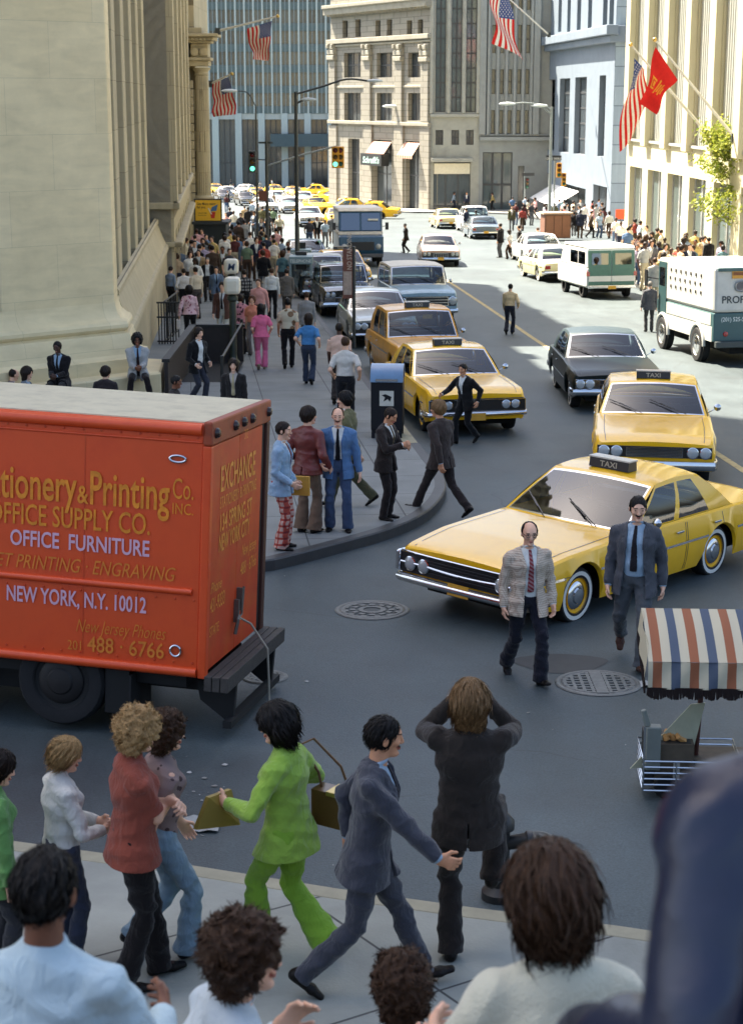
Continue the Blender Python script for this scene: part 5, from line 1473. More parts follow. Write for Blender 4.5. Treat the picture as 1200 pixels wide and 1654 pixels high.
        for z in np.linspace(gz0, gz1, nsl + 2)[1:-1] if nsl else (): g.box(-gx, gx, yF + .012, yF + .026, z - .007, z + .007, 1)
        for x in (np.linspace(-gx, gx, S['vslats']) if S.get('vslats') else ()): g.box(x - .006, x + .006, yF + .012, yF + .024, gz0, gz1, 1)
        for x, z in ((-gx, 0), (gx, 0)): g.box(x - .008, x + .008, yF + .012, yF + .028, gz0, gz1, 1)
        g.box(-gx, gx, yF + .012, yF + .03, gz1 - .008, gz1 + .008, 1); g.box(-gx, gx, yF + .012, yF + .03, gz0 - .008, gz0 + .008, 1)
        g.build("grille", [BLACKP, CHROME], root)
        for x in S.get('lamps', (-.78, -.58, .58, .78)): lamp(x, zl, S.get('lampr', .078), yF + .004)
        bumper(yF + .0, 1, S.get('bz', (.32, .46))[0], S.get('bz', (.32, .46))[1], wF + .05)
        if detail and S.get('guards'):
            gd = MB()
            for x in (-.5, .5): gd.box(x - .035, x + .035, yF + .03, yF + .12, .30, .56)
            gd.build("bumper_guard", CHROME, root, bevel=.015)
    pl = MB(); pl.box(-.15, .15, yF + .085, yF + .09, .33, .47); pl.build("licence_plate", PLATE, root)
    bumper(yR, -1, .36, .50, hw(yR + .03) + .04)
    tl = S.get('tail', ((-.75, .22), (.75, .22)))
    for x, w in tl:
        t = MB(); t.box(x - w / 2, x + w / 2, yR - .02, yR + .02, .58, .72, 0); t.box(x - w / 2 - .012, x + w / 2 + .012, yR - .012, yR + .02, .568, .732, 1); t.build("taillight", [REDLENS, CHROME], root)
    pl = MB(); pl.box(-.15, .15, yR - .10, yR - .095, .40, .54); pl.build("licence_plate", PLATE, root)
    for sg in (-1, 1):
        for y in (ywf, ywr): wheel(root, sg * (S['track'] / 2 + .02), y, S['wheel'], .20, S['white'], hub=S.get('hub', paint), detail=detail)
    if detail:
        w = MB()
        for sg in (-.55, .18):
            a = Vector((sg, S['yc'] + bl * (1 - sg * sg) + .03, zbelt(S['yc']) + .05)); b = fw(min(.9, (sg + .42) / wb_), .30) + Vector((0, .025, .02)); w.tube([a, b], .007, 5); 
            c0 = fw(min(.9, (sg + .22) / wb_), .15) + Vector((0, .03, .02)); w.tube([c0, fw(min(.95, (sg + .62) / wb_), .42) + Vector((0, .03, .015))], .008, 5)
        w.build("wiper", BLACKP, root)
        mi = MB(); sg = -1
        mi.tube([(sg * (W / 2 - .09), S['yc'] - .35, zb + .0), (sg * (W / 2 + .05), S['yc'] - .33, zb + .09)], .009, 6); mi.lathe([(.001, 0), (.055, .005), (.062, .03), (.03, .06), (.001, .065)], 14, Matrix.Translation((sg * (W / 2 + .08), S['yc'] - .36, zb + .11)) @ Matrix.Rotation(-math.pi / 2, 4, 'X'))
        mi.build("wing_mirror", CHROME, root, smooth=40)
    if taxi:
        s = MB(); yq = S['ywt'] - .18; zq = zr + rc + .015
        s.prism([(-.10, 0), (.10, 0), (.085, .12), (-.085, .12)], -.29, .29, 0, Matrix.Translation((0, yq, zq)) @ Matrix(((0, 0, 1, 0), (1, 0, 0, 0), (0, 1, 0, 0), (0, 0, 0, 1))))
        s.box(-.30, .30, yq - .095, yq + .095, zq + .12, zq + .137, 1)
        sg_ = s.build("roof_sign", [BLACKP, mat("sign_cap", (.5, .5, .47), rough=.25)], root)
        for dirn in (1, -1):
            M = Matrix.Translation((0, yq + dirn * .102, zq + .025)) @ Matrix.Rotation(math.pi if dirn > 0 else 0, 4, 'Z') @ Matrix.Rotation(math.pi / 2 - .088, 4, 'X')
            letters(sg_, [("TAXI", 0, 0, .10, 1.15, 0, 'CENTER', .002)], mat("sign_letter", (.34, .32, .26), rough=.5), M)
        if S.get('medallion'):
            md = MB(); md.lathe([(.001, .012), (.05, .012), (.055, 0)], 12, Matrix.Translation((0, S['yc'] + .55, interp(top, S['yc'] + .5) + cr)))
            md.build("medallion", CHROME, root)
    return root
# ------------------------------------------------------------------ box trucks and vans
RED = mat("truck_red", srgb((218, 76, 24)), rough=.46, var=.10, scale=1.6, bump=.04, bscale=30, coat=.15, grime=(srgb((180, 44, 16)), 1.6, .5))
RED2 = mat("truck_red_worn", srgb((196, 62, 20)), rough=.5, var=.16, scale=3, grime=(srgb((196, 104, 30)), 2.6, .55))
def slope_rot(root, heading):
    h = RAD(heading); root.rotation_euler = (-math.atan(SLOPE * math.cos(h)), -math.atan(SLOPE * math.sin(h)), h)
def red_truck():
    hx, hy = -.9777, .2100                         # driving direction
    head = math.degrees(math.atan2(-hx, hy))
    n = atd(322, 1095, 14.9)                     # near lower corner of the box at the tail
    W, Lb, Hb, zb = 1.92, 6.2, 2.31, .62
    right = Vector((hy, -hx, 0))                 # its right-hand side: away from the camera
    g = Vector((n.x, n.y, gz(n.y)))
    zb = n.z - g.z
    rear_mid = g + right * (W / 2)
    root = empty("box_truck", rear_mid, RAD(head), "red box truck of a stationery and printing company, its tail standing at the corner", "truck"); root.rotation_euler = (RAD(1.8), RAD(3.6), RAD(head)); root.location.z -= .06
    # local: x right (far side), y forward; tail at y = 0; near side at x = -W/2
    x0, x1 = -W / 2, W / 2
    bx = MB(); bx.box(x0, x1, .03, Lb, zb, zb + Hb); box = bx.build("cargo_box", RED, root, bevel=.03)
    # side dressing: top rail, belt moulding, lower rail (all on the near side and the far side)
    r = MB()
    for sg in (-1, 1):
        xs = sg * W / 2
        def rl(z, rad, flat=1.0, y0=.06, y1=Lb): r.tube([(xs, y0, z), (xs, y1, z)], rad, 10)
        rl(zb + Hb - .06, .055); rl(zb + .03, .045); rl(zb + .775, .032, y0=.12); rl(zb + Hb - .17, .012)
    r.build("rub_rail", RED, box, smooth=50)
    rv = MB()
    for k in range(34):
        for z in (.115, .70, Hb - .13): rv.lathe([(.013, 0), (.010, .007), (.001, .009)], 6, Matrix.Translation((x0, .10 + k * .18, zb + z)) @ Matrix.Rotation(-math.pi / 2, 4, 'Y'))
    for k in range(5): rv.box(x0 - .003, x0, 1.15 + k * 1.2, 1.162 + k * 1.2, zb + .1, zb + Hb - .1)
    rv.build("rivet", RED2, box)
    rf = MB(); rf.box(x0 + .03, x1 - .03, .05, Lb, zb + Hb - .01, zb + Hb + .012); rf.build("roof", mat("truck_roof", srgb((204, 194, 166)), rough=.75, var=.08, scale=3, spec=.2, grime=(srgb((150, 142, 124)), 4, .4)), root)
    # tail: header with clearance lamps, corner posts, roller door of two leaves
    hd = MB(); hd.box(x0 - .02, x1 + .02, -.035, .05, zb + Hb - .20, zb + Hb + .02); hdr = hd.build("rear_header", mat("rear_header_rust", srgb((150, 62, 30)), rough=.55, grime=(srgb((70, 44, 30)), 8, .7)), root, bevel=.02)
    for x in (-.86, -.28, 0, .28, .86):
        l = MB(); M = Matrix.Translation((x, -.036, zb + Hb - .09)) @ Matrix.Rotation(math.pi / 2, 4, 'X'); l.lathe([(.05, 0), (.045, .02), (.03, .035), (.001, .04)], 14, M); l.build("marker_lamp", mat("marker_dark", (.03, .012, .01), rough=.2), hdr, smooth=40)
    po = MB()
    po.box(x0 - .015, x0 + .07, -.03, .05, zb - .02, zb + Hb - .20); po.build("corner_post", RED, root, bevel=.012)
    po = MB(); po.box(x1 - .09, x1 + .02, -.03, .05, zb - .02, zb + Hb - .20); po.build("corner_post", mat("post_dark", srgb((70, 34, 22)), rough=.6), root, bevel=.012)
    for a, b in ((x0 + .07, -.02), (-.015, x1 - .20)):
        d = MB(); d.box(a, b, -.012, .04, zb + .03, zb + Hb - .21); d.build("rear_door", RED2, root, bevel=.008)
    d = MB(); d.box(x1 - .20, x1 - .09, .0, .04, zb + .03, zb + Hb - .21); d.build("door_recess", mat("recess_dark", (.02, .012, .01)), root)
    lk = MB(); lk.box(-.06, -.02, -.06, -.01, zb + .30, zb + .52); lk.box(.02, .05, -.07, -.01, zb + .40, zb + .62); lk.tube([(-.05, -.05, zb + .33), (.05, -.06, zb + .36), (.10, -.06, zb + .62)], .012, 6); lk.tube([(-.12, -.05, zb + .2), (-.10, -.07, zb + .34), (-.04, -.06, zb + .36)], .018, 7)
    lk.build("door_latch", mat("old_metal", (.16, .14, .12), rough=.5, metal=.6), root)
    ov = MB()
    for y, z, a, b in ((.28, zb + Hb - .33, .075, .03), (.26, zb + .22, .05, .05)):
        pts = [(x0 - .014, y + a * math.cos(t), z + b * math.sin(t)) for t in np.linspace(0, 2 * math.pi, 20)]; ov.tube(pts, .010, 6)
    ov.build("side_lamp_ring", CHROME, root)
    # writing: near side. text runs from the cab (left, +y) to the tail (right, y=0)
    M = Matrix(((0, 0, -1, x0 - .012), (-1, 0, 0, 0), (0, 1, 0, zb), (0, 0, 0, 1))) @ Matrix.Diagonal((1.25, 1.17, 1, 1))     # text x -> -y, text y -> z, faces -x
    gold, lil = mat("sign_gold", srgb((224, 134, 30)), rough=.5, var=.3, scale=12), mat("sign_lilac", srgb((214, 170, 186)), rough=.45, var=.1, scale=12)
    dull = mat("sign_dull_gold", srgb((216, 122, 38)), rough=.5, var=.25, scale=12)
    R_ = 'RIGHT'
    rows = [("Stationery", -.985, 1.29, .37, -.83, 0, R_, .005, 0), ("&", -.895, 1.29, .20, -.085, 0, R_, .003, 0), ("Printing", -.28, 1.29, .37, -.60, 0, R_, .005, 0),
            ("Co.", -.095, 1.385, .23, -.155, 0, R_, .0, 0), ("INC.", -.095, 1.265, .125, -.155, 0, R_, .0, 0),
            ("OFFICE SUPPLY CO.", -.415, 1.085, .235, -1.24, 0, R_, .002, 0), ("OFFICE  FURNITURE", -.42, .915, .175, -1.07, 0, R_, .003, 1),
            ("OFFSET PRINTING \u00b7 ENGRAVING", -.23, .735, .16, -1.62, .28, R_, .0, 2),
            ("NEW YORK, N.Y. 10012", -.435, .465, .175, -1.08, 0, R_, .003, 1), ("New Jersey Phones", -.29, .265, .15, -.69, .38, R_, -.001, 2), ("488 \u00b7 6766", -.29, .115, .175, -.59, 0, R_, .002, 2), ("201", -.915, .115, .11, -.105, 0, R_, 0, 2)]
    letters(box, rows, [gold, lil, dull], M)
    M = Matrix(((1, 0, 0, 0), (0, 0, -1, -.017), (0, 1, 0, zb), (0, 0, 0, 1))) @ Matrix.Diagonal((.80, 1.12, 1, 1))       # tail face, faces -y
    rows = [("EXCHANGE", -.78, 1.47, .30, -1.42, 0, 'LEFT', .004), ("STATIONERY & PRINTING", -.78, 1.33, .14, -1.5, 0, 'LEFT', .0), ("134 SPRING ST", -.78, 1.14, .20, -1.3, 0, 'LEFT', .003), ("NEW YORK CITY", -.78, .97, .20, -1.26, 0, 'LEFT', .003),
            ("New Jersey", .18, .80, .15, -.62, .3, 'LEFT', 0), ("488 \u00b7 6766", .14, .64, .16, -.68, 0, 'LEFT', 0), ("Phone", -1.05, .66, .13, -.42, .3, 'LEFT', 0), ("431-9333", -1.05, .50, .17, -.56, 0, 'LEFT', .001), ("STATE", -1.05, .30, .12, -.36), ("312", .05, 1.83, .12, .8)]
    letters(root, rows[:-1], mat("sign_faded", srgb((232, 150, 60)), rough=.55, var=.2, scale=9), M)
    M2 = M.copy(); M2[1][3] = -.039
    letters(hdr, [rows[-1]], mat("sign_faded", srgb((206, 116, 40))), M2)
    # tail step, brackets, chassis, wheels, cab
    st = MB()
    for k in range(3): st.box(x0 - .02, x1 + .06, -.245 + k * .078, -.175 + k * .078, zb - .13, zb + .01 - .0 * k)
    st.build("rear_step", mat("step_wood", (.05, .042, .036), rough=.75, var=.3, scale=12, bump=.4), root, bevel=.006)
    br = MB(); bm_ = mat("chassis_black", (.004, .004, .004), rough=.7)
    for x in (-.66, .66):
        br.prism([(-.24, zb - .12), (.14, zb - .12), (.10, zb - .30), (-.16, zb - .48), (-.22, zb - .46)], x - .03, x + .03, 0, Matrix(((0, 0, 1, 0), (1, 0, 0, 0), (0, 1, 0, 0), (0, 0, 0, 1))))
    br.box(-.85, .85, -.25, -.17, zb - .50, zb - .43)
    br.build("step_bracket", bm_, root)
    c = MB()
    for x in (-.42, .42): c.box(x - .05, x + .05, .05, Lb + 1.5, zb - .28, zb - .04)
    c.box(x0 + .15, x1 - .15, .2, 3.0, zb - .16, zb - .03); c.box(-.8, .8, 1.15, 1.42, .40, .60); c.box(x0 + .06, x0 + .30, .72, .95, zb - .45, zb); c.box(x0 + .5, x1 - .1, 1.95, 5.0, .18, zb - .05); c.box(-.2, .2, 2.2, 4.2, zb - .42, zb - .2); c.box(x0 + .1, x0 + .55, 2.6, 3.8, zb - .48, zb - .1)  # broad low box is a dark mass added to deepen shade beneath
    c.build("chassis_and_shade_mass", bm_, root)
    for sg in (-1, 1):
        for yy in (1.38, 5.3): wheel(root, sg * (W / 2 - .16), yy, .43, .26, False, hub=bm_, cap=mat('wheel_dark', (.008, .006, .006), rough=.6))
    fl = MB()
    for x in (-.55, -.80): fl.box(x - .16, x + .16, .68, .70, zb - .52, zb - .06)
    fl.build("mud_flap", RUBBER, root)
    cab = MB(); cab.prism([(Lb + .1, .55), (Lb + 2.2, .55), (Lb + 2.2, 1.35), (Lb + 1.7, 1.45), (Lb + 1.3, 2.25), (Lb + .1, 2.3)], -.95, .95, 0, Matrix(((0, 0, 1, 0), (1, 0, 0, 0), (0, 1, 0, 0), (0, 0, 0, 1)))); cab.build("cab", RED, root, bevel=.06)
    # loose cord hanging from the latch
    cd = MB(); cd.tube([(-.02, -.06, zb + .34), (.10, -.14, zb + .26), (.12, -.31, zb + .02), (.12, -.33, zb - .25), (.13, -.34, zb - .45), (.10, -.36, zb - .58), (.16, -.38, zb - .61)], .011, 6)
    cd.build("cord", mat("cord", (.35, .31, .24), rough=.9), root)
    return root

def loft_box(mb, prof, x0, x1, rnd=.06, mi=0):
    """extrude a (y, z) outline between x0 and x1"""
    mb.prism(prof, x0, x1, mi, Matrix(((0, 0, 1, 0), (1, 0, 0, 0), (0, 1, 0, 0), (0, 0, 0, 1))))
def rect_pts(y0, y1, z0, z1): return [(y0, z0), (y1, z0), (y1, z1), (y0, z1)]

def step_van(loc, heading):
    root = empty("delivery_van", loc, RAD(heading), "blue walk-in delivery van with white roof and split windscreen coming down the street", "van"); slope_rot(root, heading)
    BL = mat("van_blue", srgb((48, 84, 114)), rough=.4, coat=.2, grime=(srgb((40, 60, 80)), 5, .4)); WH = mat("van_white", srgb((196, 192, 182)), rough=.5)
    W = 2.15; h = W / 2
    b = MB(); loft_box(b, [(-3.0, .5), (2.6, .5), (2.75, .8), (2.72, 1.45), (2.35, 1.52), (-3.0, 1.52)], -h, h); b.build("body", BL, root, bevel=.06)
    b = MB(); loft_box(b, [(-3.0, 1.525), (2.33, 1.525), (2.26, 1.68), (-3.0, 1.68)], -h, h); b.build("side_band", WH, root, bevel=.02)
    b = MB(); loft_box(b, [(-3.0, 1.685), (2.25, 1.685), (2.02, 2.62), (-3.0, 2.62)], -h + .02, h - .02); b.build("upper_body", BL, root, bevel=.05)
    b = MB(); loft_box(b, [(-3.05, 2.625), (2.12, 2.625), (1.9, 2.80), (-3.0, 2.80)], -h - .02, h + .02); b.build("roof", WH, root, bevel=.06)
    for sg in (-1, 1):
        g = MB(); a = Vector((0, 2.245, 1.74)); t = Vector((0, 2.05, 2.54))
        g.add([(sg * .05, a.y + .012, a.z), (sg * .96, a.y + .012, a.z), (sg * .93, t.y + .012, t.z), (sg * .05, t.y + .012, t.z)], [(0, 1, 2, 3) if sg < 0 else (3, 2, 1, 0)]); g.build("windshield", glass("van_glass", (.10, .15, .20), .16), root)
        lamp_ = MB(); M = Matrix.Translation((sg * .82, 2.75, .98)) @ Matrix.Rotation(-math.pi / 2, 4, 'X'); lamp_.lathe([(.13, 0), (.12, .03), (.09, .05), (.001, .06)], 16, M); lamp_.build("headlight", LENS, root, smooth=40)
        m = MB(); m.tube([(sg * h, 2.1, 1.9), (sg * (h + .2), 2.2, 1.95)], .015, 6); m.box(sg * (h + .2) - .08, sg * (h + .2) + .08, 2.18, 2.21, 1.75, 2.1); m.build("wing_mirror", BLACKP, root)
        for y in (1.75, -1.75): wheel(root, sg * (h - .14), y, .40, .24, False, detail=False)
    g = MB(); g.box(-.62, .62, 2.75, 2.775, .80, 1.20); g.build("grille", BLACKP, root)
    g = MB(); g.box(-1.05, 1.05, 2.76, 2.88, .46, .64); g.build("bumper", mat("bumper_grey", (.10, .10, .11), rough=.5, metal=.5), root, bevel=.03)
    s = MB(); s.box(-.85, -.35, 2.26, 2.262, 2.2, 2.28); s.build("windscreen_sticker", WHITEP, root)
    return root

def econo_van(loc, heading):
    """seen from behind: white sides, green tail with a white band"""
    root = empty("parked_van", loc, RAD(heading), "white and green van seen from behind, parked at the sunny kerb", "van"); slope_rot(root, heading)
    GR = mat("van_green", srgb((78, 118, 106)), rough=.5); W, L = 1.9, 4.5; h = W / 2
    b = MB(); loft_box(b, [(-2.2, .42), (2.2, .42), (2.25, 1.05), (1.95, 1.15), (-2.24, 1.15)], -h, h); b.build("body", WHITEP, root, bevel=.07)
    b = MB(); loft_box(b, [(-2.235, 1.155), (1.93, 1.155), (1.45, 1.86), (-2.15, 1.86)], -h + .03, h - .03); b.build("upper_body", WHITEP, root, bevel=.05)
    b = MB(); loft_box(b, [(-2.16, 1.865), (1.44, 1.865), (1.3, 1.97), (-2.0, 1.97)], -h + .02, h - .02); b.build("roof", WHITEP, root, bevel=.06)
    for x0, x1 in ((-h + .07, -.012), (.012, h - .07)):
        d = MB(); loft_box(d, [(-2.27, .52), (-2.24, .52), (-2.24, .80), (-2.27, .80)], x0, x1, mi=0); loft_box(d, rect_pts(-2.275, -2.245, .80, .86), x0, x1, mi=1); loft_box(d, rect_pts(-2.275, -2.245, .863, 1.10), x0, x1, mi=0)
        loft_box(d, [(-2.275, 1.10), (-2.25, 1.10), (-2.2, 1.80), (-2.225, 1.80)], x0, x1, mi=0); loft_box(d, rect_pts(-2.285, -2.27, .66, .84), x0, x1, mi=1)
        do = d.build("rear_door", [GR, WHITEP], root)
        g = MB(); xa, xb = x0 + .12, x1 - .12; 
        g.quad((xa, -2.272, 1.28), (xb, -2.272, 1.28), (xb, -2.240, 1.70), (xa, -2.240, 1.70)); g.build("window", glass("van_glass", (.10, .15, .20), .16), do)
    for sg in (-1, 1):
        t = MB(); t.box(sg * (h - .05) - .06, sg * (h - .05) + .06, -2.28, -2.2, .86, 1.02); t.build("taillight", REDLENS, root)
        for y in (1.35, -1.35): wheel(root, sg * (h - .13), y, .35, .2, False, detail=False)
        for y0, y1 in ((-1.9, -.9), (-.8, .3)):
            g = MB(); q = [(sg * (h - .022), y0, 1.28), (sg * (h - .022), y1, 1.28), (sg * (h - .022), y1, 1.74), (sg * (h - .022), y0, 1.74)]; g.quad(*(q if sg > 0 else q[::-1])); g.build("window", glass("van_glass", (.10, .15, .20), .16), root)
    g = MB(); g.box(-h + .05, h - .05, -2.36, -2.24, .40, .52); g.build("bumper", CHROME, root, bevel=.02)
    pl = MB(); pl.box(-.15, .15, -2.372, -2.362, .38, .50); pl.build("licence_plate", PLATE, root)
    u = MB(); u.box(-.6, .6, -2, 2, .25, .45); u.build("underbody", UNDER, root)
    return root

def armored_truck(loc, heading):
    root = empty("armoured_truck", loc, RAD(heading), "white and green armoured truck with oval rear windows, stopped at the right kerb", "truck"); slope_rot(root, heading)
    GR = mat("truck_green", srgb((54, 84, 86)), rough=.5); WH = mat("truck_white", srgb((184, 184, 178)), rough=.5, grime=(srgb((150, 140, 120)), 3, .4))
    W, L = 2.35, 5.2; h = W / 2; y0, y1 = -2.6, 2.2
    b = MB(); loft_box(b, [(y0, .62), (y1, .62), (y1, 1.35), (y0, 1.35)], -h, h); b.build("lower_body", GR, root, bevel=.03)
    b = MB(); loft_box(b, [(y0, 1.354), (y1, 1.354), (y1 - .05, 2.5), (y0 + .02, 2.5)], -h, h); b.build("upper_body", WH, root, bevel=.08)
    b = MB(); loft_box(b, [(y0 - .04, 2.40), (y0 + .5, 2.40), (y0 + .5, 2.49), (y0 - .04, 2.49)], -h + .08, h - .08); b.build("rear_visor", GR, root, bevel=.02)
    b = MB(); loft_box(b, [(y1 + .004, .62), (y1 + .75, .7), (y1 + .7, 1.30), (y1 + .004, 1.42)], -h + .25, h - .25); b.build("hood", GR, root, bevel=.1)
    # near side: doors, vents, wheel arches, white lower skirt
    for sg in (-1, 1):
        xs = sg * h
        s_ = MB(); s_.box(min(xs, xs + sg * .012), max(xs, xs + sg * .012), y0 + .1, y1 - .1, .62, 1.0); s_.box(min(xs, xs + sg * .012), max(xs, xs + sg * .012), y0 + .2, y1 - .9, 1.03, 1.32); s_.build("side_panel", WH, root)
        v = MB()
        for j in range(3):
            for k in range(7): v.box(min(xs, xs + sg * .02), max(xs, xs + sg * .02), -1.6 + k * .42 + (j % 2) * .06, -1.53 + k * .42 + (j % 2) * .06, 1.75 + j * .22, 1.83 + j * .22)
        v.build("gun_port", BLACKP, root)
        d = MB(); d.box(min(xs, xs + sg * .015), max(xs, xs + sg * .015), 1.35, 2.05, .75, 2.4); do = d.build("door", mat("door_shadow", srgb((40, 70, 72)), rough=.5), root)
        g = MB(); g.box(min(xs, xs + sg * .02), max(xs, xs + sg * .02), 1.45, 1.95, 1.75, 2.25); g.build("window", glass("van_glass", (.10, .15, .20), .16), do)
        for y in (1.55, -1.45):
            a = MB(); pts = [(xs + sg * .03, y + .53 * math.cos(t), .45 + .53 * math.sin(t)) for t in np.linspace(0, math.pi, 15)]; a.tube(pts, .05, 8); a.build("wheel_arch", WH, root, smooth=50)
            dk = MB(); dk.lathe([(.001, .0), (.5, .0)], 24, Matrix.Translation((xs + sg * .016, y, .45)) @ Matrix.Rotation(math.pi / 2, 4, 'Y')); dk.build("wheel_well", UNDER, root)
            wheel(root, sg * (h - .06), y, .45, .26, False, hub=WH)
        m = MB(); m.tube([(xs, y1 - .1, 1.9), (xs + sg * .3, y1 + .1, 1.95)], .02, 6); m.box(xs + sg * .3 - .02, xs + sg * .3 + .02, y1, y1 + .2, 1.7, 2.15); m.build("wing_mirror", BLACKP, root)
    for x in (-.36, .36):
        g = MB(); pts = []
        for t in np.linspace(0, 2 * math.pi, 24, endpoint=False): pts.append((x + max(-.17, min(.17, .30 * math.cos(t))) + .10 * math.cos(t), 2.02 + .13 * math.sin(t)))
        g.prism(pts, 0, .02, 0, Matrix(((1, 0, 0, 0), (0, 0, -1, y0 + .005), (0, 1, 0, 0), (0, 0, 0, 1)))); w = g.build("window", glass("van_glass", (.10, .15, .20), .16), root)
        f = MB(); f.tube([(px, y0 - .012, pz) for px, pz in pts + pts[:1]], .022, 6); f.build("window_frame", mat("frame_grey", (.22, .23, .23), rough=.4, metal=.5), w)
    bg = MB(); bg.box(-.72, -.36, y0 - .01, y0 + .02, 2.22, 2.40, 0); bg.box(-.70, -.38, y0 - .014, y0 - .008, 2.30, 2.38, 1); bg.build("badge", [mat("badge_gold", srgb((196, 140, 48)), rough=.5), mat("badge_brown", srgb((120, 70, 30)))], root)
    M = Matrix(((1, 0, 0, 0), (0, 0, -1, y0 - .006), (0, 1, 0, 0), (0, 0, 0, 1)))
    letters(root, [("PROFIT BY", -.98, 1.60, .26, .95, 0, 'LEFT', .004), ], mat("letter_dark", (.02, .03, .035)), M)
    letters(root, [("(201) 525-5600", -.98, 1.14, .15, .86, 0, 'LEFT', .001)], mat("letter_pale", (.6, .64, .62)), M)
    Ms = Matrix(((0, 0, -1, -h - .016), (-1, 0, 0, 0), (0, 1, 0, 0), (0, 0, 0, 1)))
    letters(root, [("Armored Car Service", -1.25, 1.10, .20, .85, .3, 'LEFT', .002)], mat("letter_pale", (.6, .64, .62)), Ms)
    g = MB(); g.box(-h + .03, h - .03, y0 - .16, y0, .48, .64); g.build("bumper", mat("bumper_dark", (.04, .05, .05), rough=.5), root, bevel=.02)
    for sg in (-1, 1):
        t = MB(); t.lathe([(.07, 0), (.06, .03), (.001, .04)], 12, Matrix.Translation((sg * .85, y0, .82)) @ Matrix.Rotation(math.pi / 2, 4, 'X')); t.build("taillight", REDLENS, root)
    pl = MB(); pl.box(-.17, .17, y0 - .02, y0 - .008, .72, .84); pl.build("licence_plate", PLATE, root)
    u = MB(); u.box(-.7, .7, y0 + .1, y1, .3, .62); u.build("underbody", UNDER, root)
    return root
# ================================================================== street furniture
GREYP = mat("pole_grey", srgb((130, 138, 138)), rough=.5, var=.12, scale=6)
DKPOLE = mat("pole_dark", srgb((48, 52, 50)), rough=.5, var=.2, scale=6)
def G(px, py, up=0.0): return gp(px, py, up)
# --- mailbox
def mailbox():
    p = G(626, 704, .15); r = empty("mailbox", p, RAD(176), "dark blue steel mailbox with rounded top on the pavement corner", "mailbox")
    B = mat("mail_blue", srgb((15, 16, 22)), rough=.65, var=.15, spec=.3); T = mat("mail_top", srgb((100, 130, 160)), rough=.35, coat=.2)
    mb = MB(); pr = [(-.32, .16), (.32, .16), (.32, 1.05)]; pr += [(.32 * math.cos(t), 1.05 + .27 * math.sin(t)) for t in np.linspace(0.12, math.pi - .12, 12)] + [(-.32, 1.05)]
    A = Matrix(((0, 0, 1, 0), (1, 0, 0, 0), (0, 1, 0, 0), (0, 0, 0, 1)))
    mb.prism(pr, -.29, .29, 0, A); mb.build("body", B, r, bevel=.02)
    tp = MB(); q = [(.345 * math.cos(t), 1.06 + .295 * math.sin(t)) for t in np.linspace(0.0, math.pi, 14)]; q2 = [(.30 * math.cos(t), 1.06 + .25 * math.sin(t)) for t in np.linspace(math.pi, 0, 14)]
    tp.prism(q + q2, -.30, .30, 0, A); tp.build("hood", T, r, smooth=40)
    lg = MB()
    for x in (-.25, .25):
        for y in (-.27, .27): lg.box(x - .03, x + .03, y - .03, y + .03, 0, .18)
    lg.build("leg", B, r)
    s = MB(); s.box(-.13, .13, .322, .330, .62, .90, 0); s.prism([(-.09, .79), (.02, .84), (.09, .82), (.03, .78), (.06, .70), (-.02, .75), (-.06, .70)], .331, .334, 1, Matrix(((1, 0, 0, 0), (0, 0, 1, 0), (0, 1, 0, 0), (0, 0, 0, 1))))
    s.build("emblem", [mat("emblem_white", (.55, .52, .44), rough=.5), B], r)
    h = MB(); h.box(-.20, .20, .325, .36, 1.08, 1.12); h.build("handle", CHROME, r)
mailbox()
# --- subway globes
def globe_post(px, py, top, m, lab):
    p = G(px, py, .15); d = p.y; H = zat(top, d) - p.z
    r = empty("subway_lamp", p, 0, lab, "lamp post", "subway entrance lamps")
    mb = MB(); mb.lathe([(.16, 0), (.16, .12), (.10, .2), (.085, .3), (.085, H - .62), (.13, H - .58), (.13, H - .50), (.09, H - .46)], 14); mb.build("post", mat("subway_green", srgb((52, 60, 50)), rough=.5, var=.2), r, smooth=40)
    g = MB(); g.box(-.20, .20, -.20, .20, H - .44, H - .02); gl = g.build("lamp_globe", mat("globe_milk", srgb((226, 218, 196)), rough=.4, var=.06), r, bevel=.09)
    if m: letters(gl, [("M", 0, 0, .26, 1, .2, 'CENTER', .006)], mat("globe_letter", srgb((40, 62, 92))), Matrix(((1, 0, 0, 0), (0, 0, -1, -.203), (0, 1, 0, H - .32), (0, 0, 0, 1))))
    return r
globe_post(378, 592, 446, False, "subway lamp post with a plain milky square globe, nearer the camera")
globe_post(376, 545, 417, True, "subway lamp post with a milky globe lettered with an M")
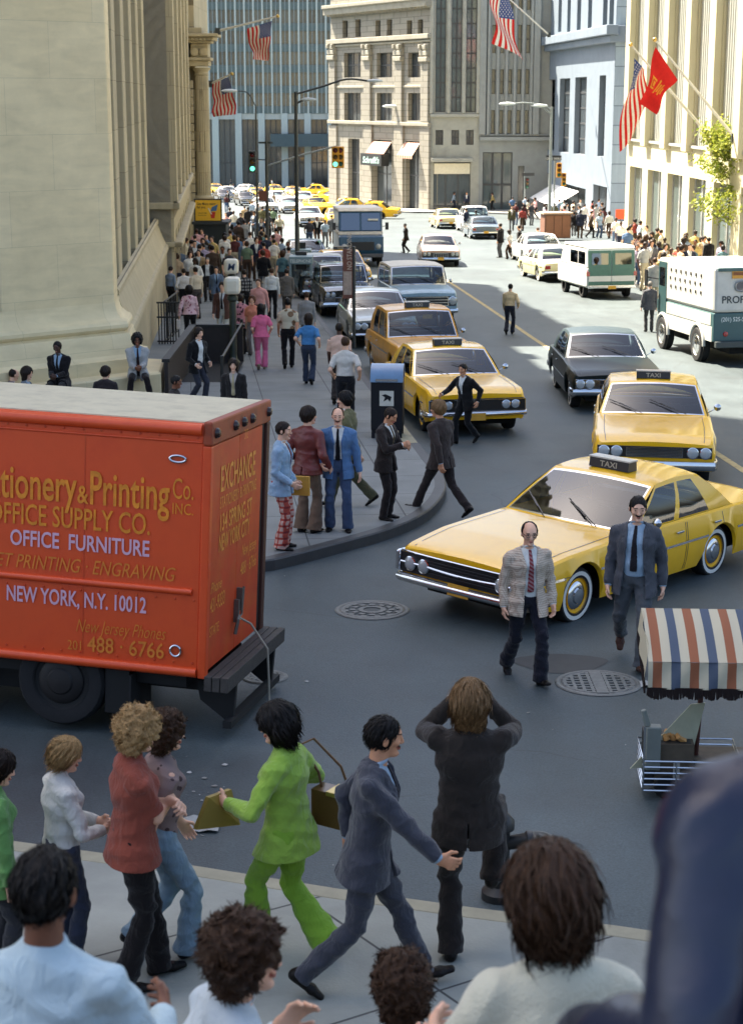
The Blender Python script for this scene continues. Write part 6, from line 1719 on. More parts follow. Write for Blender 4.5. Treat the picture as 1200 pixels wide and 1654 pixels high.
# --- subway entrance rails and a dark sheet for the shaded stairwell
def subway():
    a, b = G(252, 642, .15), G(362, 642, .15); c, d_ = G(252, 590, .15), G(362, 590, .15)
    y0, y1 = a.y, c.y; x0, x1 = a.x + .2, b.x
    r = empty("subway_entrance", ((x0 + x1) / 2, (y0 + y1) / 2, gz((y0 + y1) / 2, .15)), 0, "dark railed subway stair opening in the left pavement", "subway entrance")
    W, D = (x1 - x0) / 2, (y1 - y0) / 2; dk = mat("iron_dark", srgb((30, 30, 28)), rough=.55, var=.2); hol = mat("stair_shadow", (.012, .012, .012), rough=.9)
    mb = MB(); mb.box(-W, W, -D, D, .0, .012); mb.build("stair_shade_sheet", hol, r)  # flat sheet coloured black for the shade down the stairs
    mb = MB(); mb.box(-W, W, D - .08, D, 0, .86); mb.box(-W, -W + .08, -D, D, 0, .86); mb.build("side_panel", mat("panel_rust", srgb((44, 36, 32)), rough=.6, var=.3, scale=6), r)
    mb = MB(); mb.box(-W - .05, W + .05, D - .12, D + .04, .86, .93); mb.box(-W - .05, -W + .12, -D, D, .86, .93)
    for x in (W - .03,): mb.tube([(x, D, 0), (x, D, 1.05)], .04, 8); mb.tube([(x, -D, 0), (x, -D, 1.0)], .04, 8); mb.tube([(x, D, .95), (x, -D, .95)], .03, 8)
    mb.build("handrail", dk, r)
    # second fence further back
    p = G(258, 556, .15); f = empty("iron_railing", p, 0, "short black iron railing beside the bank's battered base", "railing")
    mb = MB(); wd = 32 / 2800 * p.y; 
    for k in range(8): mb.tube([(k * wd / 7 - .0, 0, 0), (k * wd / 7, 0, 1.15)], .018, 6)
    for z in (.08, .75, 1.15): mb.tube([(-.05, 0, z), (wd + .05, 0, z)], .025, 6)
    mb.build("front_rail", dk, f)
    mb = MB()
    for k in range(9): mb.tube([(wd * .25 + .1 * k / 8, 2.6 * k / 8 + .2, 0), (wd * .25 + .1 * k / 8, 2.6 * k / 8 + .2, 1.15)], .018, 6)
    for z in (.08, 1.15): mb.tube([(wd * .25, .2, z), (wd * .25 + .1, 2.8, z)], .025, 6)
    mb.build("side_rail", dk, f)
subway()
# --- bus stop sign
def bus_stop():
    p = G(572, 562, .15); d = p.y; H = zat(398, d) - p.z
    r = empty("bus_stop_sign", p, 0, "slim dark bus stop post with a tall brown route panel at the kerb", "street sign")
    mb = MB(); mb.tube([(0, 0, 0), (0, 0, H)], .045, 8); mb.build("post", DKPOLE, r)
    x0 = -.30; z0, z1 = zat(482, d) - p.z, zat(402, d) - p.z
    mb = MB(); mb.box(x0, -.04, -.03, .03, z0, z1); pn = mb.build("panel", mat("sign_brown", srgb((112, 66, 50)), rough=.5, var=.2, scale=8), r)
    mb = MB(); mb.box(x0 + .02, -.06, -.035, -.031, z0 + .1, z0 + (z1 - z0) * .55); mb.build("notice", mat("notice_pale", srgb((170, 150, 134)), rough=.6, var=.3, scale=14), pn)
    letters(pn, [("NO STANDING", 0, 0, .18, .8, 0, 'LEFT', .002), ("BUS STOP", 0, -.12, .12, .8)], mat("notice_letter", srgb((190, 172, 150))), Matrix(((0, -1, 0, -.06), (0, 0, -1, -.034), (1, 0, 0, z0 + (z1 - z0) * .58), (0, 0, 0, 1))))
bus_stop()
# --- phone booths
def booth(px, py, wpx, top, lab):
    p = G(px, py, .15); d = p.y; H = zat(top, d) - p.z; w = wpx / 2800 * d / 2
    r = empty("phone_booth", p, 0, lab, "phone booth", "phone booths on the left pavement")
    al = mat("booth_metal", srgb((150, 166, 168)), rough=.35, metal=.5, var=.1)
    mb = MB()
    for x in (-w, w):
        for y in (-w, w): mb.box(x - .035, x + .035, y - .035, y + .035, 0, H - .28)
    for x in (-w, w): mb.box(x - .02, x + .02, -w, w, .1, .9)
    mb.build("frame", al, r)
    mb = MB(); mb.box(-w - .05, w + .05, -w - .05, w + .05, H - .28, H); tp = mb.build("header", mat("booth_header", srgb((120, 142, 148)), rough=.4), r, bevel=.02)
    letters(tp, [("TELEPHONE", 0, 0, .16, .9, 0, 'CENTER', .002)], mat("booth_letter", srgb((214, 220, 216))), Matrix(((1, 0, 0, 0), (0, 0, -1, -w - .056), (0, 1, 0, H - .21), (0, 0, 0, 1))))
    mb = MB()
    for x in (-w, w): mb.box(x - .006, x + .006, -w, w, .92, H - .3)
    mb.box(-w, w, w - .006, w + .006, .3, H - .3); mb.build("pane", glass("booth_glass", (.6, .7, .7), .08), r)
    mb = MB(); mb.box(-.2, .2, w - .22, w - .02, 1.0, 1.65); mb.build("telephone", BLACKP, r)
booth(487, 480, 33, 413, "aluminium phone booth with a dark suited man inside")
booth(486, 458, 30, 402, "aluminium phone booth mostly hidden behind another booth")
# --- lamp posts
def lamp_post(name, px, py, top, arm, lab, up=.15, mt=None, small=None, thick=.075):
    """arm: list of pixels along the bracket, the last is the lamp"""
    p = G(px, py, up); d = p.y; H = zat(top, d) - p.z; mt = mt or GREYP
    r = empty(name, p, 0, lab, "lamp post", "street lamps")
    mb = MB(); mb.lathe([(thick * 2, 0), (thick * 2, .5), (thick * 1.3, .6), (thick, H * .5), (thick * .75, H)], 12); mb.build("pole", mt, r, smooth=50)
    for a in arm:
        pts = [Vector((0, 0, zat(a[0][1], d) - p.z))]
        for q in a[1:]: w = atd(q[0], q[1], d); pts.append(Vector((w.x - p.x, 0, w.z - p.z)))
        sp = smooth_poly([tuple(v) for v in pts], 0)
        cc = []
        for i in range(len(pts) - 1):
            p0, p1, p2, p3 = pts[max(i - 1, 0)], pts[i], pts[i + 1], pts[min(i + 2, len(pts) - 1)]
            for t in np.linspace(0, 1, 6)[:-1]: cc.append(.5 * ((2 * p1) + (p2 - p0) * t + (2 * p0 - 5 * p1 + 4 * p2 - p3) * t * t + (3 * p1 - p0 - 3 * p2 + p3) * t ** 3))
        cc.append(pts[-1])
        mb = MB(); mb.tube(cc, thick * .5, 8); mb.build("bracket", mt, r, smooth=50)
        e = pts[-1]; dx = (pts[-1] - pts[-2]); dx.normalize(); s_ = 1 if dx.x > 0 else -1
        L_ = max(.55, .9 * d / 100)
        mb = MB(); rows = []
        for f, ry, rz in ((0, .05, .05), (.12, .11, .09), (.45, .17, .13), (.8, .15, .10), (1, .05, .04)):
            rows.append([(e.x + s_ * (f - .15) * L_, ry * math.cos(t) * L_, e.z + rz * math.sin(t) * L_ * (1 if math.sin(t) > 0 else .7)) for t in np.linspace(0, 2 * math.pi, 13)[:-1]])
        mb.grid(rows, closed=True); mb.add(rows[0], [tuple(range(12))]); mb.add(rows[-1], [tuple(range(12))]); mb.build("lamp_head", mat("lamp_head_pale", srgb((196, 204, 204)), rough=.35), r, smooth=60)
    return r
lamp_post("street_lamp", 481, 470, 148, [[(481, 152), (520, 140), (560, 128), (596, 131)], [(481, 168), (490, 161)]], "tall dark lamp post on the left pavement with a long curved arm", mt=DKPOLE)
lamp_post("street_lamp", 684, 336, 184, [[(684, 186), (664, 178), (640, 172)]], "lamp post with arm reaching left before the corner restaurant")
lamp_post("street_lamp", 764, 330, 190, [[(764, 196), (757, 160), (740, 145), (722, 143)]], "curved lamp post before the pale stone building's three dark strips")
lamp_post("street_lamp", 886, 378, 172, [[(886, 185), (870, 170), (846, 166), (828, 168)], [(886, 178), (880, 171)]], "pale double-headed lamp post standing by the bank's white awning", thick=.10)
lamp_post("street_lamp", 417, 420, 172, [[(417, 172), (400, 150), (380, 147)]], "thin lamp post with arm reaching left beside the fluted column", mt=DKPOLE, thick=.05)
# --- traffic signals
def signal_head(parent, x, y, z, face, col, lit, s=1.0):
    mb = MB(); mb.box(x - .17 * s, x + .17 * s, y - .14 * s, y + .14 * s, z - .5 * s, z + .5 * s); h = mb.build("signal_head", mat("signal_" + col, srgb((214, 150, 34)) if col == "yellow" else (.03, .035, .03), rough=.5), parent, bevel=.02)
    for k, (nm, cc) in enumerate((("red", (.12, .01, .01)), ("amber", (.14, .07, .01)), ("green", (.02, .12, .08)))):
        zz = z + (.32 - k * .32) * s
        M = Matrix.Translation((x, y - .142 * s, zz)) @ Matrix.Rotation(math.pi / 2, 4, 'X')
        l = MB(); l.lathe([(.115 * s, 0), (.10 * s, .01), (.001, .02)], 14, M)
        if nm == "green" and lit:
            if "signal_green_lit" not in _mats:
                m, nt, b, L = mat_nodes("signal_green_lit"); b.inputs["Base Color"].default_value = (.05, .4, .25, 1); b.inputs["Emission Color"].default_value = (.15, .9, .55, 1); b.inputs["Emission Strength"].default_value = .5
            mm = _mats["signal_green_lit"]
        else: mm = mat("signal_lens_" + nm, cc, rough=.2)
        l.build("lens", mm, h, smooth=60)
        v = MB(); pts = [(x + .13 * s * math.cos(t), zz + .13 * s * math.sin(t)) for t in np.linspace(-.2, math.pi + .2, 9)]
        v.grid([[(a, y - .14 * s, b) for a, b in pts], [(a, y - .30 * s, b) for a, b in pts]]); v.build("visor", mat("visor_dark", (.02, .022, .02)), h)
def signal_mast():
    p = G(433, 426, .15); d = p.y; X = lambda px: (px - 600) / 2800 * d - p.x; Z = lambda py: zat(py, d) - p.z
    r = empty("traffic_signal", p, 0, "traffic signal mast with a long arm over the road and a yellow signal", "traffic light")
    mb = MB(); mb.lathe([(.14, 0), (.14, .5), (.09, .6), (.07, Z(228))], 12); mb.build("pole", DKPOLE, r, smooth=50)
    mb = MB(); mb.tube([(0, 0, Z(268)), (X(490), 0, Z(250)), (X(545), 0, Z(236))], .045, 8); mb.build("mast_arm", GREYP, r)
    mb = MB(); mb.box(X(422), X(444), -.02, .02, Z(232), Z(229)); mb.build("name_plate", DKPOLE, r)
    signal_head(r, X(543), 0, Z(254), 180, "yellow", True); signal_head(r, X(551), .1, Z(254), 180, "yellow", False)
    signal_head(r, X(412), -.1, Z(261), 180, "dark", True)
    mb = MB(); mb.tube([(0, 0, Z(258)), (X(412), -.05, Z(258))], .03, 6); mb.build("side_bracket", DKPOLE, r)
    mb = MB(); mb.box(X(421), X(434), -.12, -.08, Z(325), Z(308)); mb.build("sign_panel", mat("sign_brown", srgb((112, 66, 50))), r)
signal_mast()
def signal_right():
    p = G(893, 372, .15); d = p.y; X = lambda px: (px - 600) / 2800 * d - p.x; Z = lambda py: zat(py, d) - p.z
    r = empty("traffic_signal", p, 0, "traffic signal post with ONE WAY sign by the bank's white awning", "traffic light")
    mb = MB(); mb.tube([(0, 0, 0), (0, 0, Z(252))], .06, 8); mb.build("pole", GREYP, r)
    mb = MB(); mb.box(X(876), X(900), -.09, -.06, Z(259), Z(251)); pl = mb.build("sign_plate", mat("plate_black", (.02, .022, .024)), r)
    letters(pl, [("ONE WAY", 0, 0, .22, 1, 0, 'CENTER', .003)], mat("plate_white", (.7, .7, .68)), Matrix(((1, 0, 0, X(888)), (0, 0, -1, -.095), (0, 1, 0, Z(258)), (0, 0, 0, 1))))
    signal_head(r, X(897), 0, Z(275), 180, "yellow", False, 1.0); signal_head(r, X(905), 0, Z(290), 180, "yellow", False, .9)
    p = G(846, 345, .15); d = p.y
    r = empty("traffic_signal", p, 0, "small pedestrian signal and street name post before the grey building's door", "traffic light"); X = lambda px: (px - 600) / 2800 * d - p.x; Z = lambda py: zat(py, d) - p.z
    mb = MB(); mb.tube([(0, 0, 0), (0, 0, Z(278))], .06, 8); mb.build("pole", GREYP, r)
    mb = MB(); mb.box(X(838), X(858), -.09, -.06, Z(284), Z(279)); mb.build("sign_plate", mat("plate_black", (.02, .022, .024)), r)
    signal_head(r, X(847), 0, Z(296), 180, "dark", False, 1.0)
signal_right()
# --- newsstand with yellow advertisement
def newsstand():
    d = 84.0; X = lambda px: (px - 600) / 2800 * d; gzv = gz(d, .15); Z = lambda py: zat(py, d) - gzv
    r = empty("newsstand", (X(340), d, gzv), 0, "dark green newsstand crowned by a yellow advertisement board", "newsstand")
    o = X(340)
    mb = MB(); mb.box(X(316) - o, X(368) - o, 0, 1.8, 0, Z(362)); mb.build("kiosk", mat("kiosk_green", srgb((34, 42, 40)), rough=.5, var=.2), r)
    mb = MB(); mb.box(X(314) - o, X(372) - o, -.25, 1.9, Z(362), Z(358)); mb.build("roof", mat("kiosk_roof", (.03, .035, .035)), r)
    mb = MB(); mb.box(X(318) - o, X(362) - o, -.1, .05, Z(358), Z(321)); bd = mb.build("board_frame", mat("board_edge", (.05, .045, .03)), r)
    yl = mat("poster_yellow", srgb((232, 180, 44)), rough=.45, var=.05)
    mb = MB(); x0, x1, z0, z1 = X(320) - o, X(360) - o, Z(356), Z(323)
    mb.box(x0, x1, -.115, -.105, z0, z1, 0)
    ps = mb.build("poster", yl, bd)
    w, h = x1 - x0, z1 - z0
    letters(ps, [("Get More going", .06 * w, .76 * h, .17, .82, 0, 'LEFT', .003), ("for you.", .06 * w, .60 * h, .17, .82, 0, 'LEFT', .003), ("smooth taste", .10 * w, .34 * h, .10, .8), ("in every one", .10 * w, .23 * h, .10, .8)], mat("poster_ink", (.03, .02, .015)), Matrix(((1, 0, 0, x0), (0, 0, -1, -.118), (0, 1, 0, z0), (0, 0, 0, 1))))
    A = Matrix(((1, 0, 0, x0), (0, 0, 1, 0), (0, 1, 0, z0), (0, 0, 0, 1)))
    mb = MB(); mb.prism([(.62 * w, .12 * h), (.76 * w, .12 * h), (.80 * w, .42 * h), (.58 * w, .42 * h)], -.122, -.117, 0, A); mb.prism([(.60 * w, .44 * h), (.84 * w, .48 * h), (.90 * w, .80 * h), (.66 * w, .66 * h)], -.122, -.117, 1, A); mb.prism([(.50 * w, .60 * h), (.54 * w, .62 * h), (.66 * w, .32 * h), (.62 * w, .30 * h)], -.124, -.118, 2, A)
    mb.build("poster_drink", [mat("ink_red", srgb((190, 50, 30))), mat("ink_blue", srgb((70, 110, 150))), mat("ink_white", (.7, .68, .6))], ps)
newsstand()
# --- flags
def flag(px_pole, d_root, poly, lab_flag, lab_pole, kind, seed):
    """poly: pixel corners hoist-top, hoist-bottom, fly-bottom, fly-top of the cloth, all near distance d_root"""
    a, b = px_pole; d0, d1 = d_root
    A, B = atd(*a, d0), atd(*b, d1)
    pr = empty("flagpole", A, 0, lab_pole, "flagpole", "flagpoles on the facades")
    mb = MB(); v = B - A; mb.tube([(0, 0, 0), tuple(v)], [.07, .04], 10); mb.build("pole", mat("flagpole_white", srgb((206, 204, 194)), rough=.4), pr, smooth=50)
    mb = MB(); n = v.normalized(); mb.lathe([(.001, -.1), (.08, -.06), (.1, 0), (.08, .06), (.001, .1)], 12, Matrix.Translation(v)); mb.build("finial", mat("finial_gold", srgb((190, 160, 90)), rough=.3, metal=.7), pr, smooth=60)
    mb = MB(); mb.box(-.14, .14, -.14, .14, -.2, .16); mb.build("bracket", DKPOLE, pr)
    C = [atd(q[0], q[1], q[2]) for q in poly]; rnd = random.Random(seed)
    def S(u, w):      # u along the fly, w from hoist-top down
        p = C[0].lerp(C[1], w).lerp(C[3].lerp(C[2], w), u); n = (C[3] - C[0]).cross(C[1] - C[0]).normalized(); size = (C[1] - C[0]).length
        k = math.sin(u * 7 + w * 3 + seed) * .07 + math.sin(u * 13 - w * 4 + seed * 2) * .03
        sag = (C[3] - C[0]).length * .04 * math.sin(u * math.pi * 2 + w * 4 + seed)
        return p + n * k * size * (0.25 + u) + (C[1] - C[0]).normalized() * sag
    mb = MB(); wh, rd, bl, ye = 0, 1, 2, 3
    if kind == 'us':
        NU = 26
        rows = []
        for s_ in range(13):
            for (u0, u1) in ((0, .4), (.4, 1)):
                n_ = 10 if u0 == 0 else 16
                mi = bl if (u0 == 0 and s_ < 7) else (rd if s_ % 2 == 0 else wh)
                mb.grid([[S(u0 + (u1 - u0) * k / n_, (s_ + j / 2) / 13) for k in range(n_ + 1)] for j in range(3)], mi)
        for off in (-1, 1):
            nn = (C[3] - C[0]).cross(C[1] - C[0]).normalized() * .012 * off
            for rI in range(9):
                for cI in range(6 if rI % 2 == 0 else 5):
                    uc, wc = (.035 + cI * .066 + (0 if rI % 2 == 0 else .033)), (7 / 13) * (rI + .8) / 9.6
                    st = []
                    for k in range(10): R = .026 if k % 2 == 0 else .011; t = math.pi * k / 5; st.append(S(uc + R * .62 * math.sin(t), wc - R * math.cos(t)) + nn)
                    mb.add(st, [tuple(range(10))], wh)
    else:
        mb.grid([[S(k / 20, j / 14) for k in range(21)] for j in range(15)], rd)
        nn = (C[3] - C[0]).cross(C[1] - C[0]).normalized() * .015
        for off in (-1, 1):
            for (u0, u1, w0, w1) in ((.40, .62, .12, .16), (.40, .44, .16, .34), (.58, .62, .16, .34), (.46, .56, .20, .30), (.34, .68, .46, .53), (.40, .62, .58, .65), (.36, .66, .70, .76), (.44, .60, .80, .86)):
                mb.grid([[S(u0 + (u1 - u0) * k / 4, w0 + (w1 - w0) * j / 2) + nn * off for k in range(5)] for j in range(3)], ye)
    f = mb.build("flag", [cloth((222, 216, 204), "flag_white"), cloth((196, 34, 30), "flag_red"), cloth((58, 76, 128), "flag_blue"), cloth((206, 132, 44), "flag_gold")], None, smooth=60)
    tag(f, lab_flag, "flag", "flags over the street")
flag(((352, 50), (449, 26)), (97, 95), [(441, 33, 95.2), (398, 47, 96), (411, 97, 96), (432, 97, 95.3)], "american flag hanging from the pole above the column's cornice", "pale flagpole slanting out above the column's cornice", 'us', 1.0)
flag(((342, 135), (375, 119)), (97.5, 96), [(370, 124, 96.2), (344, 136, 97.2), (345, 189, 97.2), (383, 184, 96.2)], "american flag hanging low beside the fluted column", "short flagpole fixed to the fluted column", 'us', 2.3)
flag(((886, 56), (800, -22)), (150, 145), [(815, -12, 145.5), (795, -8, 145.3), (797, 70, 145.3), (845, 97, 147)], "large american flag at the top edge of the photo over the grey building", "flagpole slanting up from the bank's cornice", 'us', 3.1)
flag(((1142, 216), (1018, 72)), (78.6, 78), [(1022, 92, 78), (1044, 116, 78), (1042, 180, 78.3), (998, 244, 78)], "american flag furled beside a red banner on the cream building", "longer of two flagpoles, carrying the american flag on the cream building", 'us', .4)
flag(((1186, 222), (1057, 64)), (74.3, 74), [(1060, 78, 74), (1092, 126, 74), (1058, 182, 74), (1033, 170, 74)], "red banner with gold emblem flying from the cream building", "flagpole carrying the red banner on the cream building", 'red', 4.0)
# --- tree
def tree():
    p = G(1178, 445, .15); r = empty("street_tree", p, 0, "young sunlit street tree with yellow green leaves before the cream building", "tree"); rnd = random.Random(5); d = p.y
    H = zat(205, d) - p.z
    bark = mat("bark", srgb((78, 66, 52)), rough=.9, var=.3, scale=12, bump=.5)
    mb = MB(); mb.tube([(0, 0, 0), (.03, 0, H * .3), (-.02, 0, H * .55), (.03, .02, H * .95)], [.09, .07, .05, .015], 8); tips = []
    for k in range(34):
        z = H * (.27 + .66 * rnd.random()); a = rnd.random() * 6.28; L_ = (1.3 + .9 * rnd.random()) * (1.15 - .5 * (z / H)); e = Vector((L_ * math.cos(a), L_ * math.sin(a), z + .5 + .4 * rnd.random())); m = Vector((e.x * .5, e.y * .5, z + .35))
        mb.tube([(0, 0, z), tuple(m), tuple(e)], [.03, .02, .007], 5); tips += [e, m, (e + m) / 2]
        for j in range(3):
            e2 = m + Vector((rnd.gauss(0, .4), rnd.gauss(0, .4), rnd.gauss(.25, .25))); mb.tube([tuple(m), tuple(e2)], [.012, .004], 4); tips.append(e2)
    mb.build("trunk", bark, r, smooth=60)
    lf = MB()
    for t in tips:
        for k in range(34):
            c = t + Vector((rnd.gauss(0, .20), rnd.gauss(0, .20), rnd.gauss(0, .15))); s = .06 + .05 * rnd.random(); n = Vector((rnd.gauss(0, 1), rnd.gauss(0, 1), rnd.gauss(.6, 1))).normalized(); u = n.orthogonal().normalized(); v = n.cross(u)
            lf.add([c - u * s, c + v * s * .55 , c + u * s, c - v * s * .55], [(0, 1, 2, 3)], rnd.choice((0, 0, 1, 2)))
    def leaf(nm, c):
        m, nt, b, L = mat_nodes(nm); b.inputs["Base Color"].default_value = (*srgb(c), 1); b.inputs["Roughness"].default_value = .55
        tr = nt.nodes.new("ShaderNodeBsdfTranslucent"); tr.inputs[0].default_value = (*srgb(c), 1); mx = nt.nodes.new("ShaderNodeMixShader"); mx.inputs[0].default_value = .4
        L(b.outputs[0], mx.inputs[1]); L(tr.outputs[0], mx.inputs[2]); L(mx.outputs[0], nt.nodes["Material Output"].inputs["Surface"]); return m
    lf.build("crown", [leaf("leaf_a", (140, 150, 56)), leaf("leaf_b", (176, 178, 80)), leaf("leaf_c", (104, 122, 46))], r)
tree()
# --- covers in the road
def cover(px, py, R, lab, kind):
    p = G(px, py); r = empty("manhole_cover", (p.x, p.y, p.z + .004), 0, lab, "manhole cover", "manhole covers in the road"); r.rotation_euler = (-math.atan(SLOPE), 0, 0)
    ir = mat("cast_iron", (.10, .105, .10), rough=.5, metal=.4, var=.3, scale=20); pale = mat("cast_iron_worn", (.145, .15, .14), rough=.6, metal=.1, var=.3, scale=16)
    mb = MB(); mb.lathe([(.001, .0), (R, .0)], 40); mb.build("disc", ir if kind != 'pale' else mat("iron_dusty", (.075, .085, .085), rough=.8), r)
    mb = MB()
    for rr in (R, R * .86): mb.lathe([(rr, .002), (rr - .015, .012), (rr - .045, .012), (rr - .06, .002)], 40)
    if kind == 'grid':
        n = int(R / .085)
        for k in range(-n, n + 1):
            c = k * .085; h = math.sqrt(max(0, (R * .82) ** 2 - c * c)); mb.box(c - .016, c + .016, -h, h, .003, .014); mb.box(-h, h, c - .016, c + .016, .003, .013)
        mb.box(-.06, .06, -R * .84, R * .84, .004, .017)
    elif kind == 'star':
        for k in range(16): mb.box(R * .25, R * .78, -.02, .02, .003, .012, M=Matrix.Rotation(k * math.pi / 8, 4, 'Z'))
        mb.lathe([(R * .24, .003), (R * .2, .013), (R * .14, .013), (R * .12, .003)], 24)
    else:
        for k in range(12):
            for j in (.3, .52, .72): mb.box(R * j - .03, R * j + .03, -.035, .035, .003, .011, M=Matrix.Rotation(k * math.pi / 6 + j, 4, 'Z'))
    mb.build("ring_pattern", pale, r)
cover(601, 986, .44, "pale worn round cover left of the big yellow taxi", 'pale')
cover(966, 1104, .44, "round gridded iron cover near the white jacketed man's feet", 'grid')
cover(428, 1094, .24, "small round cover behind the red truck's step", 'star')
cover(868, 1354, .13, "small round cover in front of the near kerb", 'star')
# --- dark worn patch beside the gridded cover
mb = MB(); c = gp(905, 1072); mb.add([(c.x + (.48 + .08 * math.sin(3 * t)) * math.cos(t), c.y + .36 * math.sin(t), gz(c.y + .36 * math.sin(t), .004)) for t in np.linspace(0, 2 * math.pi, 30)[:-1]], [tuple(range(29))])
tag(mb.build("road_patch", mat("tar_patch", (.03, .034, .036), rough=.7, var=.2)), kind="structure")
# --- litter
def litter():
    rnd = random.Random(11); mb = MB()
    spots = [(rnd.uniform(-.3, .3) + 0, 0) for _ in range(0)]
    for k in range(36):
        if k < 18: px, py = rnd.gauss(330, 70), rnd.gauss(1275, 45)
        else: px, py = rnd.uniform(430, 1180), rnd.uniform(900, 1420)
        if px > 640 and py < 1000: continue
        q = gp(px, py); s = rnd.choice((.008, .012, .018, .03)) * (1.0 if k < 18 else .8); a = rnd.random() * 6
        pts = [(q.x + s * rnd.uniform(.6, 1.2) * math.cos(a + t), q.y + s * rnd.uniform(.5, 1.1) * math.sin(a + t), gz(q.y, .006) + rnd.random() * .01) for t in (0, 1.3, 2.6, 4, 5.2)]
        mb.add(pts, [tuple(range(5))], rnd.choice((0, 0, 1)))
    o = mb.build("litter", [mat("paper_scrap", (.34, .34, .32)), mat("paper_scrap_dull", (.2, .2, .18))]); tag(o, kind="stuff")
    for (px, py, w, h, lab) in ((738, 1130, .20, .10, "crumpled pale paper left of the photographer's head"), (1050, 1107, .22, .09, "flat white paper scrap right of the gridded cover"), (325, 1334, .30, .16, "flat grey cardboard scrap on the road below the truck's tail"), (1000, 742, .25, .10, "twisted paper scrap on the road before the grille taxi")):
        q = gp(px, py); m2 = MB(); rows = [[(q.x + (i / 4 - .5) * w, q.y + (j / 3 - .5) * h * 2, gz(q.y + (j / 3 - .5) * h * 2, .008) + .025 * abs(math.sin(i * 1.7 + j * 2.1))) for i in range(5)] for j in range(4)]
        m2.grid(rows); tag(m2.build("paper_scrap", mat("paper_scrap", (.55, .55, .52)) if "grey" not in lab else mat("card_scrap", (.25, .26, .25))), lab, "litter")
litter()
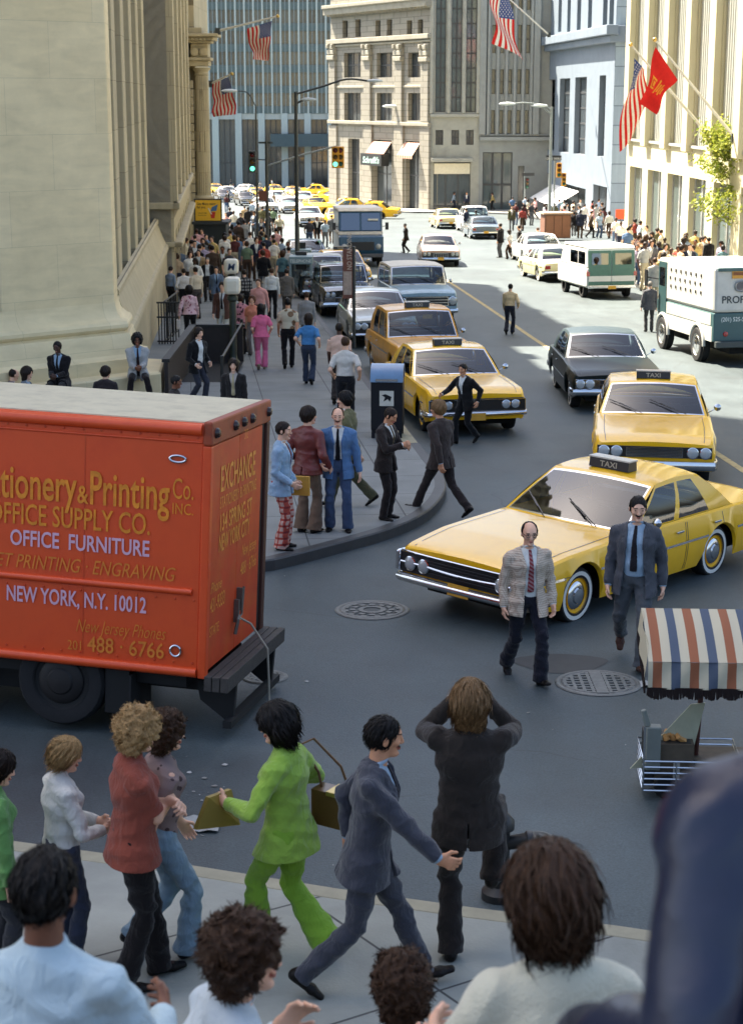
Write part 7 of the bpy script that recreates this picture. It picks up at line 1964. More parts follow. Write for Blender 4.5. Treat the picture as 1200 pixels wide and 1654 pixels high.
# --- striped umbrella cart, bottom right
def cart():
    c = gp(1168, 1275); d = c.y
    r = empty("vendor_cart", c, RAD(-3), "street vendor's cart with a striped fringed awning at the right edge", "cart")
    z1, z0, zf = zat(985, d + .25) - c.z, zat(1070, d - .32) - c.z, 0
    x0 = (1062 - 600) / 2800 * d - c.x; x1 = x0 + 1.5; ya, yb_ = .34, -.34; zt = zat(984, d + ya) - c.z; zm = zat(1071, d + yb_) - c.z; zl = zat(1112, d + yb_) - c.z
    cream, org, blu = srgb((190, 180, 154)), srgb((146, 88, 58)), srgb((74, 84, 100))
    st = stripes_mat("awning_stripes", [(.25, cream), (.25, blu), (.25, (cream[0] * .999, cream[1], cream[2])), (.25, org)], "X", .30)
    mb = MB(); n = 36
    def sag(u, v): return .025 * math.sin(u * 17) * v + .012 * math.sin(u * 41 + v * 3)
    mb.grid([[(x0 + (x1 - x0) * k / n, ya + (yb_ - ya) * j / 8, zt + (zm - zt) * j / 8 + .05 * math.sin(math.pi * j / 8) - .012 * (1 + math.sin(k * 1.1)) * math.sin(math.pi * j / 8)) for k in range(n + 1)] for j in range(9)])
    mb.grid([[(x0 + (x1 - x0) * k / n + .0, yb_ - .015 * math.sin(k * .9 + j) - .01 * j, zm + (zl - zm) * j / 4) for k in range(n + 1)] for j in range(5)])
    mb.grid([[(x0 - .012 * j + .015 * math.sin(k * 1.3), ya + (yb_ - ya) * k / 8, (zt + (zm - zt) * k / 8 + .05 * math.sin(math.pi * k / 8)) - .22 * j / 2) for k in range(9)] for j in range(3)])
    mb.build("awning", st, r, smooth=40)
    fr = MB(); rnd = random.Random(3)
    for k in range(150):
        x = x0 + (x1 - x0) * k / 150; L_ = .055 + .03 * abs(math.sin(k * .21)) + .01 * rnd.random(); fr.tube([(x, yb_ - .045, zl + .01), (x + rnd.gauss(0, .004), yb_ - .045, zl - L_)], .007, 4, cap=False)
    for k in range(50):
        t = k / 50; z = zt + (zm - zt) * t - .2; fr.tube([(x0 - .02, ya + (yb_ - ya) * t, z), (x0 - .02, ya + (yb_ - ya) * t, z - .08)], .007, 4, cap=False)
    fr.build("fringe", mat("fringe_dark", srgb((36, 24, 22)), rough=.95), r)
    po = MB(); px_ = (1156 - 600) / 2800 * d - c.x; po.tube([(px_ + .04, 0, zm - .02), (px_, 0, .2)], .022, 8); po.tube([(px_, 0, zm), (px_ - .1, 0, zm - .12)], .02, 6); po.build("umbrella_pole", mat("pole_rust", srgb((70, 34, 28)), rough=.5), r)
    # board leaning along the cart
    zb1, zb0 = zat(1135, d) - c.z, .25
    bd = MB(); xb = (1148 - 600) / 2800 * d - c.x
    q = [(xb - .02, -.06, zb1), (xb + .10, -.02, zb1), (xb - .02, -.10, zb0), (xb - .52, -.20, zb0)]
    bd.add(q + [(a, b + .015, z) for a, b, z in q], [(0, 3, 2, 1), (4, 5, 6, 7), (0, 1, 5, 4), (1, 2, 6, 5), (2, 3, 7, 6), (3, 0, 4, 7)]); b_ = bd.build("sign_board", mat("board_pale", srgb((176, 176, 150)), rough=.6, var=.12, scale=9), r)
    e1 = (Vector(q[1]) - Vector(q[0])).normalized(); up = (Vector(q[0]) - Vector(q[3])).normalized(); nn = e1.cross(up).normalized()
    if nn.y > 0: nn = -nn
    o = Vector(q[3]).lerp(Vector(q[0]), .42) + nn * .004 + e1 * .05
    ax = (e1 - up * e1.dot(up) * .0).normalized(); M = Matrix(((ax.x, up.x, nn.x, o.x), (ax.y, up.y, nn.y, o.y), (ax.z, up.z, nn.z, o.z), (0, 0, 0, 1)))
    letters(b_, [("ENJOY", 0, .02, .085, .8, 0, 'LEFT', .002, 1), ("Sabrett", 0, .11, .06, .8, .2, 'LEFT', 0, 0), ("COLD", .0, .20, .085, .8, 0, 'LEFT', .002, 1), ("sodas", .0, .29, .05, .8, .2, 'LEFT', 0, 0), ("drinks", .0, .42, .05, .8, .2, 'LEFT', 0, 0)][:1] + [("COLD", .0, .12, .085, .8, 0, 'LEFT', .002, 1), ("sodas", .0, .22, .06, .8, .2, 'LEFT', 0, 0), ("drinks", .0, .33, .06, .8, .2, 'LEFT', 0, 0)], [mat("ink_rust", srgb((170, 90, 60))), mat("ink_slate", srgb((96, 120, 130)))], M)
    # body of the cart: wire basket of boxes
    xa, xc = (1062 - 600) / 2800 * d - c.x, (1145 - 600) / 2800 * d - c.x
    zt_, zb_ = zat(1225, d - .2) - c.z, .10
    w = MB(); 
    for z in np.linspace(zb_, zt_, 6): w.tube([(xa, -.30, z), (xc + .4, -.30, z), (xc + .4, .25, z), (xa, .25, z), (xa, -.30, z)], .008, 5)
    for x in np.linspace(xa, xc + .4, 4): w.tube([(x, -.30, zb_), (x, -.30, zt_ + (.30 if x == xa else 0))], .010, 5)
    w.build("wire_basket", CHROME, r)
    bx = MB(); bx.box(xa + .10, xa + .42, -.22, .12, zb_, zt_ + .12, 0); bx.box(xa + .02, xa + .09, -.2, .1, zb_, zt_ + .16, 1); bx.box(xa + .125, xa + .395, -.195, .095, zt_ + .1, zt_ + .123, 1); bx.box(xa + .25, xa + .30, -.27, -.24, zb_ + .1, zt_ - .02, 2); bx.box(xa + .44, xa + .9, -.24, .2, .1, zt_ - .05, 0)
    bx.build("carton", [mat("carton_brown", srgb((84, 74, 60)), rough=.8, var=.25, scale=12), mat("carton_dark", (.02, .02, .018)), mat("carton_white", (.5, .5, .46))], r)
    fd = MB(); rnd = random.Random(4)
    for k in range(9): 
        x, y = xa + .15 + rnd.random() * .22, -.15 + rnd.random() * .2; fd.tube([(x, y, zt_ + .12), (x + rnd.gauss(0, .05), y + rnd.gauss(0, .05), zt_ + .17)], [.03, .02], 6)
    fd.build("bun", mat("bun", srgb((190, 140, 80)), rough=.7, var=.3), r)
    tk = MB(); tk.box(xa + .02, xa + .14, -.26, -.16, zt_ - .1, zt_ + .28); tk.tube([(xa + .03, -.22, zt_ + .28), (xa - .01, -.22, zt_ + .42)], [.03, .025], 8); tk.build("canister", mat("canister_grey", srgb((120, 126, 120)), rough=.5), r, bevel=.015)
    for x in (xa + .2, xc + .3):
        for y in (-.22, .2):
            wh = MB(); wh.lathe([(.001, -.02), (.09, -.02), (.10, -.01), (.10, .01), (.09, .02), (.001, .02)], 16, Matrix.Translation((x, y, .10)) @ Matrix.Rotation(math.pi / 2, 4, 'X')); wh.build("wheel", RUBBER, r)
cart()
# --- standpipe the photographer rests a foot on
p = gp(806, 1450); r = empty("standpipe", p, 0, "dark cast iron standpipe at the near kerb under the photographer's raised foot", "standpipe")
mb = MB(); mb.lathe([(.13, 0), (.13, .06), (.07, .1), (.07, .52), (.10, .54), (.10, .60), (.05, .66), (.001, .68)], 16); mb.build("pipe", mat("iron_black", (.02, .02, .02), rough=.45), r, smooth=40)
mb = MB()
for s in (-1, 1): mb.lathe([(.001, .24), (.06, .24), (.07, .2), (.055, .18), (.05, 0)], 14, Matrix.Translation((0, 0, .42)) @ Matrix.Rotation(s * math.pi / 2.2, 4, 'Y'))
mb.build("nozzle", mat("iron_black", (.02, .02, .02)), r, smooth=40)
# --- wooden kiosks, placard, umbrella on the sunny side
def booth_box(px, py, w, h, lab, c):
    p = G(px, py, .15); r = empty("vendor_booth", p, RAD(8), lab, "booth"); mb = MB(); mb.box(-w / 2, w / 2, 0, 1.2, 0, h); mb.build("cabinet", c, r, bevel=.02); mb = MB()
    for k in range(3): mb.box(-w / 2 + .08 + k * (w - .1) / 3, -w / 2 + .02 + (k + 1) * (w - .1) / 3, -.03, -.004, .1, h - .1)
    mb.build("door_panel", mat("booth_panel", srgb((142, 96, 72)), rough=.7), r); mb = MB(); mb.box(-w / 2 - .1, w / 2 + .1, -.1, 1.3, h, h + .1); mb.build("roof", mat("booth_roof", srgb((176, 150, 128)), rough=.7), r)
booth_box(900, 385, 1.7, 1.5, "brown wooden booth on the sunny pavement by the lamp post", mat("booth_wood", srgb((120, 84, 66)), rough=.7, var=.2))
p = G(1000, 400, .15); r = empty("placard", p, RAD(10), "small orange red placard held up over the sunny crowd", "placard"); mb = MB(); mb.tube([(0, 0, 0), (0, 0, 2.1)], .02, 6); mb.build("stick", DKPOLE, r); mb = MB(); mb.box(-.3, .3, -.03, -.01, 1.6, 2.15); mb.build("panel", mat("placard_red", srgb((206, 78, 44)), rough=.6), r)
def parasol(px, py, top, R, lab, m):
    p = G(px, py, .15); d = p.y; H = zat(top, d) - p.z; r = empty("parasol", p, 0, lab, "umbrella"); mb = MB(); mb.tube([(0, 0, 0), (0, 0, H)], .03, 8); mb.build("pole", GREYP, r); mb = MB(); mb.lathe([(R, H - R * .42), (R * .98, H - R * .36), (R * .6, H - R * .14), (.02, H)], 8); mb.build("canopy", m, r)
parasol(581, 322, 271, 1.6, "white vendor's umbrella outside the corner restaurant", mat("parasol_white", (.7, .7, .67), rough=.8))
# ================================================================== vehicles in place
def rotz2(h, x, y): h = RAD(h); return Vector((x * math.cos(h) - y * math.sin(h), x * math.sin(h) + y * math.cos(h), 0))
def car_at(px, py, heading, ywf):
    """car whose front axle stands over the ground seen at the pixel"""
    a = gp(px, py); v = rotz2(heading, 0, ywf); p = a - v; p.z = gz(p.y); return p
def car_front(px, d, heading, half):
    x = (px - 600) / 2800 * d; v = rotz2(heading, 0, half); p = Vector((x, d, 0)) - v; p.z = gz(p.y); return p
red_truck()
FURY = dict(L=5.5, W=2.02, wb=3.05, foh=.98, zb=.90, zr=1.36, yc=.78, ywt=-.02, yrt=-.98, ybb=-1.62, front='fury', cpil=.77, crease=.60, top=[(-2.75, .82), (-2.6, .88), (-1.62, .91), (.78, .90), (2.0, .85), (2.65, .77), (2.75, .73)], doors=((.70, -.42), (-.46, -1.30)))
fl, rl = gp(920, 1000), gp(1143, 924)
v = (fl - rl); hd = math.degrees(math.atan2(-v.x, v.y))
p = fl - rotz2(hd, -.83, 2.75 - .98); p.z = gz(p.y)
HERO_P, HERO_H = p, hd
sedan("taxi", "large yellow taxi turning in the junction with black grille and whitewall tyres", p, hd, TAXI_Y, FURY, taxi=True, group="yellow taxis", cat="taxi")
HO = dict(L=5.4, W=2.02, wb=3.02, foh=.92, zb=.94, zr=1.40, white=False)
T2 = dict(HO, gr=(.56, .70), gx=.44, slats=5, lamps=(-.80, -.60, .60, .80), lampz=.63, lampr=.082, bz=(.34, .50), chromeface=False)
sedan("taxi", "yellow taxi with wide chrome barred grille following behind the turning taxi", car_at(1052, 776, 172, 1.78), 172, TAXI_Y, T2, taxi=True, group="yellow taxis", cat="taxi")
T3 = dict(HO, gr=(.50, .72), gx=.93, slats=0, lamps=(-.74, -.56, .56, .74), lampz=.62, lampr=.075, bz=(.40, .50), top=[(-2.7, .80), (-2.58, .86), (-1.75, .94), (.72, .94), (2.45, .90), (2.7, .80)])
sedan("taxi", "yellow taxi with dark full width grille at the kerb touched by the dark suited man", car_at(754, 694, 189, 1.78), 189, TAXI_Y, T3, taxi=True, group="yellow taxis", cat="taxi")
T4 = dict(L=5.1, W=1.95, wb=3.05, foh=.85, zb=1.02, zr=1.62, yc=.70, ywt=.15, yrt=-1.35, ybb=-1.75, rinset=.20, crease=.72, lamps=(-.76, -.58, .58, .76), lampz=.80, gr=(.55, .76), gx=.46, wheel=.36, zs=.28, white=False, top=[(-2.55, .86), (-2.4, .95), (-1.75, 1.02), (.7, 1.02), (2.2, 1.0), (2.55, .92)])
sedan("taxi", "older round shouldered yellow taxi squeezed behind the kerbside taxi", car_front(708, 39.2, 189, 2.55), 189, TAXI_O, T4, taxi=True, group="yellow taxis", cat="taxi")
DKG = mat("car_dark_green", srgb((12, 25, 27)), rough=.32, var=.05, spec=.2)
sedan("sedan_car", "dark green black sedan with chrome framed lamps driving down the far lane", car_at(988, 657, 180, 1.85), 180, DKG, dict(L=5.5, W=2.0, wb=3.1, foh=.9, gr=(.50, .68), gx=.40, slats=1, vslats=9, chromeface=True, lamps=(-.80, -.60, .60, .80), lampz=.60, lampr=.085, bz=(.36, .50), moldz=.58), roof_paint=mat("vinyl_roof", srgb((34, 52, 58)), rough=.5), group="cars on the road")
SILV = mat("car_silver", srgb((150, 156, 150)), rough=.28, metal=.3, coat=.5)
sedan("sedan_car", "silver grey sedan with dark grille waiting behind the yellow taxis", car_front(622, 48.0, 186, 2.6), 186, SILV, dict(gr=(.46, .70), gx=.34, slats=0, vslats=9, lamps=(-.76, -.57, .57, .76), bz=(.34, .44), lampr=.085), group="cars on the road")
BLUEW = mat("wagon_blue", srgb((126, 158, 178)), rough=.4, coat=.3, grime=(srgb((90, 110, 124)), 5, .5))
sedan("utility_wagon", "pale blue utility wagon with white roof behind the silver sedan", car_front(690, 53.5, 187, 2.5), 187, BLUEW, dict(L=5.0, W=2.02, wb=3.0, foh=.80, zb=1.22, zr=1.80, yc=.72, ywt=.35, yrt=-2.2, ybb=-2.42, rinset=.16, cpil=.93, crease=.85, zs=.42, wheel=.38, wagon=True, lamps=(-.80, .80), lampz=.86, lampr=.12, gr=(.72, .98), gx=.66, slats=2, bz=(.48, .62), white=False, top=[(-2.5, 1.20), (-2.4, 1.22), (.72, 1.22), (2.3, 1.16), (2.5, 1.08)]), roof_paint=mat("wagon_white", srgb((206, 200, 186)), rough=.5), group="cars on the road", cat="wagon")
BLK = mat("car_black", srgb((28, 30, 30)), rough=.2, coat=.6)
OLD = dict(L=5.1, W=1.9, wb=3.0, zb=1.0, zr=1.58, rinset=.18, yc=.62, ywt=.15, yrt=-1.3, ybb=-1.7, lamps=(-.74, -.56, .56, .74), lampz=.74, gr=(.46, .64), gx=.50, slats=4, bz=(.34, .5), chromeface=True, white=False, top=[(-2.55, .84), (-2.4, .92), (-1.7, 1.0), (.62, 1.0), (2.2, .97), (2.55, .86)])
sedan("sedan_car", "tall old black sedan with big chrome bumper at the left kerb", car_front(566, 57.5, 187, 2.55), 187, BLK, OLD, group="cars on the road")
sedan("sedan_car", "dark parked car with pale roof by the phone booths", car_front(529, 63.0, 187, 2.5), 187, BLK, dict(OLD, L=4.9), roof_paint=mat("roof_pale", srgb((180, 184, 180)), rough=.4), group="cars on the road")
sedan("taxi", "yellow taxi in front of the blue walk-in van", car_front(562, 69.5, 187, 2.6), 187, TAXI_Y, T2, taxi=True, group="yellow taxis", cat="taxi")
step_van(car_front(584, 84, 184, 2.75), 184)
sedan("sedan_car", "blue green car standing left of the blue walk-in van", car_front(503, 79, 187, 2.6), 187, mat("car_teal", srgb((60, 92, 104)), rough=.25, coat=.5), dict(), group="cars on the road")
sedan("sedan_car", "pale car with reddish hood driving alone towards the camera in the sun", car_front(711, 84, 181, 2.6), 181, mat("car_rose", srgb((190, 160, 140)), rough=.3, coat=.4), dict(gr=(.46, .66), gx=.34, slats=0, vslats=7), group="cars on the road")
# right kerb, seen from behind
sedan("sedan_car", "grey blue sedan seen from behind, double parked in the far sun", car_front(783, 112, 4, -2.6), 4, mat("car_greyblue", srgb((96, 110, 122)), rough=.25, coat=.5), dict(), group="cars parked at the sunny kerb")
sedan("station_wagon", "white station wagon beyond the grey blue sedan", car_front(768, 122, 4, -2.5), 4, WHITEP, dict(L=5.0, zr=1.75, zb=1.1, yrt=-2.1, ybb=-2.4, cpil=.92, wagon=True, top=[(-2.5, 1.08), (.7, 1.1), (2.4, 1.0), (2.5, .9)]), group="cars parked at the sunny kerb", cat="wagon")
sedan("sedan_car", "cream car farthest along the sunny kerb", car_front(727, 128, 6, -2.6), 6, mat("car_cream", srgb((214, 196, 140)), rough=.35, coat=.3), dict(), group="cars parked at the sunny kerb")
sedan("sedan_car", "white car parked by the brown wooden booth", car_front(880, 86, 6, -2.6), 6, WHITEP, dict(), group="cars parked at the sunny kerb")
sedan("sedan_car", "pale yellow and white car ahead of the green van", car_front(911, 73.5, 8, -2.5), 8, mat("car_paleyellow", srgb((226, 214, 160)), rough=.35, coat=.3), dict(L=5.0), roof_paint=WHITEP, group="cars parked at the sunny kerb")
econo_van(car_front(986, 65, 8, -2.25), 8)
armored_truck(car_front(1226, 44.0, 8, -2.6), 8)
# taxis and cars jammed in the sun at the bend
JW = ((352, 245, 205, 'y'), (372, 225, 200, 'w'), (398, 240, 160, 'w'), (418, 215, 190, 'y'), (446, 238, 200, 'y'), (474, 222, 170, 'y'), (505, 240, 100, 'y'), (548, 228, 95, 'y'), (452, 196, 200, 'w'), (492, 192, 185, 'w'), (536, 200, 110, 'y'), (588, 188, 80, 'y'), (470, 165, 190, 'w'), (512, 166, 195, 'y'), (556, 160, 100, 'y'), (400, 190, 195, 'b'), (430, 165, 192, 'w'), (366, 205, 195, 'b'), (548, 132, 186, 'y'), (500, 134, 188, 'w'), (595, 150, 80, 'y'))
protos = {}
lab = {'y': "yellow taxi in the sunlit jam before the office tower", 'w': "white car in the sunlit jam before the office tower", 'b': "dark car in the sunlit jam before the office tower"}
nm = {'y': 'taxi', 'w': 'jammed_car', 'b': 'jammed_car'}; gp_ = {'y': "taxis in the far jam", 'w': "white cars in the far jam", 'b': "dark cars in the far jam"}
for px, d, h, k in JW:
    x = (px - 600) / 2800 * d
    if k not in protos:
        protos[k] = sedan(nm[k], lab[k], (x, d, gz(d)), h, {'y': TAXI_Y, 'w': WHITEP, 'b': BLK}[k], dict(HO, white=False), taxi=(k == 'y'), group=gp_[k], detail=False, cat='taxi' if k == 'y' else 'car'); o = protos[k]
    else: o = copy_tree(protos[k]); o.location = (x, d, gz(d))
    o.rotation_euler = (-math.atan(SLOPE * math.cos(RAD(h))), -math.atan(SLOPE * math.sin(RAD(h))), RAD(h))

# ================================================================== people in place
def put(lab, px, py, ptop, heading, pose, up=0.0, seed=None, group=None, **k):
    """stand a person on the ground seen at the pixel, sized so the head reaches the pixel row top"""
    p = gp(px, py, up); h = 1.72; lo, hi = 1.3, 2.3
    for _ in range(30):
        m = (lo + hi) / 2
        if proj((p.x, p.y, p.z + m))[1] > ptop: lo = m
        else: hi = m
    H = lo; drop = max(0, .93 - pose['hip'][2]) * 1.0
    sc = max(.88, min(k.pop('smax', 1.12), H / (1.765 - drop)))
    d = p.y
    k.setdefault('res', .0055 if d < 14 else .0065 if d < 20 else .008 if d < 27 else .011 if d < 40 else .014 if d < 60 else .02)
    return person(lab, p, heading, pose, scale=sc, seed=seed, group=group, **k)
C = cloth
WSH, BSH = C((214, 214, 208), "shirt_white"), C((150, 172, 190), "shirt_blue")
NAVY, CHAR, BROWN = C((36, 38, 50), "suit_navy"), C((54, 55, 60), "suit_charcoal"), C((58, 48, 44), "suit_brown")
GREYS, BLACK = C((86, 88, 94), "suit_grey"), C((26, 25, 26), "cloth_black")
# ---- nearest pavement and junction
GS = cloth((62, 65, 76), "suit_sheen", sheen=.3, rough=.65)
put("man in a grey suit striding right on the near pavement, arm swung forward", 592, 1600, 1150, -88, pose_walk('L', .34, hR=(.25, .44, .90), pR=(.35, -1, -.5), hL=(-.22, -.10, .88), lean=7, head=(12, 6, 0), hdR=(.1, .9, -.35), curlR=38, hip=(0, 0, .90)), .15, 1.1, tc=GS, bc=GS, sc=BSH, tie=C((34, 30, 40)), hc='black', moustache=True, tone='tan', fat=1.12)
LIME = C((150, 186, 72), "lime_cloth", sheen=.3); 
o, s = put("dark haired woman in a lime green trouser suit walking away with a brown bag", 470, 1545, 1138, 58, pose_walk('L', .20, hL=(-.26, .30, 1.10), pL=(-.5, -.8, -.3), hR=(.24, .26, 1.12), pR=(.6, -.9, -.3), lean=4, curlL=70, curlR=60, twist=6, head=(18, 10, 0)), .15, 2.2, top='tunic', tc=LIME, bc=C((134, 176, 58), "lime_trousers"), hair='bob', hc='black', female=True, flare=.055, hem=-.16, fat=1.14)
GREEN_OB, GREEN_S = o, s
o, s = put("long haired photographer in a dark brown suit seen from behind, camera raised", 748, 1548, 1096, -4, pose_stand(hip=(.02, 0, .925), lean=-2, head=(-8, -4, 0), hL=(-.07, .27, 1.53), hR=(.10, .27, 1.54), pL=(-.8, .35, -.8), pR=(.8, .35, -.8), aL=(-.08, 0, .085), fL=(0, 6), aR=(.17, .30, .42), kR=(.18, 1, .2), fR=(5, -14), shrug=.03, curlL=65, curlR=65, hdL=(.3, .4, .8), hdR=(-.3, .4, .8)), .15, 3.3, tc=C((62, 55, 50), "suit_dark_brown"), bc=C((52, 46, 43), "trousers_dark_brown"), sc=WSH, hair='shaggy', hc='sandy', flare=.02, hem=-.16, fat=1.05)
PHOTO_OB, PHOTO_S = o, s
RUST = C((140, 70, 54), "rust_blouse")
put("blonde woman in a rust red blouse and dark trousers, arms folded, near the truck", 222, 1590, 1146, -68, pose_stand(hL=(.06, .25, 1.17), hR=(-.10, .27, 1.13), pL=(-.8, -.4, -.6), pR=(.8, -.4, -.6), aL=(-.08, .16, .085), aR=(.09, -.10, .09), head=(4, 12, 0), curlL=60, curlR=60, hdL=(.9, .2, .1), hdR=(-.9, .2, .1)), .15, 4.1, top='tunic', tc=RUST, bc=C((32, 27, 27)), sleeves='short', hair='curly', hc='blonde', female=True, flare=.02, hem=-.10, fat=1.12)
put("brunette in a grey patterned top and faded jeans behind the rust red blouse", 262, 1545, 1152, -72, pose_walk('R', .16, head=(-4, 4, 0)), .15, 5.0, top='shirt', tuck=False, tc=spots_mat("flower_grey", srgb((132, 112, 108)), srgb((70, 52, 54)), 16, .3), bc=C((128, 152, 168), "jeans_pale"), sleeves='short', hair='curly', hc='brown', female=True, flare=.03, shoe=(40, 40, 44))
put("blonde woman in a white sweater behind the seated man's dark head", 108, 1560, 1190, -62, pose_stand(hL=(.02, .28, 1.08), hR=(.10, .28, 1.04), pL=(-.8, -.5, -.6), pR=(.8, -.5, -.6), head=(-6, 14, 0), curlL=60, curlR=60), .15, 6.4, top='sweater', tc=C((206, 204, 196)), bc=C((60, 66, 84)), hair='medium', hc='blonde', female=True)
put("dark haired woman in a pale green jacket at the left edge", 2, 1585, 1226, -64, pose_stand(head=(0, 18, 0)), .15, 7.7, top='tunic', tc=C((104, 150, 84)), bc=C((60, 60, 64)), hair='medium', hc='dark', female=True, hem=-.2)
CREAMJ = check_mat("cream_check", srgb((206, 192, 172)), srgb((186, 166, 146)), srgb((160, 140, 124)), .022, .4)
put("balding man with glasses in a cream check jacket crossing before the turning taxi", 848, 1098, 838, 198, pose_walk('L', .22, lean=1, head=(-8, 6, 0), hR=(.25, -.02, .82), hL=(-.24, .12, .84), aR=(.09, -.30, .13)), 0, 8.2, tc=CREAMJ, bc=C((40, 41, 54)), sc=WSH, tie=stripes_mat("tie_stripe", [(.5, srgb((120, 30, 40))), (.5, srgb((150, 110, 110)))], "Z", .035, rot=(0, .6, 0)), hair='bald', hc='dark', glasses=True, open_=.055, flare=.025, belly=.02, fat=1.04)
put("moustached man in an open grey suit crossing right of the cream jacket", 1020, 1072, 796, 172, pose_walk('L', .24, lean=2, head=(10, 6, 0), hR=(.26, .04, .82), hL=(-.27, .02, .82), aR=(.12, -.36, .22), fR=(50, 0), pR=(.4, -.9, -.2), pL=(-.4, -.9, -.2)), 0, 9.3, tc=GREYS, bc=C((88, 92, 96)), sc=BSH, tie=C((44, 40, 46)), hc='black', moustache=True, open_=.085, belly=.04, fat=1.10, shoe=(78, 50, 40))
# ---- corner group
put("man in a pale blue jacket and red plaid trousers at the pavement edge", 455, 886, 678, -102, pose_stand(hL=(-.20, .14, .90), hR=(.20, .20, .95), head=(0, 4, 0)), .15, 1.7, tc=C((146, 172, 194)), bc=check_mat("red_plaid", srgb((196, 160, 146)), srgb((168, 70, 56)), srgb((120, 40, 40)), .085, .34), sc=WSH, tie=C((110, 40, 40)), hc='dark', flare=.045)
put("man in a maroon leather jacket and brown flared trousers, back turned", 497, 860, 655, -28, pose_stand(hL=(-.22, .16, .98), hR=(.28, .12, .92), head=(-38, 2, 0)), .15, 2.8, tc=mat("leather_maroon", srgb((106, 42, 36)), rough=.42, var=.12, scale=12, bump=.2, bscale=60), bc=C((104, 84, 68)), sc=C((190, 180, 160)), hair='medium', hc='dark', flare=.05, hem=-.10)
put("bald man in a bright blue suit with dark tie facing the camera", 547, 856, 655, 178, pose_stand(hR=(.22, .22, .98), pR=(.8, -.7, -.3), hL=(-.30, .03, .82), aL=(-.13, .06, .085), aR=(.12, .0, .085)), .15, 3.6, tc=C((84, 118, 158)), bc=C((66, 82, 110)), sc=WSH, tie=C((24, 24, 30)), hair='bald', hc='brown', open_=.05, flare=.02, tone='fair', moustache=True)
put("man in an olive suit walking left behind the blue suited man", 566, 818, 630, 84, pose_walk('L', .30, head=(8, 2, 0)), .15, 4.4, tc=C((104, 100, 68)), bc=C((84, 84, 60)), sc=WSH, hair='medium', hc='black', flare=.02)
put("man in a dark brown suit reading something in his raised hands", 622, 838, 654, -118, pose_stand(hL=(-.02, .34, 1.16), hR=(.10, .34, 1.20), pL=(-.7, -.5, -.7), pR=(.7, -.5, -.7), head=(0, 26, 0), curlL=55, curlR=55, hdL=(.3, .8, .2), hdR=(-.3, .8, .3)), .15, 5.5, tc=BROWN, bc=C((48, 40, 38)), sc=WSH, tie=C((90, 74, 40)), hc='dark', tone='tan')
put("long haired man in a brown pinstripe suit striding off the kerb", 712, 832, 645, 52, pose_walk('L', .40, head=(22, 4, 0), lean=4, hip=(0, 0, .88)), 0.05, 6.1, tc=C((64, 54, 50)), bc=C((58, 48, 46)), sc=BSH, hair='medium', hc='sandy', tone='tan')
put("man in a black suit touching the kerbside taxi's hood", 752, 716, 584, 128, pose_walk('R', .22, hR=(.30, .42, 1.05), pR=(.7, -.6, -.6), hL=(-.30, -.05, .92), lean=8, head=(10, 8, 0)), 0, 7.2, tc=BLACK, bc=C((22, 22, 24)), sc=WSH, hair='short', hc='black', tone='tan')
# ---- left pavement walkers
put("woman in a bright pink top and trousers with long black hair, seen from behind", 423, 597, 490, 2, pose_walk('R', .10, hL=(-.22, .14, .96), hR=(.22, .14, .96)), .15, 1.2, top='tunic', tc=C((222, 108, 138)), bc=C((216, 110, 142)), hair='long', hc='black', female=True, flare=.03, sleeves='short', hem=-.05, shoe=(150, 130, 110))
put("person in a blue tee shirt and jeans with bushy dark hair, seen from behind", 499, 621, 506, -4, pose_walk('L', .14, hR=(.27, .02, .98), hL=(-.25, .1, 1.0)), .15, 2.9, top='shirt', tc=C((70, 124, 172)), bc=C((52, 62, 80)), hair='shaggy', hc='dark', sleeves='short', flare=.03)
put("man in a brown and cream patterned shirt with black trousers, seen from behind", 466, 595, 480, 0, pose_walk('R', .16), .15, 3.2, top='shirt', tc=spots_mat("brown_cream", srgb((190, 178, 152)), srgb((120, 92, 66)), 6, .42), bc=BLACK, hc='black', sleeves='short', tone='tan')
put("man in a light grey blazer ahead of the blue tee shirt", 496, 565, 470, 2, pose_stand(), .15, 3.9, tc=C((142, 140, 136)), bc=C((120, 116, 110)), sc=WSH, hc='brown')
put("broad man in a white short sleeved shirt and dark trousers near the mailbox", 558, 690, 542, -6, pose_stand(hL=(-.24, .10, .98), hR=(.27, .06, .98)), .15, 4.8, top='shirt', tc=C((206, 198, 186)), bc=C((34, 34, 40)), hair='short', hc='brown', sleeves='short', fat=1.08, waistband=BLACK)
put("black man in a pale pink shirt ahead of the white shirted man", 548, 652, 520, -8, pose_walk('R', .2), .15, 5.2, top='shirt', tc=C((214, 176, 154)), bc=C((60, 52, 48)), hair='short', hc='black', tone='dark', sleeves='short')
put("woman in a pink spotted blouse carrying a white bag", 308, 556, 461, 6, pose_walk('L', .10, hL=(-.30, .02, .84)), .15, 6.6, top='tunic', tc=spots_mat("pink_spots", srgb((226, 186, 186)), srgb((150, 70, 90)), 13, .30), bc=BLACK, hair='bob', hc='black', female=True, hem=-.02)
put("young man in a black jacket over a white shirt at the subway stair", 320, 655, 527, -128, pose_walk('L', .12, hL=(-.26, .12, .94), hR=(.26, .22, .95), head=(-4, 6, 0)), .15, 7.4, tc=BLACK, bc=C((52, 54, 64)), sc=WSH, hair='medium', hc='dark', open_=.07)
put("long haired man in a dark suit and pale tie behind the truck's corner", 380, 716, 583, 176, pose_stand(head=(4, 2, 0)), .15, 8.5, tc=C((48, 44, 42)), bc=C((44, 40, 40)), sc=C((170, 160, 150)), tie=C((170, 156, 120)), hair='shaggy', hc='dark', open_=.04)
put("black haired man's head just above the truck's roof edge", 284, 752, 612, -100, pose_stand(head=(0, 10, 0)), .15, 9.1, top='shirt', tc=C((60, 54, 50)), bc=BLACK, hc='black', tone='brown')
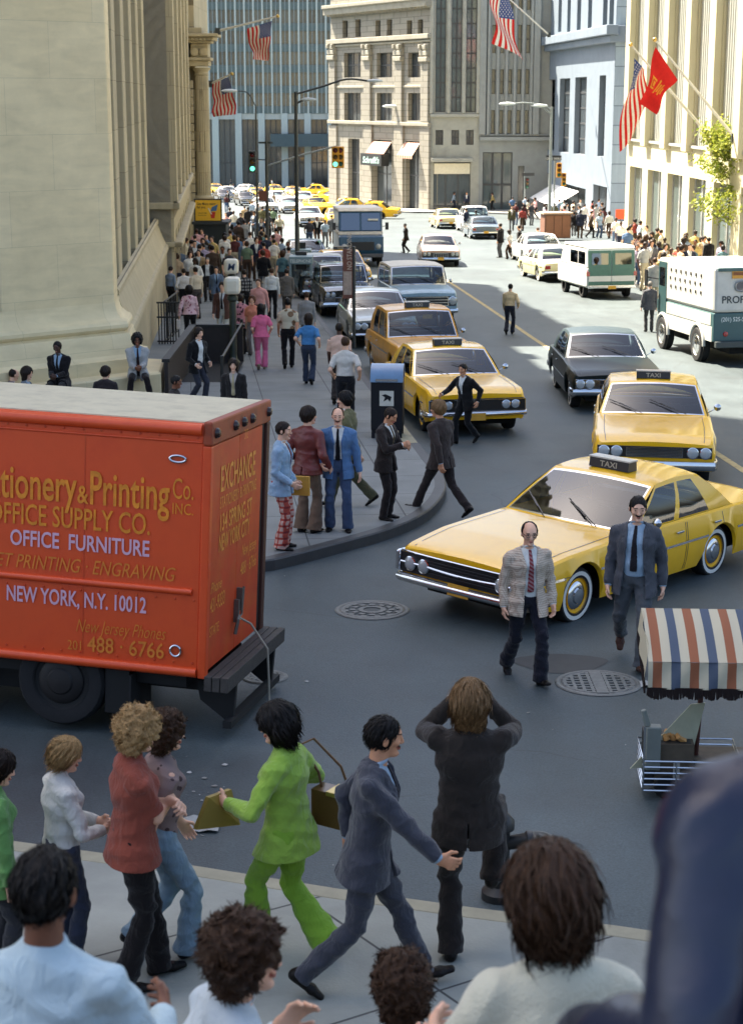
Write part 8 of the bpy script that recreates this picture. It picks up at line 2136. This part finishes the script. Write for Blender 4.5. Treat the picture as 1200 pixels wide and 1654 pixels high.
put("man in a brown jacket and pale trousers walking towards the subway globes", 362, 556, 454, 176, pose_walk('L', .16), .15, 1.6, tc=C((92, 62, 50)), bc=C((172, 172, 160)), sc=WSH, tie=C((30, 28, 28)), hair='medium', hc='dark', open_=.05)
put("woman in a flowered blouse and long dark skirt behind the near globe post", 390, 572, 474, 20, pose_stand(), .15, 2.5, top='tunic', tc=spots_mat("pink_black", srgb((190, 130, 136)), srgb((60, 40, 46)), 12, .36), bc=C((36, 30, 32)), hair='medium', hc='dark', female=True, flare=.06)
put("woman in a coral top and grey skirt facing the camera", 410, 574, 476, 170, pose_walk('R', .08), .15, 3.5, top='shirt', tc=C((214, 134, 106)), bc=C((108, 98, 92)), hair='medium', hc='auburn', female=True, sleeves='short')
put("tall man in a salmon pink shirt behind the coral top", 420, 545, 448, 172, pose_walk('L', .1), .15, 4.5, top='shirt', tc=C((214, 154, 144)), bc=C((70, 62, 60)), hc='brown', sleeves='long')
put("man in a checked black and white shirt, back turned, by the far globe", 396, 520, 434, 0, pose_stand(), .15, 5.9, top='shirt', tuck=False, tc=check_mat("lumber", srgb((150, 146, 140)), srgb((60, 58, 58)), srgb((20, 20, 20)), .11, .45), bc=BLACK, hc='dark')
put("man in a white shirt and black trousers with a dark haired companion", 440, 515, 432, 0, pose_stand(), .15, 6.8, top='shirt', tc=WSH, bc=BLACK, hc='brown')
put("man in a grey brown blazer seen from behind near the phone booth", 464, 512, 433, 0, pose_stand(), .15, 7.1, tc=C((106, 100, 92)), bc=C((90, 84, 78)), sc=WSH, hc='dark')
put("grey haired man in a black vest and white shirt facing the camera", 337, 487, 415, 178, pose_stand(), .15, 8.1, tc=BLACK, bc=C((60, 56, 52)), sc=WSH, hc='grey', open_=.08)
put("man in a slate blue jacket and dark tie facing the camera", 351, 506, 429, 182, pose_walk('R', .12), .15, 9.5, tc=C((92, 108, 128)), bc=C((66, 72, 84)), sc=BSH, tie=BLACK, hc='black')
put("man in a blue grey shirt leaning with the group at the bank wall", 277, 505, 431, -40, pose_stand(), .15, 1.9, top='shirt', tc=C((130, 144, 160)), bc=BLACK, hc='dark')
put("heavy man in a white shirt, back turned, in the wall group", 299, 510, 434, 8, pose_stand(hL=(-.24, .1, .95)), .15, 2.7, top='shirt', tc=C((220, 214, 204)), bc=C((30, 29, 32)), hc='dark', fat=1.18)
put("man in a cream shirt and grey trousers at the right of the wall group", 319, 515, 430, 40, pose_stand(), .15, 3.7, top='shirt', tc=C((212, 196, 168)), bc=C((84, 76, 72)), hc='dark')
# ---- crossing the road
put("man in a tan shirt crossing the road with a jacket over his arm", 822, 540, 458, -18, pose_walk('R', .14, hR=(.26, .16, .95)), 0, 4.2, top='shirt', tc=C((206, 182, 140)), bc=C((40, 44, 60)), hc='black', flare=.02)
put("slim man in a dark suit standing alone in the sunny road", 656, 409, 360, 100, pose_walk('R', .12), 0, 5.3, tc=C((58, 46, 36)), bc=C((46, 38, 32)), sc=WSH, hc='grey')
# ---- seated on the bank plinth and below
def seat(lab, hx, hy, d, heading, pose, scale=1.0, **k):
    """place a figure so the middle of the head is seen at (hx, hy) at distance d"""
    s = skel(pose, k.get('female', False)); T = atd(hx, hy, d); R = rotm(heading); off = R @ (s['head'] + s['Rh'] @ A3(0, 0, .02)) * scale
    return person(lab, (T.x - off[0], T.y - off[1], T.z - off[2]), heading, pose, scale=scale, **k)
KN = dict(hL=(-.05, .36, .74), hR=(.06, .37, .72), curlL=50, curlR=50, hdL=(.7, .6, -.2), hdR=(-.7, .6, -.2))
seat("dark skinned man in a black suit seated on the bank's plinth", 93, 560, 34.6, 168, pose_sit(**KN), res=.011, tc=C((34, 30, 32)), bc=C((40, 38, 40)), sc=BSH, tie=BLACK, hair='short', hc='black', tone='dark', seed=1.0)
seat("man with afro and glasses in a pale grey jacket seated on the plinth", 222, 548, 36.2, 190, pose_sit(aL=(-.24, .46, .09), aR=(.22, .44, .09), **KN), res=.011, tc=C((170, 168, 164)), bc=C((40, 32, 32)), sc=BSH, tie=C((60, 40, 40)), hair='curly', hc='black', tone='brown', glasses=True, open_=.03, seed=2.0)
seat("man in a dark brown jacket seen from behind below the plinth", 172, 600, 34.6, -10, pose_stand(head=(-30, 4, 0)), res=.011, tc=C((62, 54, 54)), bc=BLACK, sc=WSH, hair='medium', hc='dark', seed=3.0)
seat("man with wavy dark hair in a grey jacket looking right over the truck roof", 45, 602, 34.0, -96, pose_stand(head=(-5, 6, 0)), res=.011, tc=C((112, 118, 122)), bc=BLACK, sc=BSH, hair='shaggy', hc='dark', seed=4.0)
seat("balding man in a brown grey jacket at the left edge above the truck roof", 24, 604, 34.8, -60, pose_stand(head=(0, 14, 0)), res=.011, tc=C((120, 108, 104)), bc=BLACK, sc=WSH, hair='bald', hc='dark', seed=5.0)
# ---- spectators on the steps, close to the camera
PB = cloth((186, 206, 212), "shirt_pale_blue")
seat("man with thick dark hair in a pale blue shirt, seen from behind, bottom left", 76, 1428, 4.25, -12, pose_sit(lean=6, head=(-4, 2, 0), hL=(-.26, .34, .80), hR=(.22, .38, .78)), scale=.98, res=.0055, top='shirt', tc=PB, bc=NAVY, hair='short', hc='black', tone='brown', seed=1.4, fat=1.06)
seat("curly haired man with glasses in a pale shirt, in profile, gesturing", 400, 1538, 5.05, -66, pose_sit(lean=16, head=(-18, 2, 0), hR=(.16, .62, .92), hL=(-.10, .34, .92), pnR=(0, 0, 1), curlR=22, hdR=(.1, 1, .1)), res=.0055, scale=.98, top='shirt', tc=C((196, 206, 210), "shirt_ice"), bc=NAVY, hair='curly', hc='brown', glasses=True, seed=2.4)
seat("curly brown haired head seen from behind at the bottom middle", 648, 1588, 5.9, 4, pose_sit(lean=10, head=(6, 8, 0)), scale=.92, res=.0055, top='shirt', tc=C((44, 40, 66)), bc=BLACK, hair='curly', hc='brown', seed=3.4)
seat("woman with full brown hair in a cream sweater, back turned", 886, 1442, 4.15, 10, pose_sit(lean=5, head=(8, 4, 0), hL=(-.26, .3, .78), hR=(.26, .3, .78)), scale=1.0, res=.0055, top='sweater', tc=mat("knit_cream", srgb((212, 208, 184)), rough=.95, var=.08, scale=8, bump=.5, bscale=140, sheen=.4), bc=C((80, 70, 60)), hair='bob', hc='brown', female=True, seed=4.4, fat=1.1)
BLU = mat("satin_blue", srgb((9, 20, 48)), rough=.38, var=.25, scale=4, bump=.5, bscale=9, spec=.6)
seat("person in a dark blue satin jacket filling the bottom right corner", 1350, 958, 2.1, 20, pose_sit(lean=2, hL=(-.31, .02, .57), hR=(.2, .4, .7)), scale=1.0, res=.007, top='coat', tc=BLU, bc=NAVY, sc=NAVY, hair='medium', hc='dark', seed=5.4, fat=1.15, hem=-.2)
# ---- things carried
def local_part(o, mb, name, m, lab, cat, **k):
    """a carried thing: top-level, placed with the carrier's own transform"""
    x = mb.build(name, m, None, **k); bpy.context.view_layer.update(); x.matrix_world = Matrix.Translation(o.location) @ Matrix.Rotation(o.rotation_euler.z, 4, 'Z') @ Matrix.Diagonal((*o.scale, 1)); return tag(x, lab, cat)
BAG = mat("bag_leather", srgb((96, 66, 34)), rough=.4, var=.15, scale=10, coat=.2)
mb = MB(); mb.box(.22, .36, -.34, -.02, .86, 1.10, 0)
mb.tube([(.28, -.30, 1.08), (.27, -.22, 1.28), (.20, -.06, 1.46), (.20, .04, 1.40), (.28, -.04, 1.2), (.29, -.06, 1.09)], .010, 6, 0)
mb.box(.21, .37, -.22, -.14, 1.08, 1.11, 1)
bag = local_part(GREEN_OB, mb, "shoulder_bag", [BAG, mat("clasp_brass", (.5, .36, .12), rough=.3, metal=.8)], "brown leather shoulder bag hanging from the lime suited woman", "bag", bevel=.012)
mb = MB(); A_ = GREEN_S['WL']; mb.add([(A_[0] - .10, A_[1] + .06, A_[2] + .06), (A_[0] + .16, A_[1] + .08, A_[2] + .02), (A_[0] + .14, A_[1] + .0, A_[2] - .20), (A_[0] - .16, A_[1] + .12, A_[2] - .15)] + [(A_[0] - .10, A_[1] + .09, A_[2] + .06), (A_[0] + .16, A_[1] + .11, A_[2] + .02), (A_[0] + .14, A_[1] + .03, A_[2] - .20), (A_[0] - .16, A_[1] + .15, A_[2] - .15)], [(0, 1, 2, 3), (7, 6, 5, 4), (0, 4, 5, 1), (1, 5, 6, 2), (2, 6, 7, 3), (3, 7, 4, 0)])
local_part(GREEN_OB, mb, "folder", mat("folder_mustard", srgb((146, 124, 54)), rough=.6), "mustard folder held in front of the lime suited woman", "folder")
mb = MB(); H_ = PHOTO_S['head']; R_ = PHOTO_S['Rh']; 
def hp(x, y, z): return tuple(H_ + R_ @ A3(x, y, z))
Mh = Matrix(((*R_[0], H_[0]), (*R_[1], H_[1]), (*R_[2], H_[2]), (0, 0, 0, 1)))
mb.box(-.075, .075, .115, .16, -.03, .055, 0, M=Mh); mb.box(-.03, .03, .12, .155, .05, .08, 0, M=Mh); mb.lathe([(.035, .16), (.037, .24), (.03, .24), (.001, .22)], 16, Mh @ Matrix.Rotation(-math.pi / 2, 4, 'X'), 1)
local_part(PHOTO_OB, mb, "camera_body", [BLACKP, CHROME], "black camera held to the photographer's eye", "camera")
PL = [o for o in bpy.data.objects if o.get("label", "").startswith("man in a pale blue jacket and red plaid")][0]
mb = MB(); mb.box(-.25, -.20, .02, .34, .70, .96, 0); mb.box(-.262, -.25, .10, .26, .74, .90, 1)
local_part(PL, mb, "envelope", [mat("envelope_yellow", srgb((206, 152, 60)), rough=.7), mat("envelope_label", (.6, .58, .5))], "yellow envelope held by the man in plaid trousers", "envelope")
PB_ = [o for o in bpy.data.objects if o.get("label", "").startswith("woman in a pink spotted blouse")][0]
mb = MB(); mb.box(-.40, -.28, -.10, .14, .46, .74)
local_part(PB_, mb, "carrier_bag", mat("bag_white", srgb((214, 200, 184)), rough=.7), "white bag carried by the woman in the spotted blouse", "bag", bevel=.03)
# ================================================================== crowds: copies of a few walkers, each its own object with its own clothes
def arche(top, pose, female, sleeves, hair, res=.021, **k):
    o, s = person("", (0, -300, 0), 0, pose, top=top, tc=WSH, bc=BLACK, sc=WSH, hair=hair, hc='dark', female=female, sleeves=sleeves, res=res, **k)
    return o
ARCH = {
 'shirt_a': arche('shirt', pose_walk('L', .20), False, 'short', 'short', seed=1), 'shirt_b': arche('shirt', pose_stand(hL=(-.24, .15, .95), hR=(.26, .05, .86)), False, 'short', 'short', seed=2), 'shirt_c': arche('shirt', pose_walk('R', .16), False, 'long', 'medium', seed=3),
 'suit_a': arche('suit', pose_walk('R', .20), False, 'long', 'short', seed=4), 'suit_b': arche('suit', pose_stand(), False, 'long', 'short', seed=5), 'suit_c': arche('suit', pose_stand(hL=(-.15, .25, 1.0), hR=(.2, .22, 1.05), head=(20, 5, 0)), False, 'long', 'medium', seed=6),
 'woman_a': arche('tunic', pose_walk('L', .12), True, 'short', 'bob', seed=7, hem=-.03, flare=.03), 'woman_b': arche('tunic', pose_stand(hL=(-.2, .2, 1.0)), True, 'long', 'long', seed=8, hem=-.12, flare=.04), 'woman_c': arche('shirt', pose_walk('R', .14), True, 'short', 'medium', seed=9)}
TOPC = {"white": (220, 216, 206), "cream": (208, 198, 172), "pale blue": (160, 178, 196), "blue": (86, 112, 146), "yellow": (190, 166, 104), "pink": (206, 158, 156), "red": (150, 66, 58), "tan": (176, 152, 122), "green": (104, 124, 100), "pale grey": (176, 176, 172), "lilac": (158, 146, 168), "teal": (84, 116, 122), "maroon": (92, 50, 50), "dark grey": (72, 72, 76)}
SUITC = {"black": (30, 29, 32), "navy": (40, 46, 66), "grey": (104, 106, 110), "brown": (78, 62, 50), "tan": (170, 146, 112), "olive": (96, 94, 66), "pale grey": (156, 156, 152), "slate blue": (86, 102, 124)}
BOTC = {"black": (28, 27, 28), "navy": (42, 46, 66), "grey": (96, 96, 98), "brown": (84, 64, 50), "cream": (190, 178, 150), "denim": (74, 94, 124)}
used_labels = set()
HM = ['black', 'dark', 'brown', 'dark', 'auburn', 'sandy', 'grey']
TONES = ['fair', 'fair', 'tan', 'fair', 'brown', 'dark']
crowd_n = 0
def dress(root, m):
    def setm(o, slot, mm):
        if slot < len(o.material_slots): o.material_slots[slot].link = 'OBJECT'; o.material_slots[slot].material = mm
    setm(root, 0, m['skin'])
    for c in root.children:
        b = c.name.split('.')[0]
        k = {'trousers': 'bot', 'jacket': 'top', 'tunic': 'top', 'shirt': 'shirt' if m['suit'] else 'top', 'hair': 'hair'}.get(b)
        if k: setm(c, 0, m[k])
def crowd(zone, spots, rnd, heads, wt=(.45, .3, .25), group=None, up=.15):
    """spots: (px, py) feet; heads: list of headings to draw from"""
    global crowd_n
    for (px, py) in spots:
        for tr in range(400):
            r = rnd.random(); suit = False
            if r < wt[0]:
                a = rnd.choice(('shirt_a', 'shirt_b', 'shirt_c')); t = rnd.choice(("white", "white", "white", "white", "cream", "pale blue", "white") + tuple(TOPC)); b = rnd.choice(tuple(BOTC)); who = "person in a %s shirt and %s trousers" % (t, b); tc = TOPC[t]
            elif r < wt[0] + wt[1]:
                a = rnd.choice(('suit_a', 'suit_b', 'suit_c')); t = rnd.choice(tuple(SUITC)); b = rnd.choice(("black", "grey", "brown", "navy", "cream")); suit = True; who = "person in a %s jacket and %s trousers" % (t, b); tc = SUITC[t]
            else:
                a = rnd.choice(('woman_a', 'woman_b', 'woman_c')); t = rnd.choice(tuple(TOPC)); b = rnd.choice(tuple(BOTC)); who = "woman in a %s blouse and %s trousers" % (t, b); tc = TOPC[t]
            hc = rnd.choice(HM) if tr > 60 else None
            lab = who + ((" with %s hair" % hc) if hc else "") + " " + zone
            if lab not in used_labels: break
        used_labels.add(lab)
        p = gp(px, py, up)
        src = ARCH[a]; c = src.copy(); link(c)
        for ch in src.children: q = ch.copy(); link(q); q.parent = c
        for k in list(c.keys()): del c[k]
        c.location = p; c.rotation_euler = (0, 0, RAD(rnd.choice(heads) + rnd.gauss(0, 14))); sc = rnd.gauss(1.0, .035) * (.95 if a.startswith('woman') else 1); c.scale = (sc, sc, sc)
        tag(c, lab, "person", group)
        hcol = hc or rnd.choice(HM[:4])
        dress(c, dict(skin=skin(rnd.choice(TONES)), top=cloth(tc), bot=cloth(BOTC[b]), shirt=WSH, suit=suit, hair=hair_m(hcol)))
        crowd_n += 1
def scatter(rnd, n, poly, sep):
    """n pixel positions inside a quad of pixels, kept apart"""
    out = []; tries = 0
    while len(out) < n and tries < 4000:
        tries += 1; u, v = rnd.random(), rnd.random()
        a = [poly[0][i] * (1 - u) + poly[1][i] * u for i in (0, 1)]; b = [poly[3][i] * (1 - u) + poly[2][i] * u for i in (0, 1)]
        x, y = a[0] * (1 - v) + b[0] * v, a[1] * (1 - v) + b[1] * v
        if all(((x - q[0]) / sep) ** 2 + ((y - q[1]) / (sep * .35)) ** 2 > 1 for q in out): out.append((x, y))
    return sorted(out, key=lambda q: q[1])
rnd = random.Random(21)
crowd("on the left pavement", [(x, y) for x, y in scatter(rnd, 46, [(330, 402), (440, 402), (476, 478), (300, 478)], 11)], rnd, [0, 0, 180, 180, 20, -20], (.5, .28, .22), "crowd on the left pavement")
crowd("along the bank wall", [(283, 452), (292, 466), (300, 446), (310, 458), (316, 442), (322, 470), (308, 480), (288, 482), (330, 455), (318, 492)], rnd, [0, -60, 180, -90], (.5, .25, .25), "crowd on the left pavement")
crowd("by the dark newsstand", [(366, 388), (378, 384), (390, 392), (402, 380), (412, 390), (424, 378), (372, 376), (396, 370), (434, 386), (418, 368), (442, 376), (408, 360), (452, 392)], rnd, [0, 180, 160], (.45, .35, .2), "crowd by the newsstand")
crowd("beside the blue van", [(500, 404), (512, 398), (525, 400), (536, 394)], rnd, [180, 0], (.2, .7, .1), "crowd by the newsstand", 0)
crowd("crossing in the sun", [(808, 416), (823, 419), (838, 421), (769, 381), (753, 379), (868, 418)], rnd, [180, 60, -60], (.6, .35, .05), "people crossing in the sun", 0)
crowd("before the pale bank", scatter(rnd, 38, [(822, 348), (975, 352), (985, 392), (815, 372)], 10), rnd, [180, 0, 90, -90], (.5, .3, .2), "crowd before the far bank")
crowd("under the shop windows", scatter(rnd, 42, [(975, 398), (1075, 402), (1180, 466), (1030, 470)], 13), rnd, [180, 0, 30, 150, -90], (.5, .25, .25), "crowd before the cream building")
crowd("near the armoured truck", [(1038, 470), (1055, 500), (1068, 492), (1034, 452), (1080, 470), (1094, 462), (1110, 468)], rnd, [180, 0], (.5, .4, .1), "crowd before the cream building")
crowd("outside the restaurant", scatter(rnd, 22, [(572, 316), (690, 320), (690, 332), (566, 328)], 9), rnd, [180, 0, 90, -90], (.5, .2, .3), "far crowd in the sun")
crowd("before the pale shopfront", scatter(rnd, 16, [(695, 328), (800, 332), (815, 345), (695, 336)], 9), rnd, [180, 0, 90, -90], (.5, .3, .2), "far crowd in the sun")
crowd("among the jammed cars", scatter(rnd, 14, [(365, 305), (520, 303), (470, 345), (365, 345)], 16), rnd, [180, 0, 90], (.5, .3, .2), "far crowd in the sun", 0)
# man in grey in the road, seen from behind, and one standing inside the phone booth
put("man in a dark grey jacket standing before the armoured truck, back turned", 1047, 536, 455, 0, pose_stand(hL=(-.27, .05, .84)), 0, 3.0, tc=C((92, 92, 96)), bc=C((72, 70, 70)), sc=WSH, hc='grey')
put("man in a dark suit standing inside the phone booth", 487, 478, 424, -40, pose_stand(hR=(.12, .2, 1.45)), .15, 4.0, tc=BLACK, bc=BLACK, sc=WSH, hc='black')
for o in ARCH.values():
    for c in list(o.children): bpy.data.objects.remove(c)
    bpy.data.objects.remove(o)
print("people in crowds", crowd_n, "script seconds", round(time.time() - T0, 1))
